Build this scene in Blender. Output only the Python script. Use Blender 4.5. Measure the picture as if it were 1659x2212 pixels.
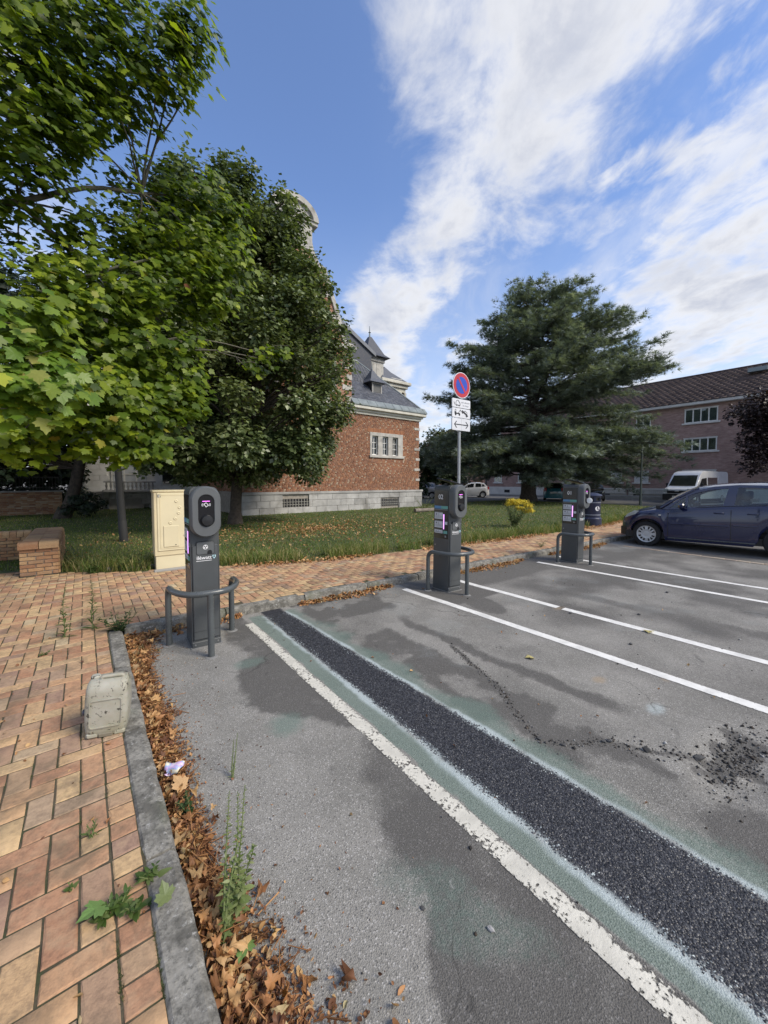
import bpy, math, random
import numpy as np
from mathutils import Vector, Matrix
from mathutils.geometry import tessellate_polygon

for _o in list(bpy.data.objects):
    bpy.data.objects.remove(_o)
R = math.radians
sc = bpy.context.scene
col = sc.collection

# ------------------------------------------------------------------ camera
cam_d = bpy.data.cameras.new('camera')
cam = bpy.data.objects.new('camera', cam_d)
col.objects.link(cam)
cam_d.sensor_fit = 'VERTICAL'
cam_d.sensor_height = 24.0
cam_d.lens = 24.0 * 831.0 / 2212.0
cam_d.shift_y = -0.01298
cam_d.clip_start = 0.05
cam_d.clip_end = 3000.0
cam.location = (0.0, 0.0, 1.5)
cam.rotation_euler = (R(90 - 2.5), 0.0, R(-38))
sc.camera = cam

# ------------------------------------------------------------------ world
SUN_AZ = R(152.0)      # clockwise from +Y: the sun stands behind the camera, well to its right
SUN_EL = R(42.0)
world = bpy.data.worlds.new('World')
sc.world = world
world.use_nodes = True


def nd(nt, t, **kw):
    n = nt.nodes.new(t)
    for k, v in kw.items():
        if k in n.inputs.keys():
            s = n.inputs[k]
            if isinstance(v, bpy.types.NodeSocket):
                nt.links.new(v, s)
            else:
                s.default_value = v
        else:
            setattr(n, k, v)
    return n


def lk(nt, s, v):
    if isinstance(v, bpy.types.NodeSocket):
        nt.links.new(v, s)
    else:
        s.default_value = v


def mth(nt, op, a, b=0.0, c=0.0, clamp=False):
    n = nt.nodes.new('ShaderNodeMath')
    n.operation = op
    n.use_clamp = clamp
    lk(nt, n.inputs[0], a)
    lk(nt, n.inputs[1], b)
    lk(nt, n.inputs[2], c)
    return n.outputs[0]


def vmth(nt, op, a, b=(0, 0, 0)):
    n = nt.nodes.new('ShaderNodeVectorMath')
    n.operation = op
    lk(nt, n.inputs[0], a)
    lk(nt, n.inputs[1], b)
    return n.outputs['Value'] if op in ('DOT_PRODUCT', 'LENGTH', 'DISTANCE') else n.outputs['Vector']


def mixc(nt, fac, a, b, mode='MIX'):
    n = nt.nodes.new('ShaderNodeMix')
    n.data_type = 'RGBA'
    n.blend_type = mode
    lk(nt, n.inputs[0], fac)
    lk(nt, n.inputs[6], a if isinstance(a, bpy.types.NodeSocket) else (*a[:3], 1))
    lk(nt, n.inputs[7], b if isinstance(b, bpy.types.NodeSocket) else (*b[:3], 1))
    return n.outputs[2]


def noi(nt, vec, scale, detail=4.0, rough=0.55, dist=0.0):
    n = nt.nodes.new('ShaderNodeTexNoise')
    lk(nt, n.inputs['Vector'], vec)
    n.inputs['Scale'].default_value = scale
    n.inputs['Detail'].default_value = detail
    n.inputs['Roughness'].default_value = rough
    n.inputs['Distortion'].default_value = dist
    return n.outputs['Fac']


def sstep(nt, v, lo, hi, to0=0.0, to1=1.0):
    n = nt.nodes.new('ShaderNodeMapRange')
    n.interpolation_type = 'SMOOTHSTEP'
    lk(nt, n.inputs[0], v)
    n.inputs[1].default_value = lo
    n.inputs[2].default_value = hi
    n.inputs[3].default_value = to0
    n.inputs[4].default_value = to1
    return n.outputs[0]


def ramp(nt, fac, stops):
    n = nt.nodes.new('ShaderNodeValToRGB')
    lk(nt, n.inputs[0], fac)
    e = n.color_ramp.elements
    while len(e) < len(stops):
        e.new(0.5)
    for i, (p, c) in enumerate(stops):
        e[i].position = p
        e[i].color = (*c[:3], 1)
    return n.outputs[0]


def build_world():
    nt = world.node_tree
    nt.nodes.clear()
    out = nd(nt, 'ShaderNodeOutputWorld')
    bg = nd(nt, 'ShaderNodeBackground', Strength=0.1)
    sky = nt.nodes.new('ShaderNodeTexSky')
    sky.sky_type = 'NISHITA'
    sky.sun_disc = False
    sky.sun_elevation = SUN_EL
    sky.sun_rotation = SUN_AZ
    sky.air_density = 1.0
    sky.dust_density = 0.6
    sky.ozone_density = 2.2
    tc = nd(nt, 'ShaderNodeTexCoord')
    d = vmth(nt, 'NORMALIZE', tc.outputs['Generated'])
    sp = nd(nt, 'ShaderNodeSeparateXYZ', Vector=d)
    z = mth(nt, 'MAXIMUM', sp.outputs[2], 0.0)
    inv = mth(nt, 'DIVIDE', 1.0, mth(nt, 'ADD', z, 0.14))
    px = mth(nt, 'MULTIPLY', sp.outputs[0], inv)
    py = mth(nt, 'MULTIPLY', sp.outputs[1], inv)
    a = R(33)          # the wind: cloud streets run along this bearing
    u = mth(nt, 'ADD', mth(nt, 'MULTIPLY', px, math.sin(a)), mth(nt, 'MULTIPLY', py, math.cos(a)))
    v = mth(nt, 'SUBTRACT', mth(nt, 'MULTIPLY', px, math.cos(a)), mth(nt, 'MULTIPLY', py, math.sin(a)))

    def plane(su, sv, off=0.0):
        c = nd(nt, 'ShaderNodeCombineXYZ')
        lk(nt, c.inputs[0], mth(nt, 'MULTIPLY', u, su))
        lk(nt, c.inputs[1], mth(nt, 'MULTIPLY', v, sv))
        c.inputs[2].default_value = off
        return c.outputs[0]
    n1 = noi(nt, plane(1.05, 1.3, 3.7), 1.7, 8.0, 0.58, 0.7)
    n2 = noi(nt, plane(1.7, 1.9, 9.2), 3.0, 9.0, 0.60, 0.25)
    n3 = noi(nt, plane(0.5, 0.7, 1.3), 1.1, 3.0, 0.5, 0.0)
    cov = mth(nt, 'ADD', mth(nt, 'MULTIPLY', n1, 0.46), mth(nt, 'MULTIPLY', n2, 0.57))
    cov = mth(nt, 'ADD', cov, mth(nt, 'MULTIPLY', mth(nt, 'SUBTRACT', n3, 0.5), 0.25))
    # weather: where the cloud banks and the clear lanes stand (bearing clockwise from +Y, elevation, radius, weight)
    for bear, el, r, w in CLOUDS:
        ax = (math.sin(R(bear)) * math.cos(R(el)), math.cos(R(bear)) * math.cos(R(el)), math.sin(R(el)))
        dt = vmth(nt, 'DOT_PRODUCT', d, ax)
        cov = mth(nt, 'ADD', cov, sstep(nt, dt, math.cos(R(r)), math.cos(R(r * 0.15)), 0.0, w))
    dens = sstep(nt, cov, 0.43, 0.70)
    # small puffs and a thin veil between the banks
    pf = mth(nt, 'ADD', mth(nt, 'MULTIPLY', noi(nt, plane(1.0, 1.5, 6.1), 5.2, 6.0, 0.55, 0.3), 0.7), mth(nt, 'MULTIPLY', n1, 0.3))
    pm = sstep(nt, noi(nt, plane(0.6, 0.8, 2.2), 1.6, 2.0, 0.5), 0.40, 0.56)
    clear = 0.0
    for bear, el, r, w in CLOUDS:
        if w > -0.2: continue
        ax = (math.sin(R(bear)) * math.cos(R(el)), math.cos(R(bear)) * math.cos(R(el)), math.sin(R(el)))
        clear = sstep(nt, vmth(nt, 'DOT_PRODUCT', d, ax), math.cos(R(r * 1.5)), math.cos(R(r * 0.5)), 1.0, 0.0)
    puff = mth(nt, 'MULTIPLY', mth(nt, 'MULTIPLY', sstep(nt, pf, 0.50, 0.66), pm), mth(nt, 'MULTIPLY', clear, 0.85))
    veil = mth(nt, 'MULTIPLY', sstep(nt, noi(nt, plane(0.8, 1.6, 7.7), 1.9, 6.0, 0.6, 0.5), 0.40, 0.72), mth(nt, 'MULTIPLY', clear, 0.45))
    dens = mth(nt, 'MAXIMUM', dens, mth(nt, 'MAXIMUM', puff, veil))
    core = sstep(nt, cov, 0.58, 0.82)
    fine = noi(nt, plane(1.2, 1.6, 4.0), 3.0, 6.0, 0.6, 0.2)
    ccol = mixc(nt, core, (5.7, 5.7, 5.75), (3.35, 3.55, 4.15))
    ccol = mixc(nt, sstep(nt, fine, 0.40, 0.68, 0.0, 0.5), ccol, (3.5, 3.75, 4.4))
    dens = mth(nt, 'MULTIPLY', dens, sstep(nt, sp.outputs[2], 0.0, 0.05, 0.75, 0.97))
    skyc = mixc(nt, 1.0, sky.outputs[0], (1.02, 1.13, 1.36), 'MULTIPLY')
    haze = sstep(nt, sp.outputs[2], 0.0, 0.60, 0.62, 0.03)
    skyc = mixc(nt, haze, skyc, (4.6, 4.9, 5.3))
    colr = mixc(nt, dens, skyc, ccol)
    lk(nt, bg.inputs['Color'], colr)
    nt.links.new(bg.outputs[0], out.inputs[0])


CLOUDS = [
    (55, 45, 19, 0.11), (42, 29, 12, 0.09), (35, 20, 11, 0.13), (36, 9, 12, 0.10), (70, 47, 16, 0.04),
    (20, 38, 22, -0.24), (24, 24, 12, -0.12), (60, 27, 12, -0.11), (74, 37, 9, -0.09), (49, 19, 9, -0.12),
    (80, 27, 12, 0.05), (78, 12, 14, 0.06), (84, 38, 8, 0.0),
]
build_world()

sun_d = bpy.data.lights.new('sun', 'SUN')
sun_d.energy = 2.3
sun_d.angle = R(24)
sun_d.color = (1.0, 0.91, 0.76)
sun = bpy.data.objects.new('sun', sun_d)
col.objects.link(sun)
sun.location = (0, 0, 30)
_sd = Vector((math.sin(SUN_AZ) * math.cos(SUN_EL), math.cos(SUN_AZ) * math.cos(SUN_EL), math.sin(SUN_EL)))
sun.rotation_euler = _sd.to_track_quat('Z', 'Y').to_euler()

vs = sc.view_settings
vs.view_transform = 'Standard'
vs.look = 'None'
vs.exposure = 0.78
vs.gamma = 1.0
vs.use_curve_mapping = False
try:
    sc.cycles.max_bounces = 8
    sc.cycles.transparent_max_bounces = 16
except Exception:
    pass

# ------------------------------------------------------------------ helpers
rng = np.random.default_rng(7)
rnd = random.Random(11)


def tag(o, label=None, cat=None, group=None, kind=None):
    if label: o['label'] = label
    if cat: o['category'] = cat
    if group: o['group'] = group
    if kind: o['kind'] = kind
    return o


def thing(name, loc, label, cat, group=None, rz=0.0, rx=0.0, ry=0.0):
    o = bpy.data.objects.new(name, None)
    col.objects.link(o)
    o.location = loc
    o.rotation_euler = (rx, ry, rz)
    o.empty_display_size = 0.2
    return tag(o, label, cat, group)


class MB:
    def __init__(self):
        self.v = []
        self.f = []

    def add(self, vs_, fs_):
        k = len(self.v)
        self.v.extend([tuple(p) for p in vs_])
        self.f.extend([tuple(i + k for i in f) for f in fs_])
        return self

    def box(self, x0, x1, y0, y1, z0, z1, M=None):
        p = [(x0, y0, z0), (x1, y0, z0), (x1, y1, z0), (x0, y1, z0), (x0, y0, z1), (x1, y0, z1), (x1, y1, z1), (x0, y1, z1)]
        if M is not None: p = [M @ Vector(q) for q in p]
        return self.add(p, [(0, 3, 2, 1), (4, 5, 6, 7), (0, 1, 5, 4), (1, 2, 6, 5), (2, 3, 7, 6), (3, 0, 4, 7)])

    def cbox(self, x0, x1, y0, y1, z0, z1, c, M=None):
        """box with every edge chamfered by c"""
        xs, ys, zs = (x0, x1), (y0, y1), (z0, z1)
        vid = {}
        vs_ = []
        for i in (0, 1):
            for j in (0, 1):
                for k in (0, 1):
                    sx, sy, sz = (1, -1)[i], (1, -1)[j], (1, -1)[k]
                    b = (xs[i], ys[j], zs[k])
                    for a in range(3):
                        q = [b[0] + sx * c, b[1] + sy * c, b[2] + sz * c]
                        q[a] = b[a]
                        vid[(i, j, k, a)] = len(vs_)
                        vs_.append(tuple(q))
        fs_ = []
        for a in range(3):
            o1, o2 = [t for t in range(3) if t != a]
            for s in (0, 1):
                q = []
                for (m, n) in ((0, 0), (1, 0), (1, 1), (0, 1)):
                    k = [0, 0, 0]
                    k[a] = s; k[o1] = m; k[o2] = n
                    q.append(vid[(*k, a)])
                fs_.append(tuple(q))
        for a in range(3):
            o1, o2 = [t for t in range(3) if t != a]
            for m in (0, 1):
                for n in (0, 1):
                    k0 = [0, 0, 0]; k1 = [0, 0, 0]
                    k0[o1] = m; k0[o2] = n; k0[a] = 0
                    k1[o1] = m; k1[o2] = n; k1[a] = 1
                    fs_.append((vid[(*k0, o1)], vid[(*k1, o1)], vid[(*k1, o2)], vid[(*k0, o2)]))
        for i in (0, 1):
            for j in (0, 1):
                for k in (0, 1):
                    fs_.append((vid[(i, j, k, 0)], vid[(i, j, k, 1)], vid[(i, j, k, 2)]))
        if M is not None: vs_ = [M @ Vector(q) for q in vs_]
        return self.add(vs_, fs_)

    def tube(self, pts, r, n=8, cap=True, closed=False):
        pts = [Vector(p) for p in pts]
        rs = r if isinstance(r, (list, tuple)) else [r] * len(pts)
        up = None
        k = len(self.v)
        m = len(pts)
        for i, p in enumerate(pts):
            if closed:
                t = pts[(i + 1) % m] - pts[i - 1]
            else:
                t = pts[min(i + 1, m - 1)] - pts[max(i - 1, 0)]
            if t.length < 1e-9: t = Vector((0, 0, 1))
            t.normalize()
            if up is None:
                up = Vector((0, 0, 1)) if abs(t.z) < 0.9 else Vector((1, 0, 0))
            s = t.cross(up)
            if s.length < 1e-6: s = t.cross(Vector((1, 0, 0)))
            s.normalize()
            up = s.cross(t).normalized()
            for j in range(n):
                a = 2 * math.pi * j / n
                self.v.append(tuple(p + (s * math.cos(a) + up * math.sin(a)) * rs[i]))
        for i in range(m if closed else m - 1):
            i2 = (i + 1) % m
            for j in range(n):
                j2 = (j + 1) % n
                self.f.append((k + i * n + j, k + i * n + j2, k + i2 * n + j2, k + i2 * n + j))
        if cap and not closed:
            self.f.append(tuple(k + j for j in range(n))[::-1])
            self.f.append(tuple(k + (m - 1) * n + j for j in range(n)))
        return self

    def lathe(self, prof, n=20, M=None, cap=True):
        k = len(self.v)
        for (r, z) in prof:
            for j in range(n):
                a = 2 * math.pi * j / n
                p = Vector((r * math.cos(a), r * math.sin(a), z))
                self.v.append(tuple(M @ p) if M is not None else tuple(p))
        for i in range(len(prof) - 1):
            for j in range(n):
                j2 = (j + 1) % n
                self.f.append((k + i * n + j, k + i * n + j2, k + (i + 1) * n + j2, k + (i + 1) * n + j))
        if cap:
            self.f.append(tuple(k + j for j in range(n))[::-1])
            self.f.append(tuple(k + (len(prof) - 1) * n + j for j in range(n)))
        return self

    def prism(self, poly, d0, d1, M=None, axes='xz'):
        """extrude a 2-D polygon; axes says which coordinates the polygon fills"""
        def mk(a, b, d):
            if axes == 'xz': p = (a, d, b)
            elif axes == 'yz': p = (d, a, b)
            else: p = (a, b, d)
            return tuple(M @ Vector(p)) if M is not None else p
        n = len(poly)
        vs_ = [mk(a, b, d0) for a, b in poly] + [mk(a, b, d1) for a, b in poly]
        fs_ = [tuple(range(n)), tuple(range(2 * n - 1, n - 1, -1))]
        for i in range(n):
            j = (i + 1) % n
            fs_.append((i, i + n, j + n, j))
        return self.add(vs_, fs_)

    def ring(self, outer, inner, d0, d1, M=None, axes='xz'):
        """extruded band between two loops of the same length"""
        def mk(a, b, d):
            if axes == 'xz': p = (a, d, b)
            elif axes == 'yz': p = (d, a, b)
            else: p = (a, b, d)
            return tuple(M @ Vector(p)) if M is not None else p
        n = len(outer)
        vs_ = [mk(*q, d0) for q in outer] + [mk(*q, d0) for q in inner] + [mk(*q, d1) for q in outer] + [mk(*q, d1) for q in inner]
        fs_ = []
        for i in range(n):
            j = (i + 1) % n
            fs_ += [(i, j, n + j, n + i), (2 * n + i, 3 * n + i, 3 * n + j, 2 * n + j), (i, 2 * n + i, 2 * n + j, j), (n + i, n + j, 3 * n + j, 3 * n + i)]
        return self.add(vs_, fs_)

    def mesh(self, name):
        me = bpy.data.meshes.new(name)
        me.from_pydata(self.v, [], self.f)
        me.update()
        return me

    def build(self, name, mat, parent=None, smooth=False, org=None, kind=None, angle=35):
        if org is not None:
            o0 = Vector(org)
            self.v = [tuple(Vector(p) - o0) for p in self.v]
        me = self.mesh(name)
        return place(me, name, mat, parent, smooth, kind, angle)


def fix_normals(me):
    import bmesh
    bm = bmesh.new()
    bm.from_mesh(me)
    bmesh.ops.recalc_face_normals(bm, faces=bm.faces)
    bm.to_mesh(me)
    bm.free()


def place(me, name, mat, parent=None, smooth=False, kind=None, angle=35, fix=True):
    if fix and len(me.polygons) < 60000: fix_normals(me)
    if mat is not None and not me.materials:
        me.materials.append(mat)
    o = bpy.data.objects.new(name, me)
    col.objects.link(o)
    if parent is not None: o.parent = parent
    if kind: o['kind'] = kind
    if smooth:
        me.polygons.foreach_set('use_smooth', [True] * len(me.polygons))
        try:
            me.set_sharp_from_angle(angle=R(angle))
        except Exception:
            pass
    return o


def inst(me, name, parent, loc, rot=(0, 0, 0), scale=None):
    o = bpy.data.objects.new(name, me)
    col.objects.link(o)
    if parent is not None: o.parent = parent
    o.location = loc
    o.rotation_euler = rot
    if scale is not None: o.scale = scale
    return o


def copy_tree(o, parent=None):
    c = o.copy()
    col.objects.link(c)
    c.parent = parent
    for ch in list(o.children):
        copy_tree(ch, c)
    return c


def np_mesh(name, V, F, mat, rn=None, parent=None, kind=None, smooth=False):
    """V (n,3) array, F (m,k) int array, rn per-face random"""
    me = bpy.data.meshes.new(name)
    m, k = F.shape
    me.vertices.add(len(V))
    me.vertices.foreach_set('co', np.asarray(V, np.float32).ravel())
    me.loops.add(m * k)
    me.loops.foreach_set('vertex_index', F.astype(np.int32).ravel())
    me.polygons.add(m)
    me.polygons.foreach_set('loop_start', np.arange(0, m * k, k, dtype=np.int32))
    try:
        me.polygons.foreach_set('loop_total', np.full(m, k, dtype=np.int32))
    except Exception:
        pass
    if rn is not None:
        at = me.attributes.new('rnd', 'FLOAT', 'FACE')
        at.data.foreach_set('value', np.asarray(rn, np.float32))
    if smooth:
        me.polygons.foreach_set('use_smooth', np.ones(m, dtype=bool))
    me.update(calc_edges=True)
    me.materials.append(mat)
    o = bpy.data.objects.new(name, me)
    col.objects.link(o)
    if parent is not None: o.parent = parent
    if kind: o['kind'] = kind
    return o


def norm(a):
    return a / np.maximum(np.linalg.norm(a, axis=-1, keepdims=True), 1e-9)


def frames(nrm, tip):
    """rotation matrices with z = nrm and y close to tip"""
    z = norm(nrm)
    x = norm(np.cross(tip, z))
    y = np.cross(z, x)
    return np.stack([x, y, z], axis=-1)


def scatter(name, tv, tf, pos, rot, scale, mat, rn=None, parent=None, kind=None):
    tv = np.asarray(tv, float)
    tf = np.asarray(tf, int)
    n = len(pos)
    V = np.einsum('nij,kj->nki', rot, tv) * np.asarray(scale).reshape(n, 1, 1) + pos[:, None, :]
    F = tf[None] + (np.arange(n) * len(tv))[:, None, None]
    r = None if rn is None else np.repeat(rn, len(tf))
    return np_mesh(name, V.reshape(-1, 3), F.reshape(-1, tf.shape[1]), mat, r, parent, kind)


def rand_dirs(n):
    return norm(rng.normal(size=(n, 3)))


_perm = np.random.default_rng(3).random((256, 256))


def vnoise(x, y, s):
    x = np.asarray(x) * s + 31.7
    y = np.asarray(y) * s + 17.3
    xi = np.floor(x).astype(int); yi = np.floor(y).astype(int)
    fx = x - xi; fy = y - yi
    fx = fx * fx * (3 - 2 * fx); fy = fy * fy * (3 - 2 * fy)
    g = lambda a, b: _perm[a % 256, b % 256]
    return (g(xi, yi) * (1 - fx) + g(xi + 1, yi) * fx) * (1 - fy) + (g(xi, yi + 1) * (1 - fx) + g(xi + 1, yi + 1) * fx) * fy


def fbm(x, y, s, o=4):
    t = 0; a = 0.5; w = 0
    for i in range(o):
        t = t + a * vnoise(x, y, s * 2 ** i); w += a; a *= 0.55
    return t / w


def smooth01(x, a, b):
    t = np.clip((np.asarray(x) - a) / (b - a), 0, 1)
    return t * t * (3 - 2 * t)


def text_mesh(s, size, offset=0.0, extrude=0.0006, align='CENTER'):
    cu = bpy.data.curves.new('t', 'FONT')
    cu.body = s
    cu.size = size
    cu.offset = offset
    cu.extrude = extrude
    cu.align_x = align
    cu.resolution_u = 3
    o = bpy.data.objects.new('t', cu)
    col.objects.link(o)
    dg = bpy.context.evaluated_depsgraph_get()
    me = bpy.data.meshes.new_from_object(o.evaluated_get(dg))
    bpy.data.objects.remove(o)
    return me


# ------------------------------------------------------------------ materials
MATS = {}


def mat(name, base, rough=0.6, var=0.12, vs_=3.0, bump=0.0, bs=60.0, metal=0.0, dirt=None, spec=0.5, coat=0.0, obj_rnd=0.0):
    if name in MATS: return MATS[name]
    m = bpy.data.materials.new(name)
    m.use_nodes = True
    nt = m.node_tree
    b = nt.nodes['Principled BSDF']
    tc = nd(nt, 'ShaderNodeTexCoord')
    vec = tc.outputs['Object']
    n1 = noi(nt, vec, vs_, 5.0, 0.6)
    lo = tuple(c * (1 - var) for c in base)
    hi = tuple(min(1, c * (1 + var)) for c in base)
    c = mixc(nt, sstep(nt, n1, 0.3, 0.7), lo, hi)
    if obj_rnd > 0:
        oi = nd(nt, 'ShaderNodeObjectInfo')
        f = mth(nt, 'MULTIPLY_ADD', oi.outputs['Random'], 2 * obj_rnd, 1 - obj_rnd)
        hs = nd(nt, 'ShaderNodeHueSaturation', Color=c)
        lk(nt, hs.inputs['Value'], f)
        c = hs.outputs[0]
    if dirt is not None:
        dcol, dscale, lo_, hi_ = dirt
        dn = noi(nt, vec, dscale, 7.0, 0.65, 0.5)
        c = mixc(nt, sstep(nt, dn, lo_, hi_), c, dcol)
    lk(nt, b.inputs['Base Color'], c)
    lk(nt, b.inputs['Roughness'], sstep(nt, n1, 0.2, 0.8, max(0.02, rough - 0.08), min(1, rough + 0.08)))
    b.inputs['Metallic'].default_value = metal
    b.inputs['Specular IOR Level'].default_value = spec
    if coat: b.inputs['Coat Weight'].default_value = coat
    if bump > 0:
        bn = noi(nt, vec, bs, 6.0, 0.65)
        bp = nd(nt, 'ShaderNodeBump', Height=bn, Strength=min(1, bump), Distance=0.01)
        nt.links.new(bp.outputs[0], b.inputs['Normal'])
    MATS[name] = m
    return m


def brickmat(name, stops, source, rough=0.85, speck=0.25, bump=0.5, bs=120.0, blotch=None):
    """colour of each brick from the object's random number ('obj') or the face attribute ('attr')"""
    m = bpy.data.materials.new(name)
    m.use_nodes = True
    nt = m.node_tree
    b = nt.nodes['Principled BSDF']
    geo = nd(nt, 'ShaderNodeNewGeometry')
    vec = geo.outputs['Position']
    if source == 'obj':
        r = nd(nt, 'ShaderNodeObjectInfo').outputs['Random']
    else:
        r = nd(nt, 'ShaderNodeAttribute', attribute_name='rnd').outputs['Fac']
    c = ramp(nt, r, stops)
    n1 = noi(nt, vec, 55.0, 5.0, 0.65)
    c = mixc(nt, sstep(nt, n1, 0.35, 0.72, 0.0, speck), c, (0.09, 0.06, 0.045))
    n2 = noi(nt, vec, 14.0, 4.0, 0.6)
    c = mixc(nt, sstep(nt, n2, 0.45, 0.75, 0.0, speck * 1.1), c, (0.52, 0.36, 0.22))
    if blotch:
        n3 = noi(nt, vec, blotch[1], 6.0, 0.65, 0.4)
        c = mixc(nt, sstep(nt, n3, blotch[2], blotch[3], 0.0, blotch[4]), c, blotch[0])
    if blotch:
        n4 = noi(nt, vec, 1.6, 5.0, 0.7, 0.6)
        c = mixc(nt, sstep(nt, n4, 0.48, 0.70, 0.0, 0.38), c, tuple(q * 0.8 for q in blotch[0]))
    lk(nt, b.inputs['Base Color'], c)
    b.inputs['Roughness'].default_value = rough
    b.inputs['Specular IOR Level'].default_value = 0.3
    bn = noi(nt, vec, bs, 6.0, 0.7)
    bp = nd(nt, 'ShaderNodeBump', Height=bn, Strength=bump, Distance=0.004)
    nt.links.new(bp.outputs[0], b.inputs['Normal'])
    return m


def leafmat(name, stops, rough=0.45, trans=0.35, vein=0.0, spec=0.4):
    m = bpy.data.materials.new(name)
    m.use_nodes = True
    nt = m.node_tree
    b = nt.nodes['Principled BSDF']
    out = [n for n in nt.nodes if n.type == 'OUTPUT_MATERIAL'][0]
    r = nd(nt, 'ShaderNodeAttribute', attribute_name='rnd').outputs['Fac']
    c = ramp(nt, r, stops)
    geo = nd(nt, 'ShaderNodeNewGeometry')
    n1 = noi(nt, geo.outputs['Position'], 9.0, 3.0, 0.6)
    c = mixc(nt, sstep(nt, n1, 0.3, 0.7, 0.0, 0.35), c, mixc(nt, 1.0, c, (0.55, 0.62, 0.5), 'MULTIPLY'))
    lk(nt, b.inputs['Base Color'], c)
    b.inputs['Roughness'].default_value = rough
    b.inputs['Specular IOR Level'].default_value = spec
    tr = nd(nt, 'ShaderNodeBsdfTranslucent')
    tc_ = mixc(nt, 1.0, c, (1.25, 1.3, 0.6), 'MULTIPLY')
    lk(nt, tr.inputs['Color'], tc_)
    mx = nd(nt, 'ShaderNodeMixShader')
    mx.inputs[0].default_value = trans
    nt.links.new(b.outputs[0], mx.inputs[1])
    nt.links.new(tr.outputs[0], mx.inputs[2])
    nt.links.new(mx.outputs[0], out.inputs[0])
    return m


def emis(name, c, s):
    m = bpy.data.materials.new(name)
    m.use_nodes = True
    b = m.node_tree.nodes['Principled BSDF']
    b.inputs['Base Color'].default_value = (*c, 1)
    b.inputs['Emission Color'].default_value = (*c, 1)
    b.inputs['Emission Strength'].default_value = s
    return m


def glassmat(name, tint=(0.75, 0.85, 0.85), clear=0.8, rough=0.03):
    m = bpy.data.materials.new(name)
    m.use_nodes = True
    nt = m.node_tree
    out = [n for n in nt.nodes if n.type == 'OUTPUT_MATERIAL'][0]
    tr = nd(nt, 'ShaderNodeBsdfTransparent')
    tr.inputs[0].default_value = (*tint, 1)
    gl = nd(nt, 'ShaderNodeBsdfGlossy')
    gl.inputs['Roughness'].default_value = rough
    df = nd(nt, 'ShaderNodeBsdfDiffuse')
    df.inputs[0].default_value = (0.03, 0.035, 0.035, 1)
    fr = nd(nt, 'ShaderNodeFresnel', IOR=1.55)
    m1 = nd(nt, 'ShaderNodeMixShader')
    m1.inputs[0].default_value = 1 - clear
    nt.links.new(tr.outputs[0], m1.inputs[1])
    nt.links.new(df.outputs[0], m1.inputs[2])
    m2 = nd(nt, 'ShaderNodeMixShader')
    lk(nt, m2.inputs[0], mth(nt, 'MULTIPLY_ADD', fr.outputs[0], 1.3, 0.03, clamp=True))
    nt.links.new(m1.outputs[0], m2.inputs[1])
    nt.links.new(gl.outputs[0], m2.inputs[2])
    nt.links.new(m2.outputs[0], out.inputs[0])
    return m


WHITE = mat('white_paint', (0.72, 0.72, 0.70), 0.5)
DARKWIN = glassmat('dark_window_glass', (0.25, 0.28, 0.3), 0.55)
CLEARGLASS = glassmat('car_glass', (0.72, 0.82, 0.80), 0.93)
BLACK = mat('black_plastic', (0.012, 0.012, 0.013), 0.35)
STONE = mat('pale_stone', (0.42, 0.40, 0.36), 0.85, 0.18, 2.0, 0.4, 40, dirt=((0.2, 0.19, 0.17), 1.6, 0.5, 0.75))
GSTONE = mat('grey_stone', (0.36, 0.35, 0.33), 0.85, 0.22, 1.5, 0.5, 30, dirt=((0.20, 0.19, 0.17), 1.1, 0.48, 0.72), obj_rnd=0.14)
BARK = mat('bark', (0.07, 0.055, 0.042), 0.95, 0.4, 9.0, 1.0, 26)
MORTAR = mat('mortar', (0.30, 0.27, 0.23), 0.95, 0.2, 8.0, 0.3, 90)
# ------------------------------------------------------------------ ground
def yk(x):                       # back edge of the kerb behind the bays
    return 4.46 - 0.036 * (x - 1.2)


def hz(x, y):                    # the car park is not quite flat
    x = np.asarray(x, float); y = np.asarray(y, float)
    h = 0.010 * (fbm(x, y, 0.8, 3) - 0.5) + 0.004 * (fbm(x, y, 4.0, 2) - 0.5)
    d = np.sqrt(((x - 2.72) / 0.42) ** 2 + ((y - 0.40) / 0.20) ** 2)
    h = h - 0.030 * smooth01(1.2 - d, 0, 0.8) * (0.5 + fbm(x, y, 9, 3))
    h = h - 0.006 * np.exp(-((x - 2.70 - 0.05 * np.sin(y * 2)) / 0.09) ** 2) * smooth01(y, 0.6, 1.0) * smooth01(3.0 - y, 0, 0.5)
    return np.where((x > 12) | (y < -0.6), 0.0, h * smooth01(12 - x, 0, 1.5))


def near_pts(px, py, pts):
    """distance to a polyline"""
    best = np.full(np.shape(px), 1e9)
    for (ax_, ay_), (bx_, by_) in zip(pts[:-1], pts[1:]):
        dx, dy = bx_ - ax_, by_ - ay_
        t = np.clip(((px - ax_) * dx + (py - ay_) * dy) / (dx * dx + dy * dy), 0, 1)
        best = np.minimum(best, np.hypot(px - ax_ - t * dx, py - ay_ - t * dy))
    return best


RIDGE = [(2.62, 2.35), (2.45, 1.9), (2.37, 1.67), (2.21, 1.43), (2.05, 1.17), (2.14, 1.03), (2.33, 0.93), (2.45, 0.72), (2.62, 0.52)]


def strip_half(Y):               # the refilled trench widens towards the street end
    return 0.131 + np.clip(4.0 - Y, -0.5, 6.0) / 3.8 * 0.092


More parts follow.
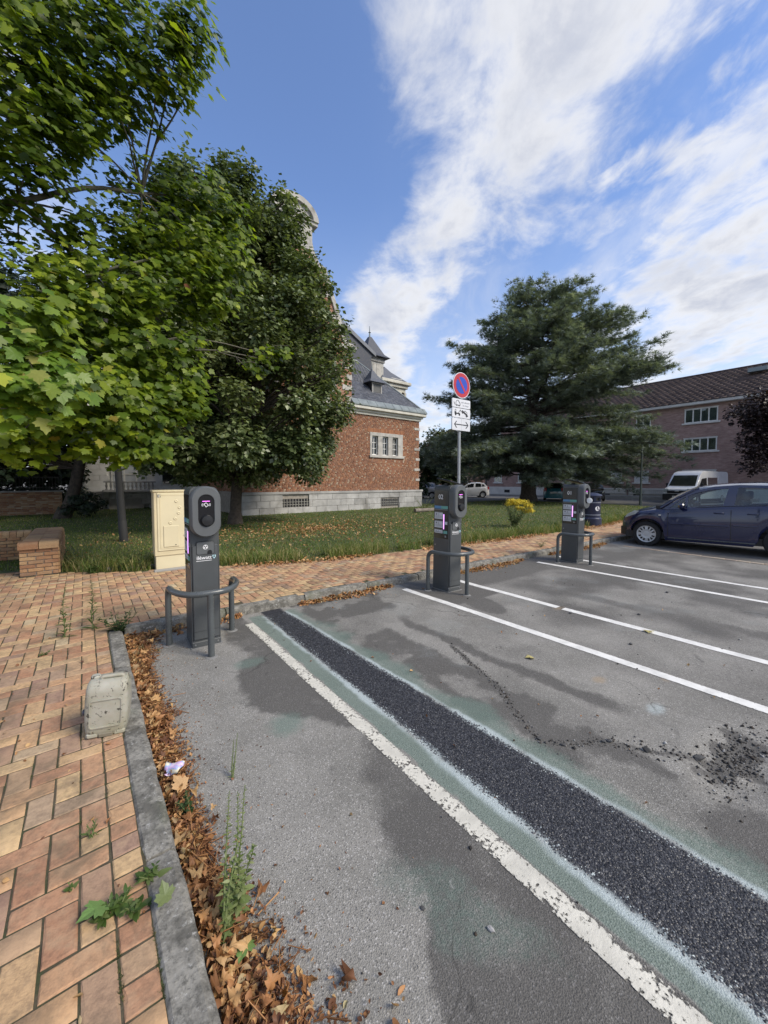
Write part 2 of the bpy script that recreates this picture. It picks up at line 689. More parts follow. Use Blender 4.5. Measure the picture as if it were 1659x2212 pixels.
def stains_and_shade(X, Y):
    SH = strip_half(Y)
    LR = 1.342 - 0.0145 * (4.03 - Y) + 0.045      # right edge of the worn line
    w = fbm(X, Y, 3.0, 5) - 0.5
    w2 = fbm(X + 7, Y + 3, 9.0, 4) - 0.5
    w3 = fbm(X + 3, Y - 5, 1.4, 3) - 0.5
    xx = X + 0.20 * w + 0.10 * w2 + 0.05 * (fbm(X, Y, 26.0, 3) - 0.5)
    edge = np.interp(Y, [0.3, 0.69, 0.91, 1.35, 1.55, 1.75, 1.9, 2.05, 2.3, 2.6, 3.0, 3.3, 3.6, 4.0, 4.3],
                     [0.70, 0.75, 0.90, 0.99, 1.03, 1.22, 1.30, 1.14, 0.90, 0.80, 0.86, 1.08, 1.02, 1.05, 1.1])
    dark = smooth01(xx - edge, -0.05, 0.10) * smooth01(1.36 - X, 0, 0.03)
    dark = np.maximum(dark * 0.85, 0)
    # worn brownish film right of the trench
    d2 = smooth01(xx - SH, 1.72, 1.83) * smooth01(2.48 - xx, 0, 0.10) * 0.72 * smooth01(4.2 - Y, 0, 0.2)
    d2 = np.maximum(d2, smooth01(xx, 1.9, 2.0) * smooth01(3.1 - xx + 0.3 * (Y - 3.6), 0, 0.3) * smooth01(Y, 3.3, 3.6) * 0.85)
    rut = np.exp(-((xx - 2.72) / 0.085) ** 4) * smooth01(Y, 0.8, 1.1) * smooth01(3.5 - Y, 0, 0.5) * 0.75
    ell = smooth01(1.0 - np.hypot((X - 3.83 - 0.25 * (Y - 2.9)) / 0.22, (Y - 2.95) / 0.42), 0, 0.12) * 0.7
    pad = np.maximum(smooth01(0.44 - np.abs(xx - 3.99), 0, 0.04) * smooth01(Y, 3.05, 3.12) * 0.8,
                     smooth01(0.62 - np.abs(xx - 7.2), 0, 0.05) * smooth01(Y, 2.85, 2.95) * 0.75)
    pad = np.maximum(pad, smooth01(xx, 4.3, 4.5) * smooth01(7.0 - xx, 0, 0.3) * smooth01(Y + w3 * 0.3, 3.2, 3.5) * 0.7)
    rut2 = np.exp(-((xx - 5.15) / 0.16) ** 4) * smooth01(Y, 0.2, 0.6) * smooth01(3.5 - Y, 0, 0.4) * 0.65
    rut3 = np.exp(-((xx - 7.55) / 0.10) ** 4) * 0.55 * smooth01(3.0 - Y, 0, 0.4)
    far = (smooth01(xx, 1.9, 2.3) * 0.24 + smooth01(xx, 3.6, 5.0) * 0.20) * (0.6 + 1.2 * smooth01(0.5 + w3 * 2, 0.1, 0.9))
    hole = smooth01(1.15 + 1.2 * w - np.hypot((xx - 2.76) / 0.34, (Y + 0.2 * w2 - 0.42) / 0.13), 0, 0.5) * 1.6
    rd = near_pts(X + 0.06 * w2, Y, RIDGE)
    ridge = np.exp(-(rd / 0.022) ** 2) * 0.9
    under = smooth01(1.6 - np.hypot((X - 11.3) / 0.9, (Y - 2.2) / 1.7), 0, 0.4) * 0.6  # shade beneath the parked navy car, painted into the dark mask
    dark = dark * (0.72 + 0.45 * smooth01(fbm(X + 11, Y, 5.5, 5), 0.36, 0.55))
    d2 = d2 * (0.5 + 0.65 * smooth01(fbm(X + 5, Y + 9, 4.5, 5), 0.36, 0.58))
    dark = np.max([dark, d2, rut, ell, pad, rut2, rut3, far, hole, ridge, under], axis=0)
    # spray paint left over from the trench
    g1 = smooth01(X + 0.03 * w2 - LR, 0.0, 0.015) * smooth01(1.685 - SH + 0.02 - X, 0, 0.05) * 0.95
    g2 = smooth01(X - 1.685 - SH, -0.02, 0.02) * smooth01(0.30 + 0.35 * w - (X - 1.685 - SH), 0, 0.26) * 0.85
    g3 = 0.75 * smooth01(0.17 - np.hypot((xx - 1.02 + 0.25 * (Y - 0.85)) * 0.9, (Y - 0.85) * 0.33), 0, 0.12) * 0.75
    g4 = smooth01(0.16 - np.hypot((xx - 0.93) * 0.7, (Y - 2.2) * 0.7), 0, 0.14) * 0.8
    g5 = smooth01(0.14 - np.hypot((xx - 1.06) * 0.5, (Y - 3.15) * 0.9), 0, 0.10) * 0.7
    g6 = smooth01(X, 5.6, 6.2) * smooth01(w3, 0.0, 0.2) * 0.3
    green = np.max([g1, g2, g3, g4, g5, g6], axis=0) * smooth01(4.28 - Y, 0, 0.1)
    jit = 0.022 * w2 * 2 + 0.03 * w
    wh = np.maximum(np.exp(-((X + jit - 1.685 + SH + 0.008) / (0.018 + 0.034 * fbm(X + 9, Y, 2.5, 3))) ** 2), np.exp(-((X + jit - 1.685 - SH - 0.008) / (0.014 + 0.032 * fbm(X + 21, Y, 2.5, 3))) ** 2))
    wh = wh * (0.15 + 1.5 * fbm(X, Y, 3.2, 4)) * smooth01(4.25 - Y, 0, 0.1)
    splash = smooth01(fbm(X + 40, Y, 2.2, 4), 0.60, 0.72) * 0.30 * smooth01(X, 1.9, 2.2)
    splash = np.maximum(splash, smooth01(0.09 - np.hypot((X - 2.95) * .6, Y - 0.85), 0, .07) * 0.7)
    strip = smooth01(SH + 0.005 - np.abs(X + jit * 0.6 - 1.685), 0, 0.025)
    rust = np.maximum(np.exp(-(((X - 3.05) / .10) ** 2 + ((Y - 1.25) / .06) ** 2)), np.exp(-(((X - 3.48) / .10) ** 2 + ((Y - 0.95) / .06) ** 2))) * (0.4 + fbm(X, Y, 12, 3))
    rust = np.maximum(rust, 0.8 * np.exp(-(((X - 4.42) / .14) ** 2 + ((Y - 2.28) / .08) ** 2)))
    return dark, green, np.maximum(wh, splash), strip, np.clip(rust, 0, 1)


def asphalt_mat():
    m = bpy.data.materials.new('weathered_asphalt')
    m.use_nodes = True
    nt = m.node_tree
    b = nt.nodes['Principled BSDF']
    geo = nd(nt, 'ShaderNodeNewGeometry')
    vec = geo.outputs['Position']
    at = lambda n: nd(nt, 'ShaderNodeAttribute', attribute_name=n).outputs['Fac']
    fine = noi(nt, vec, 170.0, 3.0, 0.7)
    mid = noi(nt, vec, 34.0, 4.0, 0.6)
    big = noi(nt, vec, 2.2, 5.0, 0.6)
    vo = nd(nt, 'ShaderNodeTexVoronoi', Scale=210.0)
    lk(nt, vo.inputs['Vector'], vec)
    vsep = nd(nt, 'ShaderNodeSeparateColor', Color=vo.outputs['Color'])
    c = mixc(nt, sstep(nt, big, 0.3, 0.7), (0.215, 0.206, 0.183), (0.300, 0.286, 0.257))
    c = mixc(nt, sstep(nt, fine, 0.42, 0.75, 0.0, 0.62), c, (0.115, 0.109, 0.095))
    c = mixc(nt, sstep(nt, vsep.outputs[0], 0.84, 0.97, 0.0, 0.55), c, (0.52, 0.50, 0.47))
    c = mixc(nt, sstep(nt, vsep.outputs[1], 0.82, 0.97, 0.0, 0.55), c, (0.07, 0.068, 0.066))

    def thr(a, k=0.5, lo=0.3, hi=0.7):
        s = mth(nt, 'ADD', a, mth(nt, 'MULTIPLY', mth(nt, 'SUBTRACT', mid, 0.5), k))
        s = mth(nt, 'ADD', s, mth(nt, 'MULTIPLY', mth(nt, 'SUBTRACT', fine, 0.5), k))
        return mth(nt, 'MULTIPLY', sstep(nt, s, lo, hi), mth(nt, 'GREATER_THAN', a, 0.02))
    dk = thr(at('dark'), 0.45, 0.10, 0.80)
    darkc = mixc(nt, sstep(nt, fine, 0.35, 0.75), (0.105, 0.099, 0.090), (0.052, 0.049, 0.045))
    darkc = mixc(nt, sstep(nt, vsep.outputs[0], 0.86, 0.98, 0.0, 0.4), darkc, (0.22, 0.21, 0.20))
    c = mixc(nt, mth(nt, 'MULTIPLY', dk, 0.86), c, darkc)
    gr = thr(at('green'), 0.6, 0.25, 0.9)
    c = mixc(nt, mth(nt, 'MULTIPLY', gr, 0.72), c, mixc(nt, sstep(nt, fine, 0.3, 0.7), (0.20, 0.265, 0.225), (0.075, 0.115, 0.092)))
    st = at('strip')
    stc = mixc(nt, sstep(nt, vsep.outputs[2], 0.2, 0.9), (0.012, 0.012, 0.016), (0.05, 0.052, 0.062))
    c = mixc(nt, st, c, stc)
    wt = thr(at('white'), 0.55, 0.18, 1.0)
    c = mixc(nt, mth(nt, 'MULTIPLY', wt, 0.85), c, mixc(nt, sstep(nt, fine, 0.35, 0.75), (0.52, 0.58, 0.58), (0.25, 0.30, 0.29)))
    c = mixc(nt, mth(nt, 'MULTIPLY', thr(at('rust'), 0.5, 0.3, 0.9), 0.45), c, (0.36, 0.26, 0.15))
    # hairline cracks and drips
    wv = vmth(nt, 'ADD', vec, vmth(nt, 'MULTIPLY', nd(nt, 'ShaderNodeTexNoise', Vector=vec, Scale=2.5, Detail=5.0).outputs['Color'], (0.55, 0.55, 0.0)))
    cr = nd(nt, 'ShaderNodeTexVoronoi', Scale=0.72)
    cr.feature = 'DISTANCE_TO_EDGE'
    lk(nt, cr.inputs['Vector'], wv)
    crk = mth(nt, 'MULTIPLY', sstep(nt, cr.outputs['Distance'], 0.0, 0.006, 1.0, 0.0), sstep(nt, noi(nt, vec, 1.1, 3.0, 0.6), 0.48, 0.60))
    c = mixc(nt, mth(nt, 'MULTIPLY', crk, 0.55), c, (0.04, 0.038, 0.034))
    dv = nd(nt, 'ShaderNodeTexVoronoi', Scale=5.5)
    lk(nt, dv.inputs['Vector'], wv)
    dsep = nd(nt, 'ShaderNodeSeparateColor', Color=dv.outputs['Color'])
    drip = mth(nt, 'MULTIPLY', sstep(nt, dv.outputs['Distance'], 0.03, 0.20, 1.0, 0.0), mth(nt, 'GREATER_THAN', dsep.outputs[0], 0.80))
    c = mixc(nt, mth(nt, 'MULTIPLY', drip, 0.45), c, (0.06, 0.058, 0.054))
    pale = mth(nt, 'MULTIPLY', sstep(nt, noi(nt, wv, 9.0, 6.0, 0.75), 0.62, 0.72), sstep(nt, noi(nt, vec, 1.7, 2.0, 0.5), 0.5, 0.62))
    c = mixc(nt, mth(nt, 'MULTIPLY', pale, 0.5), c, (0.50, 0.49, 0.46))
    lk(nt, b.inputs['Base Color'], c)
    lk(nt, b.inputs['Roughness'], sstep(nt, st, 0.0, 1.0, 0.85, 0.5))
    b.inputs['Specular IOR Level'].default_value = 0.35
    hh = mth(nt, 'ADD', mth(nt, 'MULTIPLY', vo.outputs['Distance'], 0.9), mth(nt, 'MULTIPLY', fine, 0.9))
    bp = nd(nt, 'ShaderNodeBump', Height=hh, Strength=0.65, Distance=0.004)
    nt.links.new(bp.outputs[0], b.inputs['Normal'])
    return m


ASPHALT = asphalt_mat()


def sheet(name, xs, ys, zf, material, z0=0.0, attrs=True, kind='structure'):
    X, Y = np.meshgrid(xs, ys, indexing='ij')
    Z = zf(X, Y) + z0
    V = np.stack([X, Y, Z], -1).reshape(-1, 3)
    nx, ny = len(xs), len(ys)
    i, j = np.meshgrid(np.arange(nx - 1), np.arange(ny - 1), indexing='ij')
    a = (i * ny + j).ravel()
    F = np.stack([a, a + ny, a + ny + 1, a + 1], -1)
    o = np_mesh(name, V, F, material, None, None, kind, True)
    if attrs:
        vals = stains_and_shade(X.ravel(), Y.ravel())
        for n, v in zip(('dark', 'green', 'white', 'strip', 'rust'), vals):
            o.data.attributes.new(n, 'FLOAT', 'POINT').data.foreach_set('value', np.asarray(v, np.float32))
    return o


xs = np.concatenate([np.arange(0.16, 3.2, 0.02), np.arange(3.2, 8.2, 0.04), np.arange(8.2, 13, 0.12), np.arange(13, 61, 2.0)])
ys = np.concatenate([np.arange(-40, -1.2, 2.0), np.arange(-1.2, 0.1, 0.08), np.arange(0.1, 4.5, 0.02)])
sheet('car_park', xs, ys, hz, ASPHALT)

# far ground to the horizon, the street behind the lawn
DIRT = mat('far_ground_earth', (0.14, 0.13, 0.11), 0.95, 0.2, 0.05)
tag(MB().add([(-900, -900, -0.08), (900, -900, -0.08), (900, 900, -0.08), (-900, 900, -0.08)], [(0, 1, 2, 3)]).build('ground', DIRT), kind='structure')
ROADM = mat('street_asphalt', (0.13, 0.13, 0.13), 0.9, 0.18, 1.2, 0.4, 150)
tag(MB().add([(24.5, 4.0, -0.004), (37.0, 4.0, -0.004), (37.0, 60, -0.004), (15.5, 60, -0.004), (15.5, 18.2, -0.004), (24.5, 17.9, -0.004)], [(0, 1, 2, 3, 4, 5)]).build('street', ROADM), kind='structure')
PALEM = mat('concrete_pavement', (0.30, 0.29, 0.27), 0.9, 0.15, 1.5, 0.3, 90)
tag(MB().box(36.6, 37.95, 9.4, 29, -0.05, 0.12).build('far_pavement', PALEM), kind='structure')

# ------------------------------------------------------------------ lawn
LAWN_EDGE = [(-9, 8.2), (-0.9, 8.2), (-0.34, 7.75), (0.15, 7.35), (0.62, 7.05), (1.55, 6.95), (1.9, 6.55), (3.3, 6.02), (5.4, 5.80), (8.2, 5.48), (10.4, 5.36), (13.0, 5.40), (15.2, 5.55), (24.6, 5.6)]


def lawn_y(x):
    return np.interp(x, [p[0] for p in LAWN_EDGE], [p[1] for p in LAWN_EDGE])


def lawn_mat():
    m = bpy.data.materials.new('lawn_soil')
    m.use_nodes = True
    nt = m.node_tree
    b = nt.nodes['Principled BSDF']
    geo = nd(nt, 'ShaderNodeNewGeometry')
    vec = geo.outputs['Position']
    n1 = noi(nt, vec, 0.7, 4.0, 0.6)
    n2 = noi(nt, vec, 18.0, 4.0, 0.7)
    c = mixc(nt, sstep(nt, n2, 0.3, 0.7), (0.035, 0.055, 0.016), (0.075, 0.095, 0.03))
    c = mixc(nt, sstep(nt, n1, 0.45, 0.7, 0.0, 0.5), c, (0.12, 0.10, 0.045))
    lk(nt, b.inputs['Base Color'], c)
    b.inputs['Roughness'].default_value = 0.95
    bp = nd(nt, 'ShaderNodeBump', Height=n2, Strength=0.8, Distance=0.03)
    nt.links.new(bp.outputs[0], b.inputs['Normal'])
    return m


_e = [(x, y) for x, y in LAWN_EDGE]
_poly = _e + [(24.8, 8.0), (25.9, 9.0), (26.6, 17.4), (15.8, 18.0), (15.8, 26), (-9, 26)]
tag(MB().prism(_poly, -0.06, 0.098, axes='xy').build('lawn', lawn_mat()), kind='structure')

# ------------------------------------------------------------------ brick pavement, herringbone
PAVE_STOPS = [(0.0, (0.37, 0.19, 0.11)), (0.22, (0.47, 0.26, 0.15)), (0.45, (0.53, 0.325, 0.175)), (0.7, (0.58, 0.405, 0.215)), (0.88, (0.33, 0.20, 0.145)), (1.0, (0.56, 0.44, 0.27))]
_bl = ((0.15, 0.115, 0.075), 5.5, 0.46, 0.68, 0.62)
PAVE_O = brickmat('paver_clay', PAVE_STOPS, 'obj', 0.88, 0.42, 0.9, 130, _bl)
PAVE_A = brickmat('paver_clay_far', PAVE_STOPS, 'attr', 0.85, 0.28, 0.7, 140, _bl)
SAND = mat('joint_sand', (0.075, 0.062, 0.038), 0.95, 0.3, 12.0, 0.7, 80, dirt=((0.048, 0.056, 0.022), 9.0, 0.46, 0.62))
pav = tag(MB().prism([(-7, -6), (0.145, -6), (0.145, 4.47), (15.6, 3.94), (15.6, 6.2), (8, 6.2), (3, 7.2), (-0.3, 8.3), (-7, 8.3)], -0.06, 0.0958, axes='xy').build('brick_pavement', SAND), kind='structure')
U = 0.0915
J = 0.0054


def worn_paver(L, W, seed):
    """a paver with nibbled top edges"""
    r_ = random.Random(seed)
    b = MB()
    x, y = L / 2, W / 2
    base = []
    for (x0, y0, x1, y1) in ((-x, -y, x, -y), (x, -y, x, y), (x, y, -x, y), (-x, y, -x, -y)):
        for t in (0.0, r_.uniform(0.3, 0.7)):
            base.append((x0 + (x1 - x0) * t, y0 + (y1 - y0) * t))
    n = len(base)
    def ins(p, d): return (p[0] - math.copysign(min(d, abs(p[0])), p[0]) * (abs(abs(p[0]) - x) < 1e-6), p[1] - math.copysign(min(d, abs(p[1])), p[1]) * (abs(abs(p[1]) - y) < 1e-6))
    lo = [(p[0], p[1], -0.030) for p in base]
    md = [(*ins(p, abs(r_.gauss(0, 0.0008))), -0.0032 - abs(r_.gauss(0, 0.0012))) for p in base]
    tp = [(*ins(p, 0.0030 + abs(r_.gauss(0, 0.0016)) + (r_.random() < 0.12) * 0.006), r_.gauss(0, 0.0003)) for p in base]
    fs = [tuple(range(2 * n, 3 * n))]
    for i in range(n):
        j = (i + 1) % n
        fs += [(i, j, n + j, n + i), (n + i, n + j, 2 * n + j, 2 * n + i)]
    return b.add(lo + md + tp, fs)


def paver_mesh(L, W):
    b = MB()
    h0, h1, h2 = -0.030, -0.0028, 0.0
    x, y, c = L / 2, W / 2, 0.0028
    lo = [(-x, -y, h0), (x, -y, h0), (x, y, h0), (-x, y, h0)]
    md = [(-x, -y, h1), (x, -y, h1), (x, y, h1), (-x, y, h1)]
    tp = [(-x + c, -y + c, h2), (x - c, -y + c, h2), (x - c, y - c, h2), (-x + c, y - c, h2)]
    fs = [(8, 9, 10, 11)]
    for i in range(4):
        j = (i + 1) % 4
        fs += [(i, j, 4 + j, 4 + i), (4 + i, 4 + j, 8 + j, 8 + i)]
    return b.add(lo + md + tp, fs)


pvl = []
for a in range(-74, 172):
    for b_ in range(-10, 92):
        k = (a - b_) % 4
        x0, y0 = 0.0445 + a * U, 0.05 + b_ * U
        if k == 0 and a == -1 and y0 < 4.38:
            pvl.append([x0 + U / 2, y0 + U / 2, 2, 0.094 - J, U - J]); continue
        if k == 0: p = (x0 + U, y0 + U / 2, 0)
        elif k == 3: p = (x0 + U / 2, y0 + U, 1)
        else: continue
        x, y, o_ = p
        if x > 0.14 and y < yk(x) + 0.0: continue
        if x <= 0.14 and y < 4.42 and x > 0.0445 - (0.0 if o_ else 0.02): continue
        if y > lawn_y(x) + 0.05: continue
        if -0.80 < x < -0.30 and y > 7.65: continue
        pvl.append([x, y, o_, 2 * U - J, U - J])
for b_ in range(-8, 48):                     # half pavers against the kerb
    pvl.append([0.0445 + 0.047, 0.05 + b_ * U + U / 2, 2, 0.094 - J, U - J])
for p in pvl:
    dx, dy = p[0], p[1]
    fwd = dx * math.sin(R(38)) + dy * math.cos(R(38))
    lat = dx * math.cos(R(38)) - dy * math.sin(R(38))
    vis = fwd > 0.75 and abs(lat) < fwd * 1.02 and (fwd > 0.95)
    p.append(fwd if vis else 99 + fwd)
pvl.sort(key=lambda p: p[5])
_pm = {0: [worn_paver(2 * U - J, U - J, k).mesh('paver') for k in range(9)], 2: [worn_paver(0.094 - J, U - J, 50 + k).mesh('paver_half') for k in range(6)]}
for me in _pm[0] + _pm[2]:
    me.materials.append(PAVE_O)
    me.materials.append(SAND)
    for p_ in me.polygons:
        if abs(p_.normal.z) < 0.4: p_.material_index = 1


def pav_z(x, y):
    return 0.1005 + 0.003 * (float(fbm(np.array(x), np.array(y), 1.7, 2)) - 0.5) + rnd.uniform(-0.0009, 0.0009)


n_ind = 0
restV = []; restF = []; restR = []
_tpl = {0: paver_mesh(2 * U - J, U - J), 2: paver_mesh(0.094 - J, U - J)}
for (x, y, o_, L_, W_, d_) in pvl:
    if d_ > 99 and d_ > 101.5 and (x < -2.5): continue
    z = pav_z(x, y)
    tl = (rnd.gauss(0, 0.008), rnd.gauss(0, 0.008), (math.pi / 2 if o_ == 1 else 0) + rnd.gauss(0, 0.010))
    if n_ind < 300 and d_ < 99:
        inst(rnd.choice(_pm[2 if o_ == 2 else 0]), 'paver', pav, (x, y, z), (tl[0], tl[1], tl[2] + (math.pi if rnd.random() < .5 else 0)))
        n_ind += 1
    else:
        t = _tpl[2 if o_ == 2 else 0]
        Mx = Matrix.Rotation(tl[2], 3, 'Z')
        A = np.array(t.v) @ np.array(Mx).T + np.array([x, y, z])
        k = sum(len(q) for q in restV[-1:]) and None
        restV.append(A)
        restF.append(np.array([f for f in t.f]))
        restR.append(rnd.random())
off = 0
FF = []
for A, F in zip(restV, restF):
    FF.append(F + off)
    off += len(A)
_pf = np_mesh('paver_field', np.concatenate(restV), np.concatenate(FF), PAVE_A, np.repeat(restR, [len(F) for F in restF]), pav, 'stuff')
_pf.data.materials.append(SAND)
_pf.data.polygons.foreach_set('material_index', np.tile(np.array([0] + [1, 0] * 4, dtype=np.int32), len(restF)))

# ------------------------------------------------------------------ kerbs
KERB = bpy.data.materials.new('kerb_concrete')
KERB.use_nodes = True
_nt = KERB.node_tree
_p = nd(_nt, 'ShaderNodeNewGeometry').outputs['Position']
_a = noi(_nt, _p, 9.0, 6.0, 0.7); _b = noi(_nt, _p, 60.0, 5.0, 0.7); _d = noi(_nt, _p, 26.0, 6.0, 0.75)
_c = mixc(_nt, sstep(_nt, _a, 0.38, 0.62), (0.115, 0.108, 0.092), (0.275, 0.26, 0.225))
_c = mixc(_nt, sstep(_nt, _b, 0.45, 0.7, 0.0, 0.75), _c, (0.055, 0.053, 0.045))
_c = mixc(_nt, sstep(_nt, _d, 0.58, 0.68, 0.0, 0.75), _c, (0.46, 0.45, 0.42))
_c = mixc(_nt, sstep(_nt, noi(_nt, _p, 3.0, 4.0, 0.6), 0.55, 0.7, 0.0, 0.4), _c, (0.10, 0.115, 0.06))
_s = _nt.nodes['Principled BSDF']
lk(_nt, _s.inputs['Base Color'], _c)
_s.inputs['Roughness'].default_value = 0.92
_bp = nd(_nt, 'ShaderNodeBump', Height=_b, Strength=0.9, Distance=0.006)
_nt.links.new(_bp.outputs[0], _s.inputs['Normal'])


def kerb_stone(L, w=0.112, h=0.165):
    b = MB()
    n = 12
    rk = random.Random(int(L * 1000))
    for i in range(n + 1):
        y = -L / 2 + 0.006 + (L - 0.012) * i / n
        e = 0.010 if i in (0, n) else 0.0
        q = lambda s=0.0025: rk.gauss(0, s)
        b.v += [(-w / 2 + e, y, -h), (-w / 2 + e, y, -0.012), (-w / 2 + 0.012, y, 0 - e + q(.001)), (w / 2 - 0.026, y, 0 - e + q(.001)), (w / 2 - 0.006 + q(), y, -0.010 - e + q()), (w / 2 + q(.0015), y, -0.030 - e), (w / 2 + 0.008, y, -h)]
    for i in range(n):
        for j in range(6):
            b.f.append((i * 7 + j, i * 7 + j + 1, (i + 1) * 7 + j + 1, (i + 1) * 7 + j))
    b.f += [tuple(range(7)), tuple(range(n * 7 + 6, n * 7 - 1, -1))]
    return b


kb = tag(bpy.data.objects.new('kerb', None), kind='structure')
col.objects.link(kb)
kb.location = (0.19, 1.6, 0)
KL = 0.93
_km = kerb_stone(KL).mesh('kerb_stone')
fix_normals(_km)
_km.materials.append(KERB)
for i in range(-4, 3):
    y = 1.62 + KL * (i + 0.5)
    inst(_km, 'kerb_stone', kb, (0.193 - 0.19 + rnd.gauss(0, 0.002), y - 1.6, 0.106 + rnd.gauss(0, 0.002)), (0, rnd.gauss(0, 0.006), rnd.gauss(0, 0.004)))
for i in range(17):
    x = 0.27 + KL * (i + 0.5)
    inst(_km, 'kerb_stone', kb, (x - 0.19, yk(x) - 0.056 - 1.6, 0.105 + rnd.gauss(0, 0.003)), (0, rnd.gauss(0, 0.006), R(-90) - 0.036 + rnd.gauss(0, 0.004)))

# ------------------------------------------------------------------ painted bay lines
def line_mat(name, wear, colr):
    m = bpy.data.materials.new(name)
    m.use_nodes = True
    nt = m.node_tree
    b = nt.nodes['Principled BSDF']
    out = [n for n in nt.nodes if n.type == 'OUTPUT_MATERIAL'][0]
    geo = nd(nt, 'ShaderNodeNewGeometry')
    vec = geo.outputs['Position']
    n1 = noi(nt, vec, 60.0, 5.0, 0.7)
    n2 = noi(nt, vec, 7.0, 5.0, 0.65)
    n3 = noi(nt, vec, 150.0, 2.0, 0.6)
    c = mixc(nt, sstep(nt, n2, 0.35, 0.7), colr, tuple(q * 0.75 for q in colr))
    lk(nt, b.inputs['Base Color'], c)
    b.inputs['Roughness'].default_value = 0.7
    bp = nd(nt, 'ShaderNodeBump', Height=n3, Strength=0.5, Distance=0.003)
    nt.links.new(bp.outputs[0], b.inputs['Normal'])
    e = nd(nt, 'ShaderNodeAttribute', attribute_name='edge').outputs['Fac']
    s = mth(nt, 'ADD', mth(nt, 'MULTIPLY', n1, 0.6), mth(nt, 'MULTIPLY', n2, 0.4))
    s = mth(nt, 'SUBTRACT', s, mth(nt, 'MULTIPLY', e, 0.35))
    tr = nd(nt, 'ShaderNodeBsdfTransparent')
    mx = nd(nt, 'ShaderNodeMixShader')
    lk(nt, mx.inputs[0], sstep(nt, s, wear, wear + 0.07))
    nt.links.new(tr.outputs[0], mx.inputs[1])
    nt.links.new(b.outputs[0], mx.inputs[2])
    nt.links.new(mx.outputs[0], out.inputs[0])
    return m


FRESH = line_mat('fresh_white_line', 0.30, (0.76, 0.745, 0.70))
WORN = line_mat('worn_white_line', 0.40, (0.66, 0.63, 0.54))


def bay_line(x0, y0, x1, y1, w, m):
    n = int(abs(y1 - y0) / 0.04) + 2
    t = np.linspace(0, 1, n)
    cx_ = x0 + (x1 - x0) * t; cy_ = y0 + (y1 - y0) * t
    offs = np.array([-0.5, -0.42, -0.2, 0.0, 0.2, 0.42, 0.5]) * w
    ed = np.array([1, 0.2, 0, 0, 0, 0.2, 1.0])
    X = cx_[:, None] + offs[None]
    Y = np.repeat(cy_[:, None], 7, 1)
    Z = hz(X, Y) + 0.0035
    V = np.stack([X, Y, Z], -1).reshape(-1, 3)
    i, j = np.meshgrid(np.arange(n - 1), np.arange(6), indexing='ij')
    a = (i * 7 + j).ravel()
    F = np.stack([a, a + 1, a + 8, a + 7], -1)
    o = np_mesh('bay_line', V, F, m, None, None, 'structure', True)
    o.data.attributes.new('edge', 'FLOAT', 'POINT').data.foreach_set('value', np.tile(ed, n).astype(np.float32))
    return o


bay_line(1.342, 4.03, 1.262, -1.5, 0.104, WORN)
bay_line(3.500, 4.02, 3.505, -4.0, 0.112, FRESH)
bay_line(4.455, 4.02, 4.44, 2.30, 0.112, FRESH)
bay_line(4.44, 2.235, 4.43, -4.0, 0.112, FRESH)
bay_line(6.655, 3.86, 6.67, -4.0, 0.112, FRESH)
bay_line(7.50, 3.90, 7.53, -4.0, 0.112, FRESH)

# a row of pale setts lets into the asphalt beside the blue car
SETT = brickmat('sett_stone', [(0, (0.36, 0.27, 0.20)), (0.5, (0.42, 0.36, 0.28)), (1, (0.30, 0.24, 0.2))], 'obj', 0.85)
_sm = MB().cbox(-0.05, 0.05, -0.088, 0.088, -0.04, 0.010, 0.006).mesh('sett')
fix_normals(_sm)
_sm.materials.append(SETT)
sr = thing('sett_row', (9.9, 3.5, 0), 'thin row of pale stone setts let into asphalt beside blue car', 'sett row')
for i in range(26):
    inst(_sm, 'sett', sr, (-0.075 * i * 0.183 + rnd.gauss(0, 0.004), -i * 0.183, 0.001 + rnd.gauss(0, 0.0015)), (0, 0, rnd.gauss(-0.07, 0.02)))

# coarse chippings of the refilled trench
def chip_tpl():
    return np.array([(0.5, 0.1, 0), (0.1, 0.45, 0.05), (-0.5, 0.05, 0), (-0.05, -0.42, 0.02), (0.05, 0.0, 0.38)]), np.array([(0, 1, 4), (1, 2, 4), (2, 3, 4), (3, 0, 4)])


def chipmat():
    m = bpy.data.materials.new('bitumen_chippings')
    m.use_nodes = True
    nt = m.node_tree
    b = nt.nodes['Principled BSDF']
    r = nd(nt, 'ShaderNodeAttribute', attribute_name='rnd').outputs['Fac']
    lk(nt, b.inputs['Base Color'], ramp(nt, r, [(0, (0.016, 0.016, 0.018)), (0.5, (0.040, 0.041, 0.045)), (0.84, (0.095, 0.097, 0.104)), (0.90, (0.17, 0.175, 0.18)), (1.0, (0.45, 0.50, 0.49))]))
    b.inputs['Roughness'].default_value = 0.42
    return m


nch = 56000
yy = rng.uniform(0, 1, nch) ** 1.35 * 4.15 + 0.02
xx_ = 1.685 + rng.uniform(-1.1, 1.1, nch) * strip_half(yy)
keep = rng.random(nch) < smooth01(strip_half(yy) + 0.012 - np.abs(xx_ - 1.685 - 0.03 * (fbm(xx_, yy, 5, 3) - .5)), 0, 0.05)
xx_, yy = xx_[keep], yy[keep]
n = len(xx_)
pos = np.stack([xx_, yy, hz(xx_, yy) - 0.0005], -1)
tv, tf = chip_tpl()
rot = frames(norm(np.stack([rng.normal(0, .35, n), rng.normal(0, .35, n), np.ones(n)], -1)), rand_dirs(n))
edge_ = np.abs(xx_ - 1.685) - strip_half(yy) + 0.155
rv = np.clip(rng.uniform(0, 0.85, n) + np.where(rng.random(n) < smooth01(edge_, 0.09, 0.17) * 0.7, 0.28, 0), 0, 1)
o = scatter('trench_chippings', tv, tf, pos, rot, rng.uniform(0.0065, 0.0135, n), chipmat(), rv, None, 'stuff')
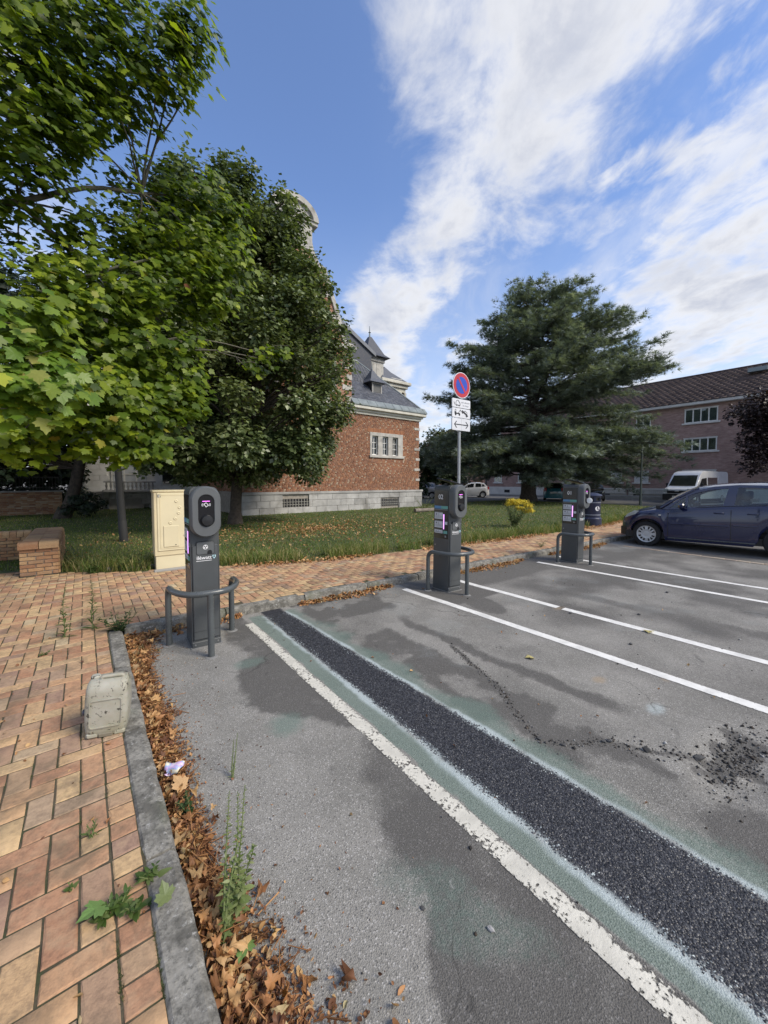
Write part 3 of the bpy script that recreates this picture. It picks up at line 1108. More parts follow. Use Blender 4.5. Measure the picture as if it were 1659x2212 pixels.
tag(o, 'black coarse chippings in the long trench strip across the bay', 'chippings')
# ------------------------------------------------------------------ charging stations
def rrect(w, h, r, n=6, cx=0.0, cz=0.0):
    pts = []
    for (sx, sz, a0) in ((1, 1, 0), (-1, 1, 90), (-1, -1, 180), (1, -1, 270)):
        for i in range(n + 1):
            a = R(a0 + 90 * i / n)
            pts.append((cx + sx * (w / 2 - r) + r * math.cos(a), cz + sz * (h / 2 - r) + r * math.sin(a)))
    return pts


ANTH = mat('anthracite_paint', (0.068, 0.073, 0.075), 0.40, 0.06, 4.0, 0.12, 240, dirt=((0.11, 0.115, 0.11), 2.6, 0.55, 0.85))
ANTH2 = mat('anthracite_shell', (0.095, 0.101, 0.103), 0.45, 0.05, 4.0, 0.1, 300)
DGLASS = mat('charger_side_panel', (0.028, 0.030, 0.033), 0.16, 0.1, 2.0)
GLOSSB = mat('charger_window_black', (0.008, 0.008, 0.010), 0.12)
PURPLE = emis('purple_led', (0.72, 0.34, 0.95), 1.1)
PINK = emis('pink_led', (0.85, 0.18, 0.90), 1.0)
LETW = mat('white_lettering', (0.80, 0.80, 0.80), 0.5)
LABELW = mat('label_white', (0.58, 0.60, 0.62), 0.5)
LABELB = mat('label_blue', (0.10, 0.24, 0.42), 0.5)
LABELG = mat('label_green', (0.14, 0.36, 0.32), 0.5)
LABELT = mat('label_grey_print', (0.20, 0.21, 0.23), 0.5)
PALEG = mat('base_seal_grey', (0.20, 0.195, 0.185), 0.8)

GALV0 = mat('steel_bolt', (0.30, 0.30, 0.29), 0.4, 0.1, 6.0, metal=0.7)
W2, D2, HP = 0.12, 0.155, 1.455


def txt(s, size, parent, loc, rot, m, name='lettering', offset=0.0):
    me = text_mesh(s, size, offset)
    me.materials.append(m)
    return inst(me, name, parent, loc, rot)


def charger(loc, rz, label, num, flap=False, plate=True, lean=(0, 0)):
    t = thing('charging_station', loc, label, 'charging station', 'charging stations in front of the bays', rz, lean[0], lean[1])
    b = MB()
    # column: rounded shoulders seen from the front
    prof = [(-W2, 0.03)] + [(-W2 + 0.055 - 0.055 * math.cos(R(a)), HP - 0.055 + 0.055 * math.sin(R(a))) for a in range(0, 91, 15)] + [(W2 - 0.055 + 0.055 * math.sin(R(a)), HP - 0.055 + 0.055 * math.cos(R(a))) for a in range(0, 91, 15)] + [(W2, 0.03)]
    b.prism(prof, -D2 + 0.012, D2)
    b.build('column', ANTH, t, True, angle=40)
    MB().cbox(-W2 + 0.012, W2 - 0.012, -D2 - 0.004, -D2 + 0.02, 0.075, 0.93, 0.006).build('front_panel', ANTH, t, True)
    MB().cbox(-W2 - 0.003, W2 + 0.003, -D2 + 0.004, D2 + 0.003, 0.0, 0.055, 0.006).build('base_plinth', ANTH, t)
    MB().ring(rrect(2 * W2 + 0.03, 2 * D2 + 0.03, 0.01, 2), rrect(2 * W2 + 0.006, 2 * D2 + 0.004, 0.01, 2), 0.001, 0.008, axes='xy').build('base_seal', PALEG, t)
    for x_ in (-0.095, 0.095):
        MB().lathe([(0.008, 0.0), (0.008, 0.003), (0.0, 0.004)], 8, Matrix.Translation((x_, -D2 + 0.004, 0.03)) @ Matrix.Rotation(R(90), 4, 'X'), False).build('bolt', GALV0, t)
    MB().lathe([(0.011, 0.0), (0.011, 0.004), (0.0, 0.005)], 12, Matrix.Translation((-W2, 0.12, 0.62)) @ Matrix.Rotation(R(-90), 4, 'Y'), False).build('lock', GALV0, t)
    sm_ = MB()
    for x_ in (-W2 + 0.009, W2 - 0.009): sm_.box(x_ - 0.0014, x_ + 0.0014, -D2 + 0.0105, -D2 + 0.0122, 0.06, 0.96)
    sm_.box(-W2 + 0.012, W2 - 0.012, -D2 - 0.0046, -D2 - 0.0036, 0.150, 0.1525)
    sm_.build('panel_seam', BLACK, t)
    # charging head
    hd = MB()
    zc, hh, hw, hr = 1.235, 0.455, 0.252, 0.118
    loops = []
    for k, (y, s) in enumerate(((-D2 + 0.01, 0.0), (-D2 - 0.055, 0.0), (-D2 - 0.075, 0.004), (-D2 - 0.088, 0.014))):
        loops.append([(px, y, pz) for px, pz in rrect(hw - 2 * s, hh - 2 * s, hr - s, 8, 0, zc)])
    inner = [(px, -D2 - 0.088, pz) for px, pz in rrect(0.136, 0.288, 0.064, 8, 0, zc + 0.012)]
    inner2 = [(px, -D2 - 0.078, pz) for px, pz in rrect(0.130, 0.282, 0.062, 8, 0, zc + 0.012)]
    loops += [inner, inner2]
    n = len(loops[0])
    for L in loops: hd.v += L
    for i in range(len(loops) - 1):
        for j in range(n):
            j2 = (j + 1) % n
            hd.f.append((i * n + j, i * n + j2, (i + 1) * n + j2, (i + 1) * n + j))
    hd.f.append(tuple(range(n)))
    head = hd.build('charging_head', ANTH2, t, True, angle=30)
    w = MB().prism(rrect(0.134, 0.286, 0.064, 8, 0, zc + 0.012), -D2 - 0.0775, -D2 - 0.03).build('reader_window', GLOSSB, head, True)
    MB().box(-0.030, 0.030, -D2 - 0.080, -D2 - 0.076, zc + 0.092, zc + 0.097).build('status_light', PINK, head)
    ic = MB()
    q = 0.017
    Mi = Matrix.Translation((0, 0, zc + 0.063)) @ Matrix.Rotation(R(45 + 8), 4, 'Y')
    ic.ring([(-q, -q * .8), (q, -q * .8), (q, q * .8), (-q, q * .8)], [(-q * .74, -q * .54), (q * .74, -q * .54), (q * .74, q * .54), (-q * .74, q * .54)], -D2 - 0.0795, -D2 - 0.077, Mi)
    for s in (-1, 1):
        for r_ in (0.027, 0.035):
            ic.tube([(s * (r_ * math.cos(R(a)) + 0.001), -D2 - 0.0785, zc + 0.063 + 0.42 * r_ * math.sin(R(a)) * 1.6) for a in (-35, -18, 0, 18, 35)], 0.0017, 4)
    ic.build('card_symbol', LETW, head)
    # socket with cap
    Ms = Matrix.Translation((0.004, -D2 - 0.077, zc - 0.075)) @ Matrix.Rotation(R(90), 4, 'X')
    if flap:
        MB().lathe([(0.046, 0.0), (0.046, 0.014), (0.040, 0.016), (0.034, 0.004)], 24, Ms).build('socket', BLACK, head, True)
        Mf = Matrix.Translation((0.03, -D2 - 0.115, zc - 0.075)) @ Matrix.Rotation(R(-62), 4, 'Z') @ Matrix.Rotation(R(90), 4, 'X')
        MB().lathe([(0.0, -0.004), (0.048, -0.004), (0.050, 0.0), (0.046, 0.006), (0.0, 0.007)], 24, Mf, False).build('open_socket_lid', WHITE, head, True)
    else:
        MB().lathe([(0.049, 0.0), (0.049, 0.024), (0.043, 0.033), (0.0, 0.036)], 28, Ms, False).build('socket_cap', BLACK, head, True)
    # lower socket door
    dz = 0.905
    MB().ring(rrect(0.152, 0.118, 0.016, 4, 0, dz), rrect(0.146, 0.112, 0.014, 4, 0, dz), -D2 - 0.0055, -D2 - 0.002).build('door_seam', BLACK, t)
    dr = MB().prism(rrect(0.144, 0.110, 0.014, 4, 0, dz), -D2 - 0.0085, -D2 - 0.002).build('socket_door', ANTH2, t)
    arch = [(0.015, dz - 0.056), (0.055, dz - 0.056)] + [(0.035 + 0.020 * math.cos(R(a)), dz - 0.040 + 0.020 * math.sin(R(a))) for a in range(0, 181, 30)]
    MB().prism(arch, -D2 - 0.0100, -D2 - 0.0078).build('cable_notch', BLACK, dr)
    so = MB()
    so.ring([(0.021 * math.cos(R(a)), dz + 0.008 + 0.021 * math.sin(R(a))) for a in range(0, 360, 20)], [(0.0165 * math.cos(R(a)), dz + 0.008 + 0.0165 * math.sin(R(a))) for a in range(0, 360, 20)], -D2 - 0.0100, -D2 - 0.0080)
    for a in (90, 210, 330):
        so.prism([(0.0105 * math.cos(R(a)) + 0.0062 * math.cos(R(k)), dz + 0.008 + 0.0105 * math.sin(R(a)) + 0.0062 * math.sin(R(k))) for k in range(0, 360, 45)], -D2 - 0.0100, -D2 - 0.0080)
    so.build('socket_symbol', LETW, dr)
    # brand lettering below
    txt('iléwatt', 0.046, t, (-0.012, -D2 - 0.0055, 0.803), (R(90), 0, 0), LETW, 'lettering', 0.0003)
    MB().box(-0.078, 0.052, -D2 - 0.0062, -D2 - 0.0040, 0.788, 0.7915).build('underline', LETW, t)
    ht = MB()
    heart = [(0.072, 0.800), (0.087, 0.822), (0.087, 0.833), (0.080, 0.836), (0.073, 0.829), (0.066, 0.836), (0.059, 0.833), (0.059, 0.822)]
    ht.ring(heart, [(0.072 + (x - 0.072) * 0.62, 0.821 + (z - 0.821) * 0.62) for x, z in heart], -D2 - 0.0062, -D2 - 0.0040)
    ht.build('heart_logo', mat('logo_aqua', (0.45, 0.68, 0.72), 0.5), t)
    # side panel with number, labels and light bar (the -x side)
    xs_ = -W2
    MB().box(xs_ - 0.003, xs_ + 0.01, -D2 + 0.030, D2 - 0.012, 0.72, 1.385).build('side_panel', DGLASS, t)
    sp = lambda name, y0, y1, z0, z1, m, par=t: MB().box(xs_ - 0.0052, xs_ - 0.0030, -y1, -y0, z0, z1).build(name, m, par)
    if num: txt(num, 0.092, t, (xs_ - 0.0045, 0.020, 1.262), (R(90), 0, R(-90)), LETW, 'number', 0.0008)
    sp('label_band', -0.14, -0.01, 1.128, 1.168, LABELB)
    sp('label_band', -0.0097, 0.115, 1.128, 1.168, LABELG)
    sp('label_line', -0.14, 0.115, 1.112, 1.120, LABELT)
    rows = ((0.985, 1.075), (0.865, 0.955), (0.79, 0.835)) if num != '01' else ((0.985, 1.075), (0.875, 0.965), (0.765, 0.855))
    for (z0, z1) in rows:
        lb = sp('notice', -0.135, 0.022, z0, z1, LABELW)
        m_ = MB()
        for k in range(3):
            zz = z0 + (z1 - z0) * (0.18 + 0.13 * k)
            m_.box(xs_ - 0.0060, xs_ - 0.0052, -0.012, 0.12, zz, zz + 0.003)
        m_.box(xs_ - 0.0060, xs_ - 0.0052, 0.050, 0.058, z0 + (z1 - z0) * .5, z1 - 0.008)
        m_.box(xs_ - 0.0060, xs_ - 0.0052, 0.085, 0.110, z0 + (z1 - z0) * .6, z1 - 0.012)
        m_.build('print', LABELT, lb)
        MB().box(xs_ - 0.0052, xs_ - 0.0030, -0.02, 0.135, z1 + 0.006, z1 + 0.010).build('label_line', LABELT, t)
    sp('sticker', 0.062, 0.112, 0.915, 0.955, LABELW)
    sp('sticker', 0.040, 0.112, 0.79, 0.83, LABELG)
    txt('))) .', 0.03, t, (xs_ - 0.0045, -0.085, 0.745), (R(90), 0, R(-90)), LABELW, 'symbol')
    MB().cbox(xs_ - 0.006, xs_ - 0.002, -0.050, -0.034, 0.85, 1.055, 0.0015).build('light_bar', PURPLE, t)
    if plate:
        Mp = Matrix.Translation((0.03, 0.0, HP + 0.050)) @ Matrix.Rotation(R(11), 4, 'Y') @ Matrix.Rotation(R(9), 4, 'X')
        p_ = MB().cbox(-0.14, 0.12, -0.14, 0.13, -0.012, 0.008, 0.004, Mp)
        p_.cbox(-0.03, 0.03, 0.0, 0.05, HP - 0.003, HP + 0.03, 0.004)
        p_.build('roof_flap', BLACK, t)
    return t


CH = [(0.86, 3.87, 0.0), (3.99, 3.675, 0.0), (7.25, 3.50, 0.0)]
charger(CH[0], R(-2.5), 'anthracite charging post nearest the camera beside the beige cabinet', None, plate=False)
charger(CH[1], R(-2), 'anthracite charging post numbered 02 in front of the traffic sign', '02', lean=(0, R(0.9)))
charger(CH[2], R(-2), 'anthracite charging post numbered 01 with its white socket lid open', '01', flap=True, lean=(0, R(1.2)))

RAILM = mat('rail_grey_paint', (0.078, 0.086, 0.088), 0.30, 0.08, 5.0, 0.06, 200, dirt=((0.14, 0.145, 0.14), 6.0, 0.62, 0.8))


def arcpts(pts, r, n=5):
    """round the corners of a polyline"""
    pts = [Vector(p) for p in pts]
    out = [pts[0]]
    for i in range(1, len(pts) - 1):
        a = (pts[i - 1] - pts[i]); b = (pts[i + 1] - pts[i])
        ra = min(r, a.length * .49, b.length * .49)
        p0 = pts[i] + a.normalized() * ra
        p2 = pts[i] + b.normalized() * ra
        for k in range(n + 1):
            t = k / n
            out.append(p0 * (1 - t) ** 2 + pts[i] * 2 * t * (1 - t) + p2 * t * t)
    out.append(pts[-1])
    return out


def guard(loc, rz, label):
    t = thing('guard_rail', loc, label, 'guard rail', 'tubular guard rails round the charging posts', rz)
    zt, r = 0.55, 0.027
    pts = [(-0.285, 0.10, 0), (-0.285, 0.10, zt), (-0.275, -0.14, zt), (-0.17, -0.345, zt), (0.13, -0.365, zt), (0.27, -0.15, zt), (0.275, 0.145, zt), (0.275, 0.145, 0)]
    MB().tube(arcpts(pts, 0.125, 7), r, 14).build('hoop', RAILM, t, True, angle=60)
    MB().tube([(-0.015, -0.368, 0.0), (-0.015, -0.368, zt - 0.005)], r, 14).build('leg', RAILM, t, True, angle=60)
    fb = MB()
    for (x, y) in ((-0.285, 0.10), (-0.015, -0.368), (0.275, 0.145)):
        fb.lathe([(0.055, 0.001), (0.048, 0.006), (0.028, 0.009)], 12, Matrix.Translation((x, y, 0)), False)
    fb.build('foot_grout', PALEG, t)
    return t


guard((0.862, 3.83, 0), R(-3), 'bent grey tube guard rail around the charging post nearest the camera')
guard((4.00, 3.66, 0), R(-3), 'bent grey tube guard rail in front of the traffic sign pole')
guard((7.19, 3.49, 0), R(-3), 'bent grey tube guard rail closest to the parked navy car')

# ------------------------------------------------------------------ parking sign
GALV = mat('galvanised_pole', (0.33, 0.34, 0.345), 0.45, 0.1, 6.0, 0.0, 60, metal=0.5)
SRED = mat('sign_red', (0.42, 0.018, 0.030), 0.45)
SBLUE = mat('sign_blue', (0.010, 0.055, 0.40), 0.45)
SWHITE = mat('sign_white', (0.62, 0.63, 0.65), 0.45, 0.05)
SBLACK = mat('sign_black', (0.015, 0.015, 0.016), 0.5)
SGREY = mat('sign_faded_print', (0.33, 0.34, 0.35), 0.5)
sg = thing('parking_sign', (5.46, 4.75, 0.1), 'round red and blue no parking sign with three white plates on a pole', 'traffic sign')
MB().tube([(0, 0, 0), (0, 0, 3.36)], 0.030, 12).build('pole', GALV, sg, True, angle=60)
zc = 3.15
circ = lambda r, n=40, cz=zc: [(r * math.cos(2 * math.pi * i / n), cz + r * math.sin(2 * math.pi * i / n)) for i in range(n)]
ds = MB().prism(circ(0.232), -0.050, -0.036).build('disc', SWHITE, sg)
MB().prism(circ(0.219), -0.0525, -0.0500).build('red_ring', SRED, ds)
MB().prism(circ(0.150), -0.0550, -0.0525).build('blue_field', SBLUE, ds)
MB().box(-0.160, 0.160, -0.0575, -0.0550, -0.021, 0.021, Matrix.Translation((0, 0, zc)) @ Matrix.Rotation(R(52), 4, 'Y')).build('red_bar', SRED, ds)


def plate(z0, z1):
    w = 0.245
    return MB().prism(rrect(2 * w, z1 - z0, 0.018, 3, 0, (z0 + z1) / 2), -0.050, -0.030).build('plate', SWHITE, sg)


def tube2(b, pts, r=0.004, y=-0.052):
    b.tube([(x, y, z) for x, z in pts], r, 5)


zz0 = 2.745
p1 = plate(zz0, 2.90)
evi = MB()
tube2(evi, [(-0.20, zz0 + .075), (-0.17, zz0 + .04), (-0.15, zz0 + .055), (-0.15, zz0 + .09), (-0.125, zz0 + .125), (-0.09, zz0 + .125), (-0.05, zz0 + .085), (-0.035, zz0 + .06), (-0.035, zz0 + .04), (-0.15, zz0 + .04)], 0.004)
for cx_ in (-0.125, -0.065): tube2(evi, [(cx_ + 0.013 * math.cos(R(a)), zz0 + .036 + 0.013 * math.sin(R(a))) for a in range(0, 361, 45)], 0.003)
tube2(evi, [(-0.205, zz0 + .09), (-0.185, zz0 + .06)], 0.004)
evi.build('electric_car_symbol', SBLACK, p1)
txt('sauf véhicules', 0.041, p1, (0.105, -0.0515, zz0 + 0.088), (R(90), 0, 0), SGREY)
txt('en charge', 0.041, p1, (0.115, -0.0515, zz0 + 0.035), (R(90), 0, 0), SGREY)
zz1 = 2.565
p2 = plate(zz1, zz1 + 0.168)
tw = MB()
def flat(b, poly): b.prism(poly, -0.0525, -0.0500)
flat(tw, [(-0.185, zz1 + .06), (-0.04, zz1 + .06), (-0.04, zz1 + .082), (-0.14, zz1 + .082), (-0.14, zz1 + .10), (-0.185, zz1 + .10)])
tw.ring([(-0.18, zz1 + .10), (-0.145, zz1 + .10), (-0.145, zz1 + .14), (-0.172, zz1 + .14)], [(-0.174, zz1 + .104), (-0.150, zz1 + .104), (-0.150, zz1 + .135), (-0.168, zz1 + .135)], -0.0525, -0.0500)
for cx_ in (-0.155, -0.055): flat(tw, [(cx_ + 0.021 * math.cos(R(a)), zz1 + .052 + 0.021 * math.sin(R(a))) for a in range(0, 360, 30)])
tw.tube([(-0.085, -0.0515, zz1 + .08), (-0.03, -0.0515, zz1 + .14), (-0.005, -0.0515, zz1 + .105)], 0.006, 5)
Mr = Matrix.Translation((0.10, 0, zz1 + 0.085)) @ Matrix.Rotation(R(28), 4, 'Y')
tw.prism([(-0.105, -0.014), (0.085, -0.014), (0.095, 0.006), (0.06, 0.016), (-0.09, 0.016)], -0.0525, -0.05, Mr)
tw.ring([(-0.05, 0.016), (0.06, 0.016), (0.04, 0.048), (-0.02, 0.048)], [(-0.036, 0.019), (0.052, 0.019), (0.036, 0.042), (-0.015, 0.042)], -0.0525, -0.05, Mr)
for cx_ in (-0.065, 0.055): tw.prism([(cx_ + 0.02 * math.cos(R(a)), -0.018 + 0.02 * math.sin(R(a))) for a in range(0, 360, 30)], -0.0530, -0.0500, Mr)
tw.build('tow_truck_symbol', SBLACK, p2)
zz2 = 2.335
p3 = plate(zz2, zz2 + 0.218)
ar = MB()
zm = zz2 + 0.105
flat(ar, [(-0.17, zm - .008), (0.17, zm - .008), (0.17, zm + .008), (-0.17, zm + .008)])
for s in (-1, 1):
    for t_ in (-1, 1):
        flat(ar, [(s * 0.195, zm), (s * 0.172, zm), (s * 0.115, zm + t_ * 0.060), (s * 0.138, zm + t_ * 0.060)])
ar.build('double_arrow', SBLACK, p3)
MB().box(-0.002, 0.002, -0.0508, -0.0500, zz2 + 0.004, zz2 + 0.214).build('plate_crease', SGREY, p3)
br = MB()
for z in (2.45, 2.65, 2.83, 3.05, 3.25): br.box(-0.05, 0.05, -0.034, 0.036, z - 0.012, z + 0.012)
br.build('bracket', GALV, sg)

# ------------------------------------------------------------------ beige utility cabinet
BEIGE = mat('beige_enamel', (0.60, 0.52, 0.33), 0.45, 0.07, 2.0, 0.1, 60, dirt=((0.42, 0.37, 0.25), 3.0, 0.58, 0.8))
BEIGE2 = mat('beige_panel', (0.64, 0.57, 0.38), 0.45, 0.05, 2.0)
cb = thing('utility_cabinet', (1.18, 7.12, 0.1), 'beige enamel utility cabinet with round bosses behind the nearest charging post', 'utility cabinet', rz=R(-2))
MB().cbox(-0.315, 0.315, -0.165, 0.165, 0.22, 1.24, 0.008).build('body', BEIGE, cb)
MB().cbox(-0.30, 0.30, -0.150, 0.150, -0.02, 0.235, 0.006).build('plinth', BEIGE2, cb)
MB().cbox(-0.33, 0.33, -0.18, 0.18, 1.235, 1.27, 0.008).build('roof', BEIGE, cb)
dr = MB().cbox(-0.270, 0.300, -0.178, -0.160, 0.30, 1.225, 0.005).build('door', BEIGE2, cb)
MB().ring(rrect(0.51, 0.86, 0.012, 2, 0.02, 0.765), rrect(0.49, 0.84, 0.01, 2, 0.02, 0.765), -0.182, -0.176).build('door_rib', BEIGE, dr)
ap = MB().cbox(-0.190, 0.03, -0.190, -0.176, 0.36, 0.70, 0.006).build('access_panel', BEIGE2, cb)
MB().lathe([(0.008, 0), (0.008, 0.006)], 10, Matrix.Translation((-0.02, -0.190, 0.39)) @ Matrix.Rotation(R(90), 4, 'X')).build('lock', BLACK, ap)
for (x, z) in ((0.00, 1.09), (0.045, 0.99), (0.03, 0.90), (-0.02, 0.81), (-0.09, 0.745), (0.135, 0.62), (0.12, 0.535), (0.135, 0.45)):
    MB().lathe([(0.026, 0), (0.024, 0.006), (0.016, 0.008), (0.012, 0.004), (0.0, 0.006)], 14, Matrix.Translation((x, -0.178, z)) @ Matrix.Rotation(R(90), 4, 'X'), False).build('boss', BEIGE2, dr, True, angle=60)
MB().box(-0.262, -0.215, -0.1795, -0.1775, 1.155, 1.20).build('sticker', mat('sticker_grey', (0.16, 0.16, 0.15), 0.5), dr)
MB().box(-0.250, -0.227, -0.1802, -0.1795, 1.166, 1.188).build('sticker_print', mat('sticker_light', (0.5, 0.5, 0.47), 0.5), dr)
gp = MB().tube([(-0.26, -0.26, 0.03), (0.1, -0.32, 0.035), (0.5, -0.35, 0.035)], 0.032, 10)
pipe = thing('ground_pipe', (0.30, 7.42, 0.1), 'grey pipe lying on the ground at the foot of the beige cabinet', 'pipe')
MB().tube([(-0.05, 0.0, 0.028), (0.30, -0.14, 0.030), (0.62, -0.20, 0.03)], 0.034, 10).build('pipe_body', mat('pipe_grey', (0.17, 0.16, 0.15), 0.7, 0.2), pipe, True, angle=60)
eg = thing('concrete_edging', (1.25, 6.86, 0.1), 'pale concrete edging strip in front of the beige cabinet', 'edging')
MB().cbox(-0.42, 0.38, -0.04, 0.04, -0.05, 0.03, 0.008).build('edging_block', PALEM, eg)

# ------------------------------------------------------------------ leaning lamp pole under the maple
POLE = mat('dark_pole_paint', (0.035, 0.034, 0.033), 0.75, 0.15)
lp = thing('lamp_pole', (0.72, 10.83, 0.08), 'dark grey leaning lamp pole rising into the maple branches', 'lamp pole', ry=R(-2.6), rx=R(0.5))
MB().tube([(0, 0, 0), (0, 0, 1.2), (0, 0, 5.6)], [0.085, 0.075, 0.05], 14).build('shaft', POLE, lp, True, angle=60)
MB().lathe([(0.10, 0), (0.10, 0.02), (0.088, 0.03), (0.088, 0.5), (0.08, 0.52)], 14, None, False).build('base_sleeve', POLE, lp, True)
MB().lathe([(0.05, 5.55), (0.22, 5.62), (0.26, 5.70), (0.16, 5.84), (0.0, 5.88)], 18, None, False).build('lamp_head', POLE, lp, True)

# ------------------------------------------------------------------ street lamp near the far street
l2 = thing('street_lamp', (27.1, 8.95, 0.06), 'slim green-grey lantern lamp post in front of the apartment block', 'street lamp')
GRN = mat('lamp_green_paint', (0.06, 0.075, 0.06), 0.5)
MB().tube([(0, 0, 0), (0, 0, 0.8), (0, 0, 3.75)], [0.09, 0.06, 0.045], 10).build('post', GRN, l2, True, angle=60)
MB().lathe([(0.06, 3.75), (0.13, 3.80), (0.20, 4.10), (0.20, 4.14), (0.03, 4.28), (0.0, 4.30)], 6, None, False).build('lantern', GRN, l2)
MB().lathe([(0.13, 3.83), (0.185, 4.08)], 6, None, False).build('lantern_glass', mat('lantern_glass', (0.3, 0.32, 0.27), 0.25), l2)

# ------------------------------------------------------------------ litter bin
NAVY = mat('bin_navy', (0.018, 0.024, 0.055), 0.38, 0.1)
SILV = mat('bin_silver', (0.30, 0.33, 0.38), 0.4)
bn = thing('litter_bin', (12.86, 5.62, 0.1), 'navy blue cylindrical litter bin with white emblem beside the pavement', 'litter bin')
MB().lathe([(0.295, 0.0), (0.295, 0.235), (0.270, 0.265), (0.255, 0.275), (0.255, 0.74), (0.262, 0.76), (0.262, 0.80)], 28, None, False).build('body', NAVY, bn, True)
MB().lathe([(0.272, 0.96), (0.30, 0.955), (0.305, 0.965), (0.27, 0.995), (0.16, 1.045), (0.06, 1.06), (0.0, 1.062)], 28, None, False).build('dome_lid', NAVY, bn, True)
ps = MB()
for k in range(6):
    a = R(60 * k + 13)
    ps.box(-0.03, 0.03, -0.255, -0.225, 0.79, 0.965, Matrix.Rotation(a, 4, 'Z'))
ps.lathe([(0.262, 0.91), (0.262, 0.965)], 28, None, False)
ps.build('mouth_post', NAVY, bn)
MB().lathe([(0.20, 0.78), (0.20, 0.96)], 18, None, False).build('liner', BLACK, bn)
for z in (0.345, 0.735):
    MB().lathe([(0.257, z), (0.261, z + 0.004), (0.261, z + 0.016), (0.257, z + 0.02)], 28, None, False).build('band', SILV, bn, True)
em = MB()
for i in range(8):
    pass
ea = R(270 - 26)
Me = Matrix.Rotation(ea - R(270), 4, 'Z')
def on_bin(poly, dr_):
    out = []
    for x, z in poly:
        a = R(270) + (ea - R(270)) + x / 0.257
        out.append(((0.257 + dr_) * math.cos(a), (0.257 + dr_) * math.sin(a), z))
    return out
cpoly = [(0.075 * math.cos(R(a)), 0.56 + 0.075 * math.sin(R(a))) for a in range(0, 360, 15)]
em.add(on_bin(cpoly, 0.003), [tuple(range(24))])
emo = em.build('emblem', LETW, bn)
fg = MB()
for poly in ([(-0.018, 0.505), (0.0, 0.505), (0.0, 0.60), (-0.022, 0.60)], [(0.022, 0.505), (0.05, 0.505), (0.046, 0.565), (0.026, 0.565)], [(-0.02, 0.61), (0.002, 0.61), (0.002, 0.628), (-0.02, 0.628)], [(0.0, 0.585), (0.035, 0.568), (0.035, 0.576), (0.0, 0.596)]):
    fg.add(on_bin(poly, 0.005), [(0, 1, 2, 3)])
fg.build('emblem_figure', NAVY, emo)

# ------------------------------------------------------------------ brick planter wall
PL_STOPS = [(0, (0.30, 0.15, 0.08)), (0.4, (0.42, 0.24, 0.12)), (0.75, (0.48, 0.31, 0.16)), (1.0, (0.22, 0.12, 0.08))]
PLB = brickmat('planter_brick', PL_STOPS, 'obj', 0.8, 0.3, 0.5, 110)
pw = thing('planter_wall', (-0.55, 7.7, 0.1), 'low yellow brick planter wall with rounded coping beside the lawn', 'brick wall')
core = MB().box(-0.215, 0.215, 0.01, 2.25, -0.02, 0.40)
core.box(-4.0, -0.215, 1.82, 2.24, -0.02, 0.40)
core.build('mortar_core', MORTAR, pw)
BW, BH = 0.185, 0.0575
bm_ = {}


def pbrick(L, D=0.09):
    key = round(L, 3)
    if key not in bm_:
        me = MB().cbox(-L / 2, L / 2, -D / 2, D / 2, -BH / 2 + 0.004, BH / 2 - 0.004, 0.005).mesh('brick')
        fix_normals(me)
        me.materials.append(PLB)
        bm_[key] = me
    return bm_[key]


def pcourse(x0, y0, dx, dy, length, rz):
    for c in range(7):
        s = -BW / 2 if c % 2 else 0.0
        while s < length - 0.01:
            a, b_ = max(s, 0), min(s + BW, length)
            if b_ - a > 0.03:
                mid_ = (a + b_) / 2
                q = rnd.gauss(0, 0.003)
                inst(pbrick(b_ - a - 0.011), 'brick', pw, (x0 + dx * mid_ - dy * (0.035 + q), y0 + dy * mid_ + dx * (0.035 + q), BH * (c + 0.5)), (0, rnd.gauss(0, 0.008), rz + rnd.gauss(0, 0.006)))
            s += BW


pcourse(-0.225, 0.0, 1, 0, 0.45, 0)
pcourse(0.225, 0.0, 0, 1, 2.25, R(90))
pcourse(-2.4, 1.80, 1, 0, 2.17, 0)
cop = MB()
prof = [(-0.115, 0.0), (0.112, 0.0)] + [(0.112 - 0.055 + 0.055 * math.cos(R(a)), 0.05 + 0.055 * math.sin(R(a))) for a in range(0, 91, 15)] + [(-0.115, 0.105)]
me = MB().prism([(x * 1.0, z) for x, z in prof], -0.044, 0.044).mesh('coping_brick')
fix_normals(me); me.materials.append(PLB)
for i in range(24):
    for s in (0, 1):
        inst(me, 'coping_brick', pw, ((0.117 if s == 0 else -0.117), 0.05 + 0.094 * i + 0.0, 0.402), (0, 0, 0 if s == 0 else math.pi))
# rounded bricks across the front end
me2 = MB().prism([(x, z) for x, z in [(-0.10, 0.0), (0.10, 0.0)] + [(0.10 - 0.05 + 0.05 * math.cos(R(a)), 0.05 + 0.055 * math.sin(R(a))) for a in range(0, 91, 15)] + [(-0.10, 0.105)]], -0.113, 0.113).mesh('end_coping')
fix_normals(me2); me2.materials.append(PLB)
for x in (-0.117, 0.117): inst(me2, 'coping_brick', pw, (x, 0.078 - 0.03, 0.4035), (0, 0, R(-90)))
for i in range(20): inst(me, 'coping_brick', pw, (-0.28 - 0.094 * i, 1.915, 0.402), (0, 0, R(-90)))

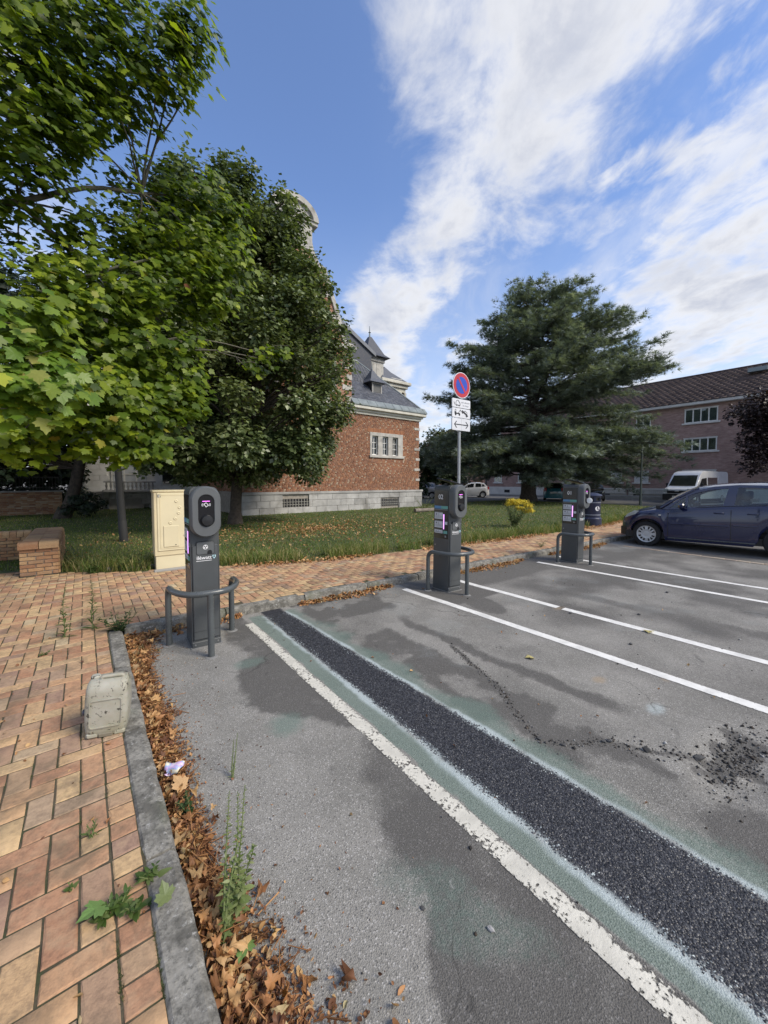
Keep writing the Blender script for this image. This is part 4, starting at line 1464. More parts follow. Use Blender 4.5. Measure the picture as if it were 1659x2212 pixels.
# ------------------------------------------------------------------ jerrycan
def jerrymat():
    m = bpy.data.materials.new('dirty_white_plastic')
    m.use_nodes = True
    nt = m.node_tree
    b = nt.nodes['Principled BSDF']
    vec = nd(nt, 'ShaderNodeTexCoord').outputs['Object']
    n1 = noi(nt, vec, 9.0, 5.0, 0.6)
    n2 = noi(nt, vec, 30.0, 5.0, 0.65, 1.2)
    n3 = noi(nt, vec, 3.0, 3.0, 0.5)
    c = mixc(nt, sstep(nt, n1, 0.3, 0.7), (0.37, 0.355, 0.30), (0.29, 0.275, 0.21))
    c = mixc(nt, sstep(nt, n3, 0.45, 0.7, 0.0, 0.5), c, (0.36, 0.34, 0.22))
    c = mixc(nt, sstep(nt, n2, 0.585, 0.64), c, (0.05, 0.045, 0.035))
    lk(nt, b.inputs['Base Color'], c)
    b.inputs['Roughness'].default_value = 0.62
    b.inputs['Subsurface Weight'].default_value = 0.05
    bp = nd(nt, 'ShaderNodeBump', Height=n1, Strength=0.25, Distance=0.01)
    nt.links.new(bp.outputs[0], b.inputs['Normal'])
    return m


JM = jerrymat()
jc = thing('jerrycan', (0.075, 2.63, 0.101), 'dirty white plastic jerrycan standing on the brick pavement by the kerb', 'jerrycan', rz=R(-14), ry=R(2.5))
w, dpt, h = 0.098, 0.072, 0.325
bd = MB()
sec = []
for (z, kx, ky, yo) in ((0.0, .84, .80, 0), (0.012, .95, .93, 0), (0.05, 1.0, 1.0, 0), (0.12, 1.03, 1.05, 0), (0.20, 1.02, 1.04, 0), (0.245, 1.0, 1.0, 0), (0.262, .99, .96, 0), (0.288, .95, .82, .004), (0.302, .86, .58, .006)):
    sec.append([(px * 1.0, py + yo, z) for px, py in rrect(2 * w * kx, 2 * dpt * ky, 0.028, 5)])
n = len(sec[0])
for s in sec: bd.v += s
for i in range(len(sec) - 1):
    for j in range(n):
        j2 = (j + 1) % n
        bd.f.append((i * n + j, i * n + j2, (i + 1) * n + j2, (i + 1) * n + j))
bd.f += [tuple(range(n)), tuple(range((len(sec) - 1) * n, len(sec) * n))]
bd.build('body', JM, jc, True, angle=50)
MB().ring(rrect(0.150, 0.155, 0.016, 4, 0, 0.135), rrect(0.140, 0.145, 0.013, 4, 0, 0.135), -dpt * 1.05 - 0.004, -dpt * 1.0).build('front_rib', JM, jc, True)
MB().tube(arcpts([(-0.035, -0.012, 0.296), (-0.030, -0.012, 0.312), (0.066, -0.012, 0.312), (0.072, -0.012, 0.290)], 0.02, 4), 0.010, 10).build('handle', JM, jc, True, angle=60)
MB().lathe([(0.024, 0.27), (0.024, 0.308), (0.020, 0.313), (0.0, 0.313)], 18, Matrix.Translation((-0.066, 0.02, 0)), False).build('cap', JM, jc, True)
for s in (-1, 1):
    MB().cbox(s * 0.062 - 0.028, s * 0.062 + 0.028, -dpt * .98, dpt * .95, -0.012 + 0.012, 0.03, 0.008).build('foot', JM, jc, True)
MB().lathe([(0.016, 0.0), (0.016, 0.010), (0.011, 0.014), (0.0, 0.014)], 14, Matrix.Translation((-w * 1.02, -0.03, 0.135)) @ Matrix.Rotation(R(-90), 4, 'Y'), False).build('tap', mat('tap_dark', (0.05, 0.05, 0.07), 0.4), jc)
# darker block between the feet, painting in the shade of the hollow there
MB().cbox(-0.033, 0.033, -dpt * 1.0 - 0.001, -dpt * 0.6, 0.0, 0.022, 0.004).build('foot_hollow_shade', mat('jerrycan_hollow_shade', (0.16, 0.14, 0.10), 0.7), jc)

# ------------------------------------------------------------------ paper scrap, stones
pp = MB()
n = 7
for i in range(n + 1):
    for j in range(n + 1):
        u_, v_ = i / n - .5, j / n - .5
        pp.v.append((u_ * 0.085 * (1 - 0.3 * (v_ < 0) * abs(v_) * 2), v_ * 0.06, 0.012 * math.sin(u_ * 5) + 0.012 * math.cos(v_ * 6 + u_ * 3)))
for i in range(n):
    for j in range(n):
        a = i * (n + 1) + j
        pp.f.append((a, a + n + 1, a + n + 2, a + 1))
PAPER = bpy.data.materials.new('printed_paper')
PAPER.use_nodes = True
_nt = PAPER.node_tree
_v = nd(_nt, 'ShaderNodeTexCoord').outputs['Object']
_c = ramp(_nt, noi(_nt, _v, 26.0, 1.0, 0.5), [(0.35, (0.75, 0.72, 0.74)), (0.5, (0.62, 0.40, 0.66)), (0.58, (0.30, 0.45, 0.68)), (0.66, (0.74, 0.66, 0.45)), (0.75, (0.76, 0.75, 0.76))])
lk(_nt, _nt.nodes['Principled BSDF'].inputs['Base Color'], _c)
o = pp.build('paper_scrap', PAPER, None, True, angle=80)
o.location = (0.315, 2.10, 0.085)
o.rotation_euler = (R(24), R(8), R(-30))
tag(o, 'small white scrap of printed paper lying on the leaves by the kerb', 'paper')
sol = o.modifiers.new('thick', 'SOLIDIFY'); sol.thickness = 0.0006

ROCK = mat('broken_asphalt', (0.11, 0.108, 0.105), 0.9, 0.35, 30.0, 0.8, 120, obj_rnd=0.4)
ROCKL = mat('pale_pebble', (0.38, 0.37, 0.36), 0.85, 0.2, 30.0, 0.5, 150)


def stone_mesh(seed, flat_=0.6):
    r_ = np.random.default_rng(seed)
    import bmesh
    bm = bmesh.new()
    bmesh.ops.create_icosphere(bm, subdivisions=1, radius=1.0)
    for v in bm.verts:
        k = r_.uniform(0.65, 1.15)
        v.co = Vector((v.co.x * k * 1.2, v.co.y * k * .9, v.co.z * k * flat_))
    me = bpy.data.meshes.new('stone')
    bm.to_mesh(me); bm.free()
    return me


def stone(x, y, s, m, label, seed, grp=None):
    me = stone_mesh(seed)
    me.materials.append(m)
    o = inst(me, 'stone', None, (x, y, float(hz(np.array(x), np.array(y))) + s * 0.4), (0, 0, rnd.uniform(0, 6)), (s, s, s))
    return tag(o, label, 'stone', grp)


stone(1.035, 0.744, 0.012, ROCKL, 'pale grey pebble on the dark stained asphalt by the worn line', 1)
stone(0.62, 1.606, 0.008, ROCKL, 'small pale pebble on light asphalt beside the leaf litter', 2)
stone(0.90, 0.93, 0.010, ROCK, 'dark asphalt crumb at the edge of the oily stain', 3)
for k, (x, y, s) in enumerate(((2.06, 1.16, .016), (2.62, 0.55, .03), (2.36, 0.90, .018), (2.44, 0.74, .022), (2.12, 1.05, .014), (2.33, 0.92, 0.014), (4.35, 2.10, 0.022), (3.95, 1.35, 0.02), (4.9, 1.6, .02), (6.2, 1.7, .022))):
    stone(x, y, s, ROCK, 'loose dark chunk of broken asphalt lying in the charging bays', 10 + k, 'loose asphalt chunks')
# crumbs along the crumbling edge
pts = []
for (a, b_) in zip(RIDGE[:-1], RIDGE[1:]):
    nn = int(math.dist(a, b_) / 0.0034)
    for i in range(nn):
        t = rnd.random()
        wd = 0.02 if b_[1] > 0.8 else 0.05
        pts.append((a[0] + (b_[0] - a[0]) * t + rnd.gauss(0, wd), a[1] + (b_[1] - a[1]) * t + rnd.gauss(0, wd)))
for i in range(800): pts.append((2.80 + rnd.gauss(0, 0.20), 0.42 + rnd.gauss(0, 0.06)))
for i in range(200): pts.append((rnd.uniform(0.6, 6), rnd.uniform(0.15, 4.0)))
P = np.array(pts)
P = P[(P[:, 0] > 0.3) & ~((P[:, 0] > 1.4) & (P[:, 0] < 2.0))]
n = len(P)
tv = np.array([(0.5, 0, 0), (0, .5, 0), (-.5, 0, .05), (0, -.45, 0), (0.05, 0.05, .45), (0, 0, -.3)])
tf = np.array([(0, 1, 4), (1, 2, 4), (2, 3, 4), (3, 0, 4), (1, 0, 5), (2, 1, 5), (3, 2, 5), (0, 3, 5)])
CRUMB = brickmat('asphalt_crumbs', [(0, (0.022, 0.021, 0.020)), (0.6, (0.065, 0.062, 0.058)), (0.9, (0.16, 0.155, 0.15)), (1, (0.40, 0.40, 0.39))], 'attr', 0.9, 0.1)
pos = np.stack([P[:, 0], P[:, 1], hz(P[:, 0], P[:, 1]) + 0.002], -1)
o = scatter('asphalt_crumbs', tv, tf, pos, frames(norm(rng.normal(0, .4, (n, 3)) + [0, 0, 1]), rand_dirs(n)), np.clip(rng.lognormal(-4.95, 0.6, n), 0.003, 0.028), CRUMB, rng.random(n), None, 'stuff')
tag(o, 'dark crumbs of broken asphalt strewn along the crumbling edge', 'gravel')
# ------------------------------------------------------------------ masonry helpers
def masonry(parent, O, ud, nd_, rects, holes, L, Hc, name, mo, ma, n_ind=300, prefer=None, bond='flemish', depth=0.012, joint=0.011, headmat=None, org=(0, 0, 0)):
    """bricks as real pieces on a vertical plane: O + u*ud + z, facing nd_. The n_ind nearest the point `prefer` are objects, the rest one mesh."""
    ud = np.array(ud, float); nn = np.array(nd_, float); O = np.array(O, float); og = np.array(org, float)
    bricks = []
    for (u0, u1, z0, z1) in rects:
        nc = int(round((z1 - z0) / Hc))
        for c in range(nc):
            zb = z0 + c * Hc
            u = u0 - (L * 0.75 if c % 2 else 0.0) - (rnd.uniform(0, L * 1.5) if bond == 'flemish' else 0)
            head = (c % 2 == 0)
            while u < u1 - 0.01:
                ln = (L * 0.5 if head else L) if bond == 'flemish' else L
                a, b = max(u, u0), min(u + ln, u1)
                if b - a > 0.035:
                    parts = [(a, b)]
                    for (h0, h1, g0, g1) in holes:
                        if zb + Hc * 0.5 > g0 and zb + Hc * 0.5 < g1:
                            np_ = []
                            for (p, q) in parts:
                                if q <= h0 or p >= h1: np_.append((p, q)); continue
                                if p < h0 - 0.03: np_.append((p, h0))
                                if q > h1 + 0.03: np_.append((h1, q))
                            parts = np_
                    for (p, q) in parts: bricks.append((p, q, zb, head and bond == 'flemish'))
                u += ln
                if bond == 'flemish': head = not head
    if prefer is not None:
        bricks.sort(key=lambda t: (t[0] - prefer[0]) ** 2 + (t[2] - prefer[1]) ** 2)
    meshes = {}
    ang = math.atan2(ud[1], ud[0])
    Vs, Fs, Rs = [], [], []
    off = 0
    quad = np.array([(0, 1, 2, 3), (0, 4, 5, 1), (1, 5, 6, 2), (2, 6, 7, 3), (3, 7, 4, 0)])
    for i, (p, q, zb, hd) in enumerate(bricks):
        w = q - p - joint
        mid = (p + q) / 2
        dj = rnd.uniform(-0.003, 0.003)
        if i < n_ind:
            key = (round(w, 2), hd)
            if key not in meshes:
                hw, hh = w / 2, (Hc - joint) / 2
                me = MB().cbox(-hw, hw, -0.03, depth, -hh, hh, 0.004).mesh(name)
                fix_normals(me)
                me.materials.append(headmat if (hd and headmat) else mo)
                meshes[key] = me
            P = O + ud * mid - og
            # local +y of the piece points along -cross: rotate so that y faces the normal
            rz = math.atan2(nn[1], nn[0]) - math.pi / 2
            inst(meshes[key], name, parent, (P[0] + nn[0] * dj, P[1] + nn[1] * dj, zb + Hc / 2 - og[2]), (0, 0, rz))
        else:
            hw, hh = w / 2, (Hc - joint) / 2
            zc_ = zb + Hc / 2
            cs = []
            for dep, ins in ((depth + dj, 0.003), (-0.004, 0.0)):
                for (a, b) in ((-hw + ins, -hh + ins), (hw - ins, -hh + ins), (hw - ins, hh - ins), (-hw + ins, hh - ins)):
                    P = O + ud * (mid + a) + nn * dep
                    cs.append((P[0] - og[0], P[1] - og[1], zc_ + b - og[2]))
            Vs.append(cs)
            Fs.append(quad + off)
            off += 8
            Rs.append(rnd.uniform(0.80, 1.0) if hd and rnd.random() < 0.26 else rnd.uniform(0, 0.78))
    if Vs:
        np_mesh(name + '_field', np.array(Vs).reshape(-1, 3), np.concatenate(Fs), ma, np.repeat(Rs, 5), parent, 'stuff')


def slates(parent, P0, P1, Q0, Q1, L, Hc, name, mo, ma, n_ind=0, org=(0, 0, 0), clip=None, thick=0.012):
    """lapped slates on the quad P0-P1 (eave) Q0-Q1 (ridge)"""
    P0, P1, Q0, Q1, og = [np.array(a, float) for a in (P0, P1, Q0, Q1, org)]
    rows = max(1, int(np.linalg.norm(Q0 - P0) / Hc))
    up = norm((Q0 + Q1) / 2 - (P0 + P1) / 2)
    n = norm(np.cross(norm(P1 - P0), up))
    Vs, Fs, Rs = [], [], []
    off = 0
    quad = np.array([(0, 1, 2, 3), (0, 4, 5, 1), (1, 5, 6, 2), (3, 7, 4, 0)])
    cnt = 0
    for r in range(rows):
        t0, t1 = r / rows, min(1.0, (r + 1.25) / rows)
        A, B = P0 + (Q0 - P0) * t0, P1 + (Q1 - P1) * t0
        A2, B2 = P0 + (Q0 - P0) * t1, P1 + (Q1 - P1) * t1
        ln = np.linalg.norm(B - A)
        k = max(1, int(ln / L))
        sh = 0.5 / k if r % 2 else 0
        for c in range(-1, k + 1):
            a, b = np.clip(c / k + sh, 0, 1), np.clip((c + 1) / k + sh, 0, 1)
            if b - a < 0.15 / k: continue
            g = 0.004 / ln
            a += g; b -= g
            j = rnd.uniform(0, 0.004)
            cs = [A + (B - A) * a + n * (thick + j), A + (B - A) * b + n * (thick + j), A2 + (B2 - A2) * b + n * 0.002, A2 + (B2 - A2) * a + n * 0.002,
                  A + (B - A) * a, A + (B - A) * b, A2 + (B2 - A2) * b - n * .01, A2 + (B2 - A2) * a - n * .01]
            cs = [q - og for q in cs]
            if cnt < n_ind:
                me = bpy.data.meshes.new(name)
                c0 = sum(cs[:4]) / 4
                me.from_pydata([tuple(q - c0) for q in cs], [], [tuple(f) for f in quad])
                me.materials.append(mo)
                inst(me, name, parent, tuple(c0))
                cnt += 1
            else:
                Vs.append(cs); Fs.append(quad + off); off += 8; Rs.append(rnd.random())
    if Vs:
        np_mesh(name + '_field', np.array(Vs).reshape(-1, 3), np.concatenate(Fs), ma, np.repeat(Rs, 4), parent, 'stuff')


TH_STOPS = [(0, (0.21, 0.085, 0.045)), (0.3, (0.30, 0.125, 0.062)), (0.6, (0.37, 0.165, 0.08)), (0.78, (0.27, 0.115, 0.065)), (0.82, (0.40, 0.25, 0.15)), (1.0, (0.50, 0.38, 0.27))]
TH_A = brickmat('town_hall_brick_field', TH_STOPS, 'attr', 0.85, 0.2, 0.4, 60)
TH_O = brickmat('town_hall_brick', [(0, (0.21, 0.085, 0.045)), (0.4, (0.30, 0.125, 0.062)), (1, (0.38, 0.17, 0.085))], 'obj', 0.85, 0.2, 0.4, 60)
TH_H = brickmat('town_hall_header', [(0, (0.27, 0.10, 0.06)), (0.55, (0.36, 0.16, 0.08)), (0.62, (0.40, 0.26, 0.16)), (1, (0.51, 0.40, 0.29))], 'obj', 0.85, 0.15, 0.4, 60)
SL_STOPS = [(0, (0.060, 0.068, 0.085)), (0.5, (0.085, 0.095, 0.115)), (1, (0.115, 0.125, 0.145))]
SL_A = brickmat('slate_field', SL_STOPS, 'attr', 0.5, 0.08, 0.2, 40)
SL_O = brickmat('slate_piece', SL_STOPS, 'obj', 0.5, 0.08, 0.2, 40)
ZINC = mat('zinc_sheet', (0.22, 0.25, 0.25), 0.5, 0.15, 2.0, 0.0, 50, metal=0.3)
CREAM = mat('cream_cornice', (0.55, 0.53, 0.45), 0.7, 0.12, 2.0, 0.2, 40, dirt=((0.32, 0.30, 0.26), 2.0, 0.55, 0.8))
FRAMEW = mat('window_frame_white', (0.70, 0.69, 0.64), 0.5)
INTERIOR = mat('dark_interior', (0.02, 0.02, 0.022), 0.9)

# ------------------------------------------------------------------ town hall
OG = (10.0, 16.2, 0.1)
th = thing('town_hall', OG, 'ornate red brick town hall with stone trim, slate roof and dutch gable', 'building')
Yf = 16.2
WX0, WX1, WZ0, WZ1 = 11.73, 13.95, 2.90, 4.06
wl = MB()
wl.box(5.25, WX0, Yf, Yf + 0.4, 0.9, 4.95)
wl.box(WX1, 15.2, Yf, Yf + 0.4, 0.9, 4.95)
wl.box(WX0, WX1, Yf, Yf + 0.4, 0.9, WZ0)
wl.box(WX0, WX1, Yf, Yf + 0.4, WZ1, 4.95)
wl.box(14.8, 15.2, Yf + 0.4, 21.4, 0.9, 4.95)
wl.box(5.25, 5.6, Yf + 0.4, 24, 0.9, 9.0)
wl.box(5.6, 15.0, 21.2, 21.4, 0.0, 4.9)
wl.build('wall', MORTAR, th, org=OG)
masonry(th, (0, Yf, 0), (1, 0, 0), (0, -1, 0), [(5.25, 15.2, 1.06, 4.93)], [(WX0, WX1, WZ0, WZ1)], 0.205, 0.0625, 'brick', TH_O, TH_A, 300, (13.0, 3.2), 'flemish', headmat=TH_H, org=OG)
masonry(th, (5.25, 0, 0), (0, 1, 0), (-1, 0, 0), [(16.2, 23.9, 1.06, 5.5)], [], 0.205, 0.0625, 'side_brick', TH_O, TH_A, 0, None, 'flemish', org=OG)
masonry(th, (15.2, 0, 0), (0, 1, 0), (1, 0, 0), [(16.2, 21.4, 1.06, 4.93)], [], 0.205, 0.0625, 'end_brick', TH_O, TH_A, 0, None, 'flemish', org=OG)
# plinth of squared blocks
VENTS = [(6.91, 8.18, 0.38, 0.74), (12.36, 13.6, 0.22, 0.60)]
MB().box(5.16, 15.30, Yf - 0.06, Yf + 0.05, 0.0, 1.0).box(5.16, 5.22, Yf, 24, 0, 1.0).build('plinth_core', MORTAR, th, org=OG)
_bk = {}
for (z0, z1) in ((0.08, 0.36), (0.37, 0.66), (0.67, 0.93)):
    x = 5.14 - rnd.uniform(0, 0.2)
    while x < 15.33:
        L_ = rnd.uniform(0.48, 0.82)
        a, b = max(x, 5.14), min(x + L_, 15.34)
        x += L_
        if b - a < 0.05: continue
        segs = [(a, b)]
        for (h0, h1, g0, g1) in VENTS:
            if z1 > g0 + 0.02 and z0 < g1 - 0.02:
                s2 = []
                for (p, q) in segs:
                    if q <= h0 or p >= h1: s2.append((p, q)); continue
                    if p < h0 - 0.04: s2.append((p, h0))
                    if q > h1 + 0.04: s2.append((h1, q))
                segs = s2
        for (p, q) in segs:
            MB().cbox(p + 0.004, q - 0.004, Yf - 0.115 - rnd.uniform(0, 0.012), Yf, z0, z1, 0.008).build('stone_block', GSTONE, th, org=OG)
MB().cbox(5.10, 15.40, Yf - 0.15, Yf + 0.02, 0.935, 1.055, 0.02).build('plinth_cap', GSTONE, th, org=OG)
for (h0, h1, g0, g1) in VENTS:
    v = MB().box(h0, h1, Yf - 0.075, Yf - 0.061, g0, g1).build('cellar_vent', INTERIOR, th, org=OG)
    g = MB()
    k = 0
    while h0 + 0.06 + 0.14 * k < h1:
        xx = h0 + 0.06 + 0.14 * k
        g.box(xx - 0.012, xx + 0.012, Yf - 0.11, Yf - 0.09, g0, g1)
        k += 1
    for zz in (g0 + 0.10, g0 + 0.22): g.box(h0, h1, Yf - 0.095, Yf - 0.080, zz - 0.01, zz + 0.01)
    g.build('vent_bar', mat('iron_bars', (0.30, 0.29, 0.26), 0.7), v, org=OG)
# window with stone mullions
sr_ = MB()
lights = [(11.86, 12.26), (12.56, 12.94), (13.24, 13.62)]
sr_.box(WX0, lights[0][0], Yf - 0.03, Yf + 0.22, WZ0, WZ1)
sr_.box(lights[0][1], lights[1][0], Yf - 0.02, Yf + 0.22, WZ0, WZ1)
sr_.box(lights[1][1], lights[2][0], Yf - 0.02, Yf + 0.22, WZ0, WZ1)
sr_.box(lights[2][1], WX1, Yf - 0.03, Yf + 0.22, WZ0, WZ1)
win = sr_.build('window', STONE, th, org=OG)
MB().cbox(WX0 - 0.01, WX1 + 0.01, Yf - 0.036, Yf + 0.22, WZ1 - 0.16, WZ1 + 0.02, 0.01).build('lintel', STONE, win, org=OG)
MB().cbox(WX0 - 0.05, WX1 + 0.08, Yf - 0.09, Yf + 0.2, WZ0 - 0.13, WZ0 + 0.005, 0.012).build('sill', STONE, win, org=OG)
for (a, b) in lights:
    fr = MB()
    fr.ring([(a, WZ0), (b, WZ0), (b, WZ1 - 0.15), (a, WZ1 - 0.15)], [(a + 0.045, WZ0 + 0.06), (b - 0.045, WZ0 + 0.06), (b - 0.045, WZ1 - 0.20), (a + 0.045, WZ1 - 0.20)], Yf + 0.10, Yf + 0.15)
    fr.box((a + b) / 2 - 0.014, (a + b) / 2 + 0.014, Yf + 0.105, Yf + 0.145, WZ0 + 0.06, WZ1 - 0.20)
    for k in (1, 2):
        z = WZ0 + 0.06 + (WZ1 - 0.26 - WZ0) * k / 3
        fr.box(a + 0.045, b - 0.045, Yf + 0.108, Yf + 0.142, z - 0.012, z + 0.012)
    fr.build('frame', FRAMEW, win, org=OG)
    for i in range(2):
        for k in range(3):
            w_ = (b - a - 0.09) / 2; h_ = (WZ1 - WZ0 - 0.26) / 3
            MB().box(a + 0.045 + w_ * i, a + 0.045 + w_ * (i + 1), Yf + 0.122, Yf + 0.127, WZ0 + 0.06 + h_ * k, WZ0 + 0.06 + h_ * (k + 1)).build('pane', DARKWIN, win, org=OG)
MB().box(WX0, WX1, Yf + 0.75, Yf + 0.78, WZ0 - 0.3, WZ1 + 0.3).build('room_shade', INTERIOR, win, org=OG)
cu_ = MB()
for (a, b) in lights: cu_.box(a, a + 0.12, Yf + 0.25, Yf + 0.26, WZ0, WZ1)
cu_.build('curtain', mat('net_curtain', (0.55, 0.5, 0.46), 0.9), win, org=OG)
# soldier course above the window
for i in range(34):
    MB().cbox(11.55 + i * 0.076, 11.55 + i * 0.076 + 0.066, Yf - 0.016, Yf + 0.02, 4.085, 4.30, 0.003).build('soldier_brick', TH_O, th, org=OG)
for k, z in enumerate((1.55, 2.12, 2.70, 3.27, 3.85, 4.42)):
    MB().cbox(14.82 if k % 2 else 14.92, 15.235, Yf - 0.035, Yf + 0.3, z, z + 0.14, 0.01).build('quoin', STONE, th, org=OG)
# cornice, gutter
MB().box(4.8, 15.28, Yf - 0.08, Yf + 0.2, 4.93, 5.06).box(4.8, 15.36, Yf - 0.16, Yf + 0.2, 5.06, 5.16).build('cornice_bed', CREAM, th, org=OG)
MB().cbox(4.7, 15.50, Yf - 0.30, Yf + 0.2, 5.162, 5.33, 0.02).build('cornice', CREAM, th, org=OG)
gt = MB().prism([(Yf - 0.34, 5.332), (Yf - 0.34, 5.40), (Yf - 0.10, 5.66), (Yf + 0.3, 5.66), (Yf + 0.3, 5.332)], 10.5, 15.52, axes='yz').build('gutter', ZINC, th, org=OG)
for i in range(9):
    x = 10.9 + 0.55 * i
    MB().prism([(Yf - 0.352, 5.345), (Yf - 0.352, 5.405), (Yf - 0.105, 5.675), (Yf - 0.08, 5.665)], x - 0.012, x + 0.012, axes='yz').build('gutter_strap', ZINC, gt, org=OG)
# hipped slate roof of the wing
k_ = 1.08
E0, E1 = (10.2, Yf + 0.0, 5.66), (15.3, Yf + 0.0, 5.66)
t_ = 2.6
R0, R1 = (10.2, Yf + t_, 5.66 + k_ * t_), (15.3 - t_, Yf + t_, 5.66 + k_ * t_)
rf = MB().add([E0, E1, R1, R0], [(0, 1, 2, 3)]).add([E1, (15.3, Yf + 2 * t_, 5.66), R1], [(0, 1, 2)]).add([(15.3, Yf + 2 * t_, 5.66), (10.2, Yf + 2 * t_, 5.66), R0, R1], [(0, 1, 2, 3)]).build('roof', SL_A, th, org=OG)
slates(th, E0, E1, R0, R1, 0.20, 0.125, 'slate', SL_O, SL_A, 300, OG)
slates(th, E1, (15.3, Yf + 2 * t_, 5.66), R1, (R1[0], R1[1] + 0.02, R1[2]), 0.22, 0.13, 'hip_slate', SL_O, SL_A, 0, OG)
MB().tube([(15.3, Yf, 5.68), (15.3 - t_, Yf + t_, 5.68 + k_ * t_)], 0.045, 8).build('hip_ridge', ZINC, th, org=OG)
MB().tube([(15.3 - t_, Yf + t_, 5.69 + k_ * t_), (10.2, Yf + t_, 5.69 + k_ * t_)], 0.05, 8).build('ridge', ZINC, th, org=OG)
# small dormer
dx0, dx1, dy = 12.28, 12.98, Yf + 0.62
dm = MB().box(dx0, dx1, dy, dy + 0.9, 6.0, 6.88).build('dormer', mat('dormer_lead', (0.035, 0.038, 0.045), 0.5), th, org=OG)
MB().ring([(dx0 + 0.02, 6.12), (dx1 - 0.02, 6.12), (dx1 - 0.02, 6.86), (dx0 + 0.02, 6.86)], [(dx0 + 0.10, 6.22), (dx1 - 0.10, 6.22), (dx1 - 0.10, 6.78), (dx0 + 0.10, 6.78)], dy - 0.05, dy + 0.02).build('dormer_frame', mat('dormer_timber', (0.30, 0.29, 0.27), 0.7), dm, org=OG)
MB().box(dx0 + 0.08, dx1 - 0.08, dy - 0.012, dy - 0.006, 6.2, 6.8).build('dormer_pane', mat('dormer_louvre', (0.10, 0.10, 0.095), 0.6), dm, org=OG)
ca = ((dx0 + dx1) / 2, dy + 0.42)
eave = [(dx0 - 0.22, dy - 0.22, 6.84), (dx1 + 0.22, dy - 0.22, 6.84), (dx1 + 0.22, dy + 1.0, 6.84), (dx0 - 0.22, dy + 1.0, 6.84)]
md_ = [(dx0 + 0.02, dy + 0.05, 7.08), (dx1 - 0.02, dy + 0.05, 7.08), (dx1 - 0.02, dy + 0.78, 7.08), (dx0 + 0.02, dy + 0.78, 7.08)]
dmr = MB().add(eave + md_ + [(ca[0], ca[1], 7.70)], [(0, 1, 5, 4), (1, 2, 6, 5), (2, 3, 7, 6), (3, 0, 4, 7), (4, 5, 8), (5, 6, 8), (6, 7, 8), (7, 4, 8), (3, 2, 1, 0)])
dmr.build('dormer_roof', SL_O, dm, org=OG)
MB().tube([(ca[0], ca[1], 7.66), (ca[0], ca[1], 8.05)], [0.035, 0.012], 6).build('finial', ZINC, dm, org=OG)
# dutch gable
gx = 7.57
half = [(2.98, 5.36), (2.98, 8.0), (3.06, 8.02), (3.06, 8.18), (2.72, 8.24), (2.45, 8.75), (2.30, 9.3), (1.72, 10.9), (1.58, 11.2), (1.58, 11.34), (1.20, 11.45), (0.90, 11.95), (0.78, 12.5), (0.78, 12.98), (0.98, 13.02), (1.08, 13.18), (0.95, 13.48), (0.70, 13.73), (0.38, 13.9), (0.0, 13.96)]
outer = [(gx + a, z) for a, z in half] + [(gx - a, z) for a, z in reversed(half[:-1])]
BRK = bpy.data.materials.new('gable_brick')
BRK.use_nodes = True
_nt = BRK.node_tree
_geo = nd(_nt, 'ShaderNodeNewGeometry')
_sep = nd(_nt, 'ShaderNodeSeparateXYZ', Vector=_geo.outputs['Position'])
_cb = nd(_nt, 'ShaderNodeCombineXYZ')
lk(_nt, _cb.inputs[0], mth(_nt, 'ADD', _sep.outputs[0], _sep.outputs[1]))
lk(_nt, _cb.inputs[1], _sep.outputs[2])
_bt = nd(_nt, 'ShaderNodeTexBrick', Scale=1.0)
_bt.inputs['Color1'].default_value = (0.30, 0.11, 0.06, 1)
_bt.inputs['Color2'].default_value = (0.38, 0.16, 0.085, 1)
_bt.inputs['Mortar'].default_value = (0.33, 0.29, 0.24, 1)
_bt.inputs['Brick Width'].default_value = 0.205
_bt.inputs['Row Height'].default_value = 0.0625
_bt.inputs['Mortar Size'].default_value = 0.006
lk(_nt, _bt.inputs['Vector'], _cb.outputs[0])
_c = mixc(_nt, sstep(_nt, noi(_nt, _geo.outputs['Position'], 3.0, 5.0, 0.6), 0.4, 0.7, 0.0, 0.4), _bt.outputs['Color'], (0.16, 0.09, 0.06))
lk(_nt, _nt.nodes['Principled BSDF'].inputs['Base Color'], _c)
_nt.nodes['Principled BSDF'].inputs['Roughness'].default_value = 0.85
gb = MB().prism(outer, Yf - 0.10, Yf + 0.35).build('gable', BRK, th, org=OG)
# stone bands, copings and quoins of the gable
cp = MB()
for s in (-1, 1):
    pl = [(gx + s * a, z) for a, z in half[1:]]
    for (a, b) in zip(pl[:-1], pl[1:]):
        dxy = math.hypot(b[0] - a[0], b[1] - a[1])
        if dxy < 0.05: continue
        nx_, nz_ = (b[1] - a[1]) / dxy * s, -(b[0] - a[0]) / dxy * s
        cp.prism([(a[0] + nx_ * 0.03, a[1] + nz_ * 0.03), (b[0] + nx_ * 0.03, b[1] + nz_ * 0.03), (b[0] - nx_ * 0.17, b[1] - nz_ * 0.17), (a[0] - nx_ * 0.17, a[1] - nz_ * 0.17)], Yf - 0.17, Yf + 0.37)
cp.build('gable_coping', STONE, gb, org=OG)
for i in range(5):
    z = 5.45 + 0.52 * i
    for s in (-1, 1):
        w_ = 0.55 if i % 2 else 0.34
        a, b = sorted((gx + s * 2.99, gx + s * (2.99 - w_)))
        MB().cbox(a, b, Yf - 0.135, Yf, z, z + 0.26, 0.01).build('gable_quoin', STONE, gb, org=OG)
MB().cbox(gx - 3.2, gx + 3.2, Yf - 0.24, Yf + 0.2, 7.92, 8.12, 0.02).build('gable_string_course', STONE, gb, org=OG)
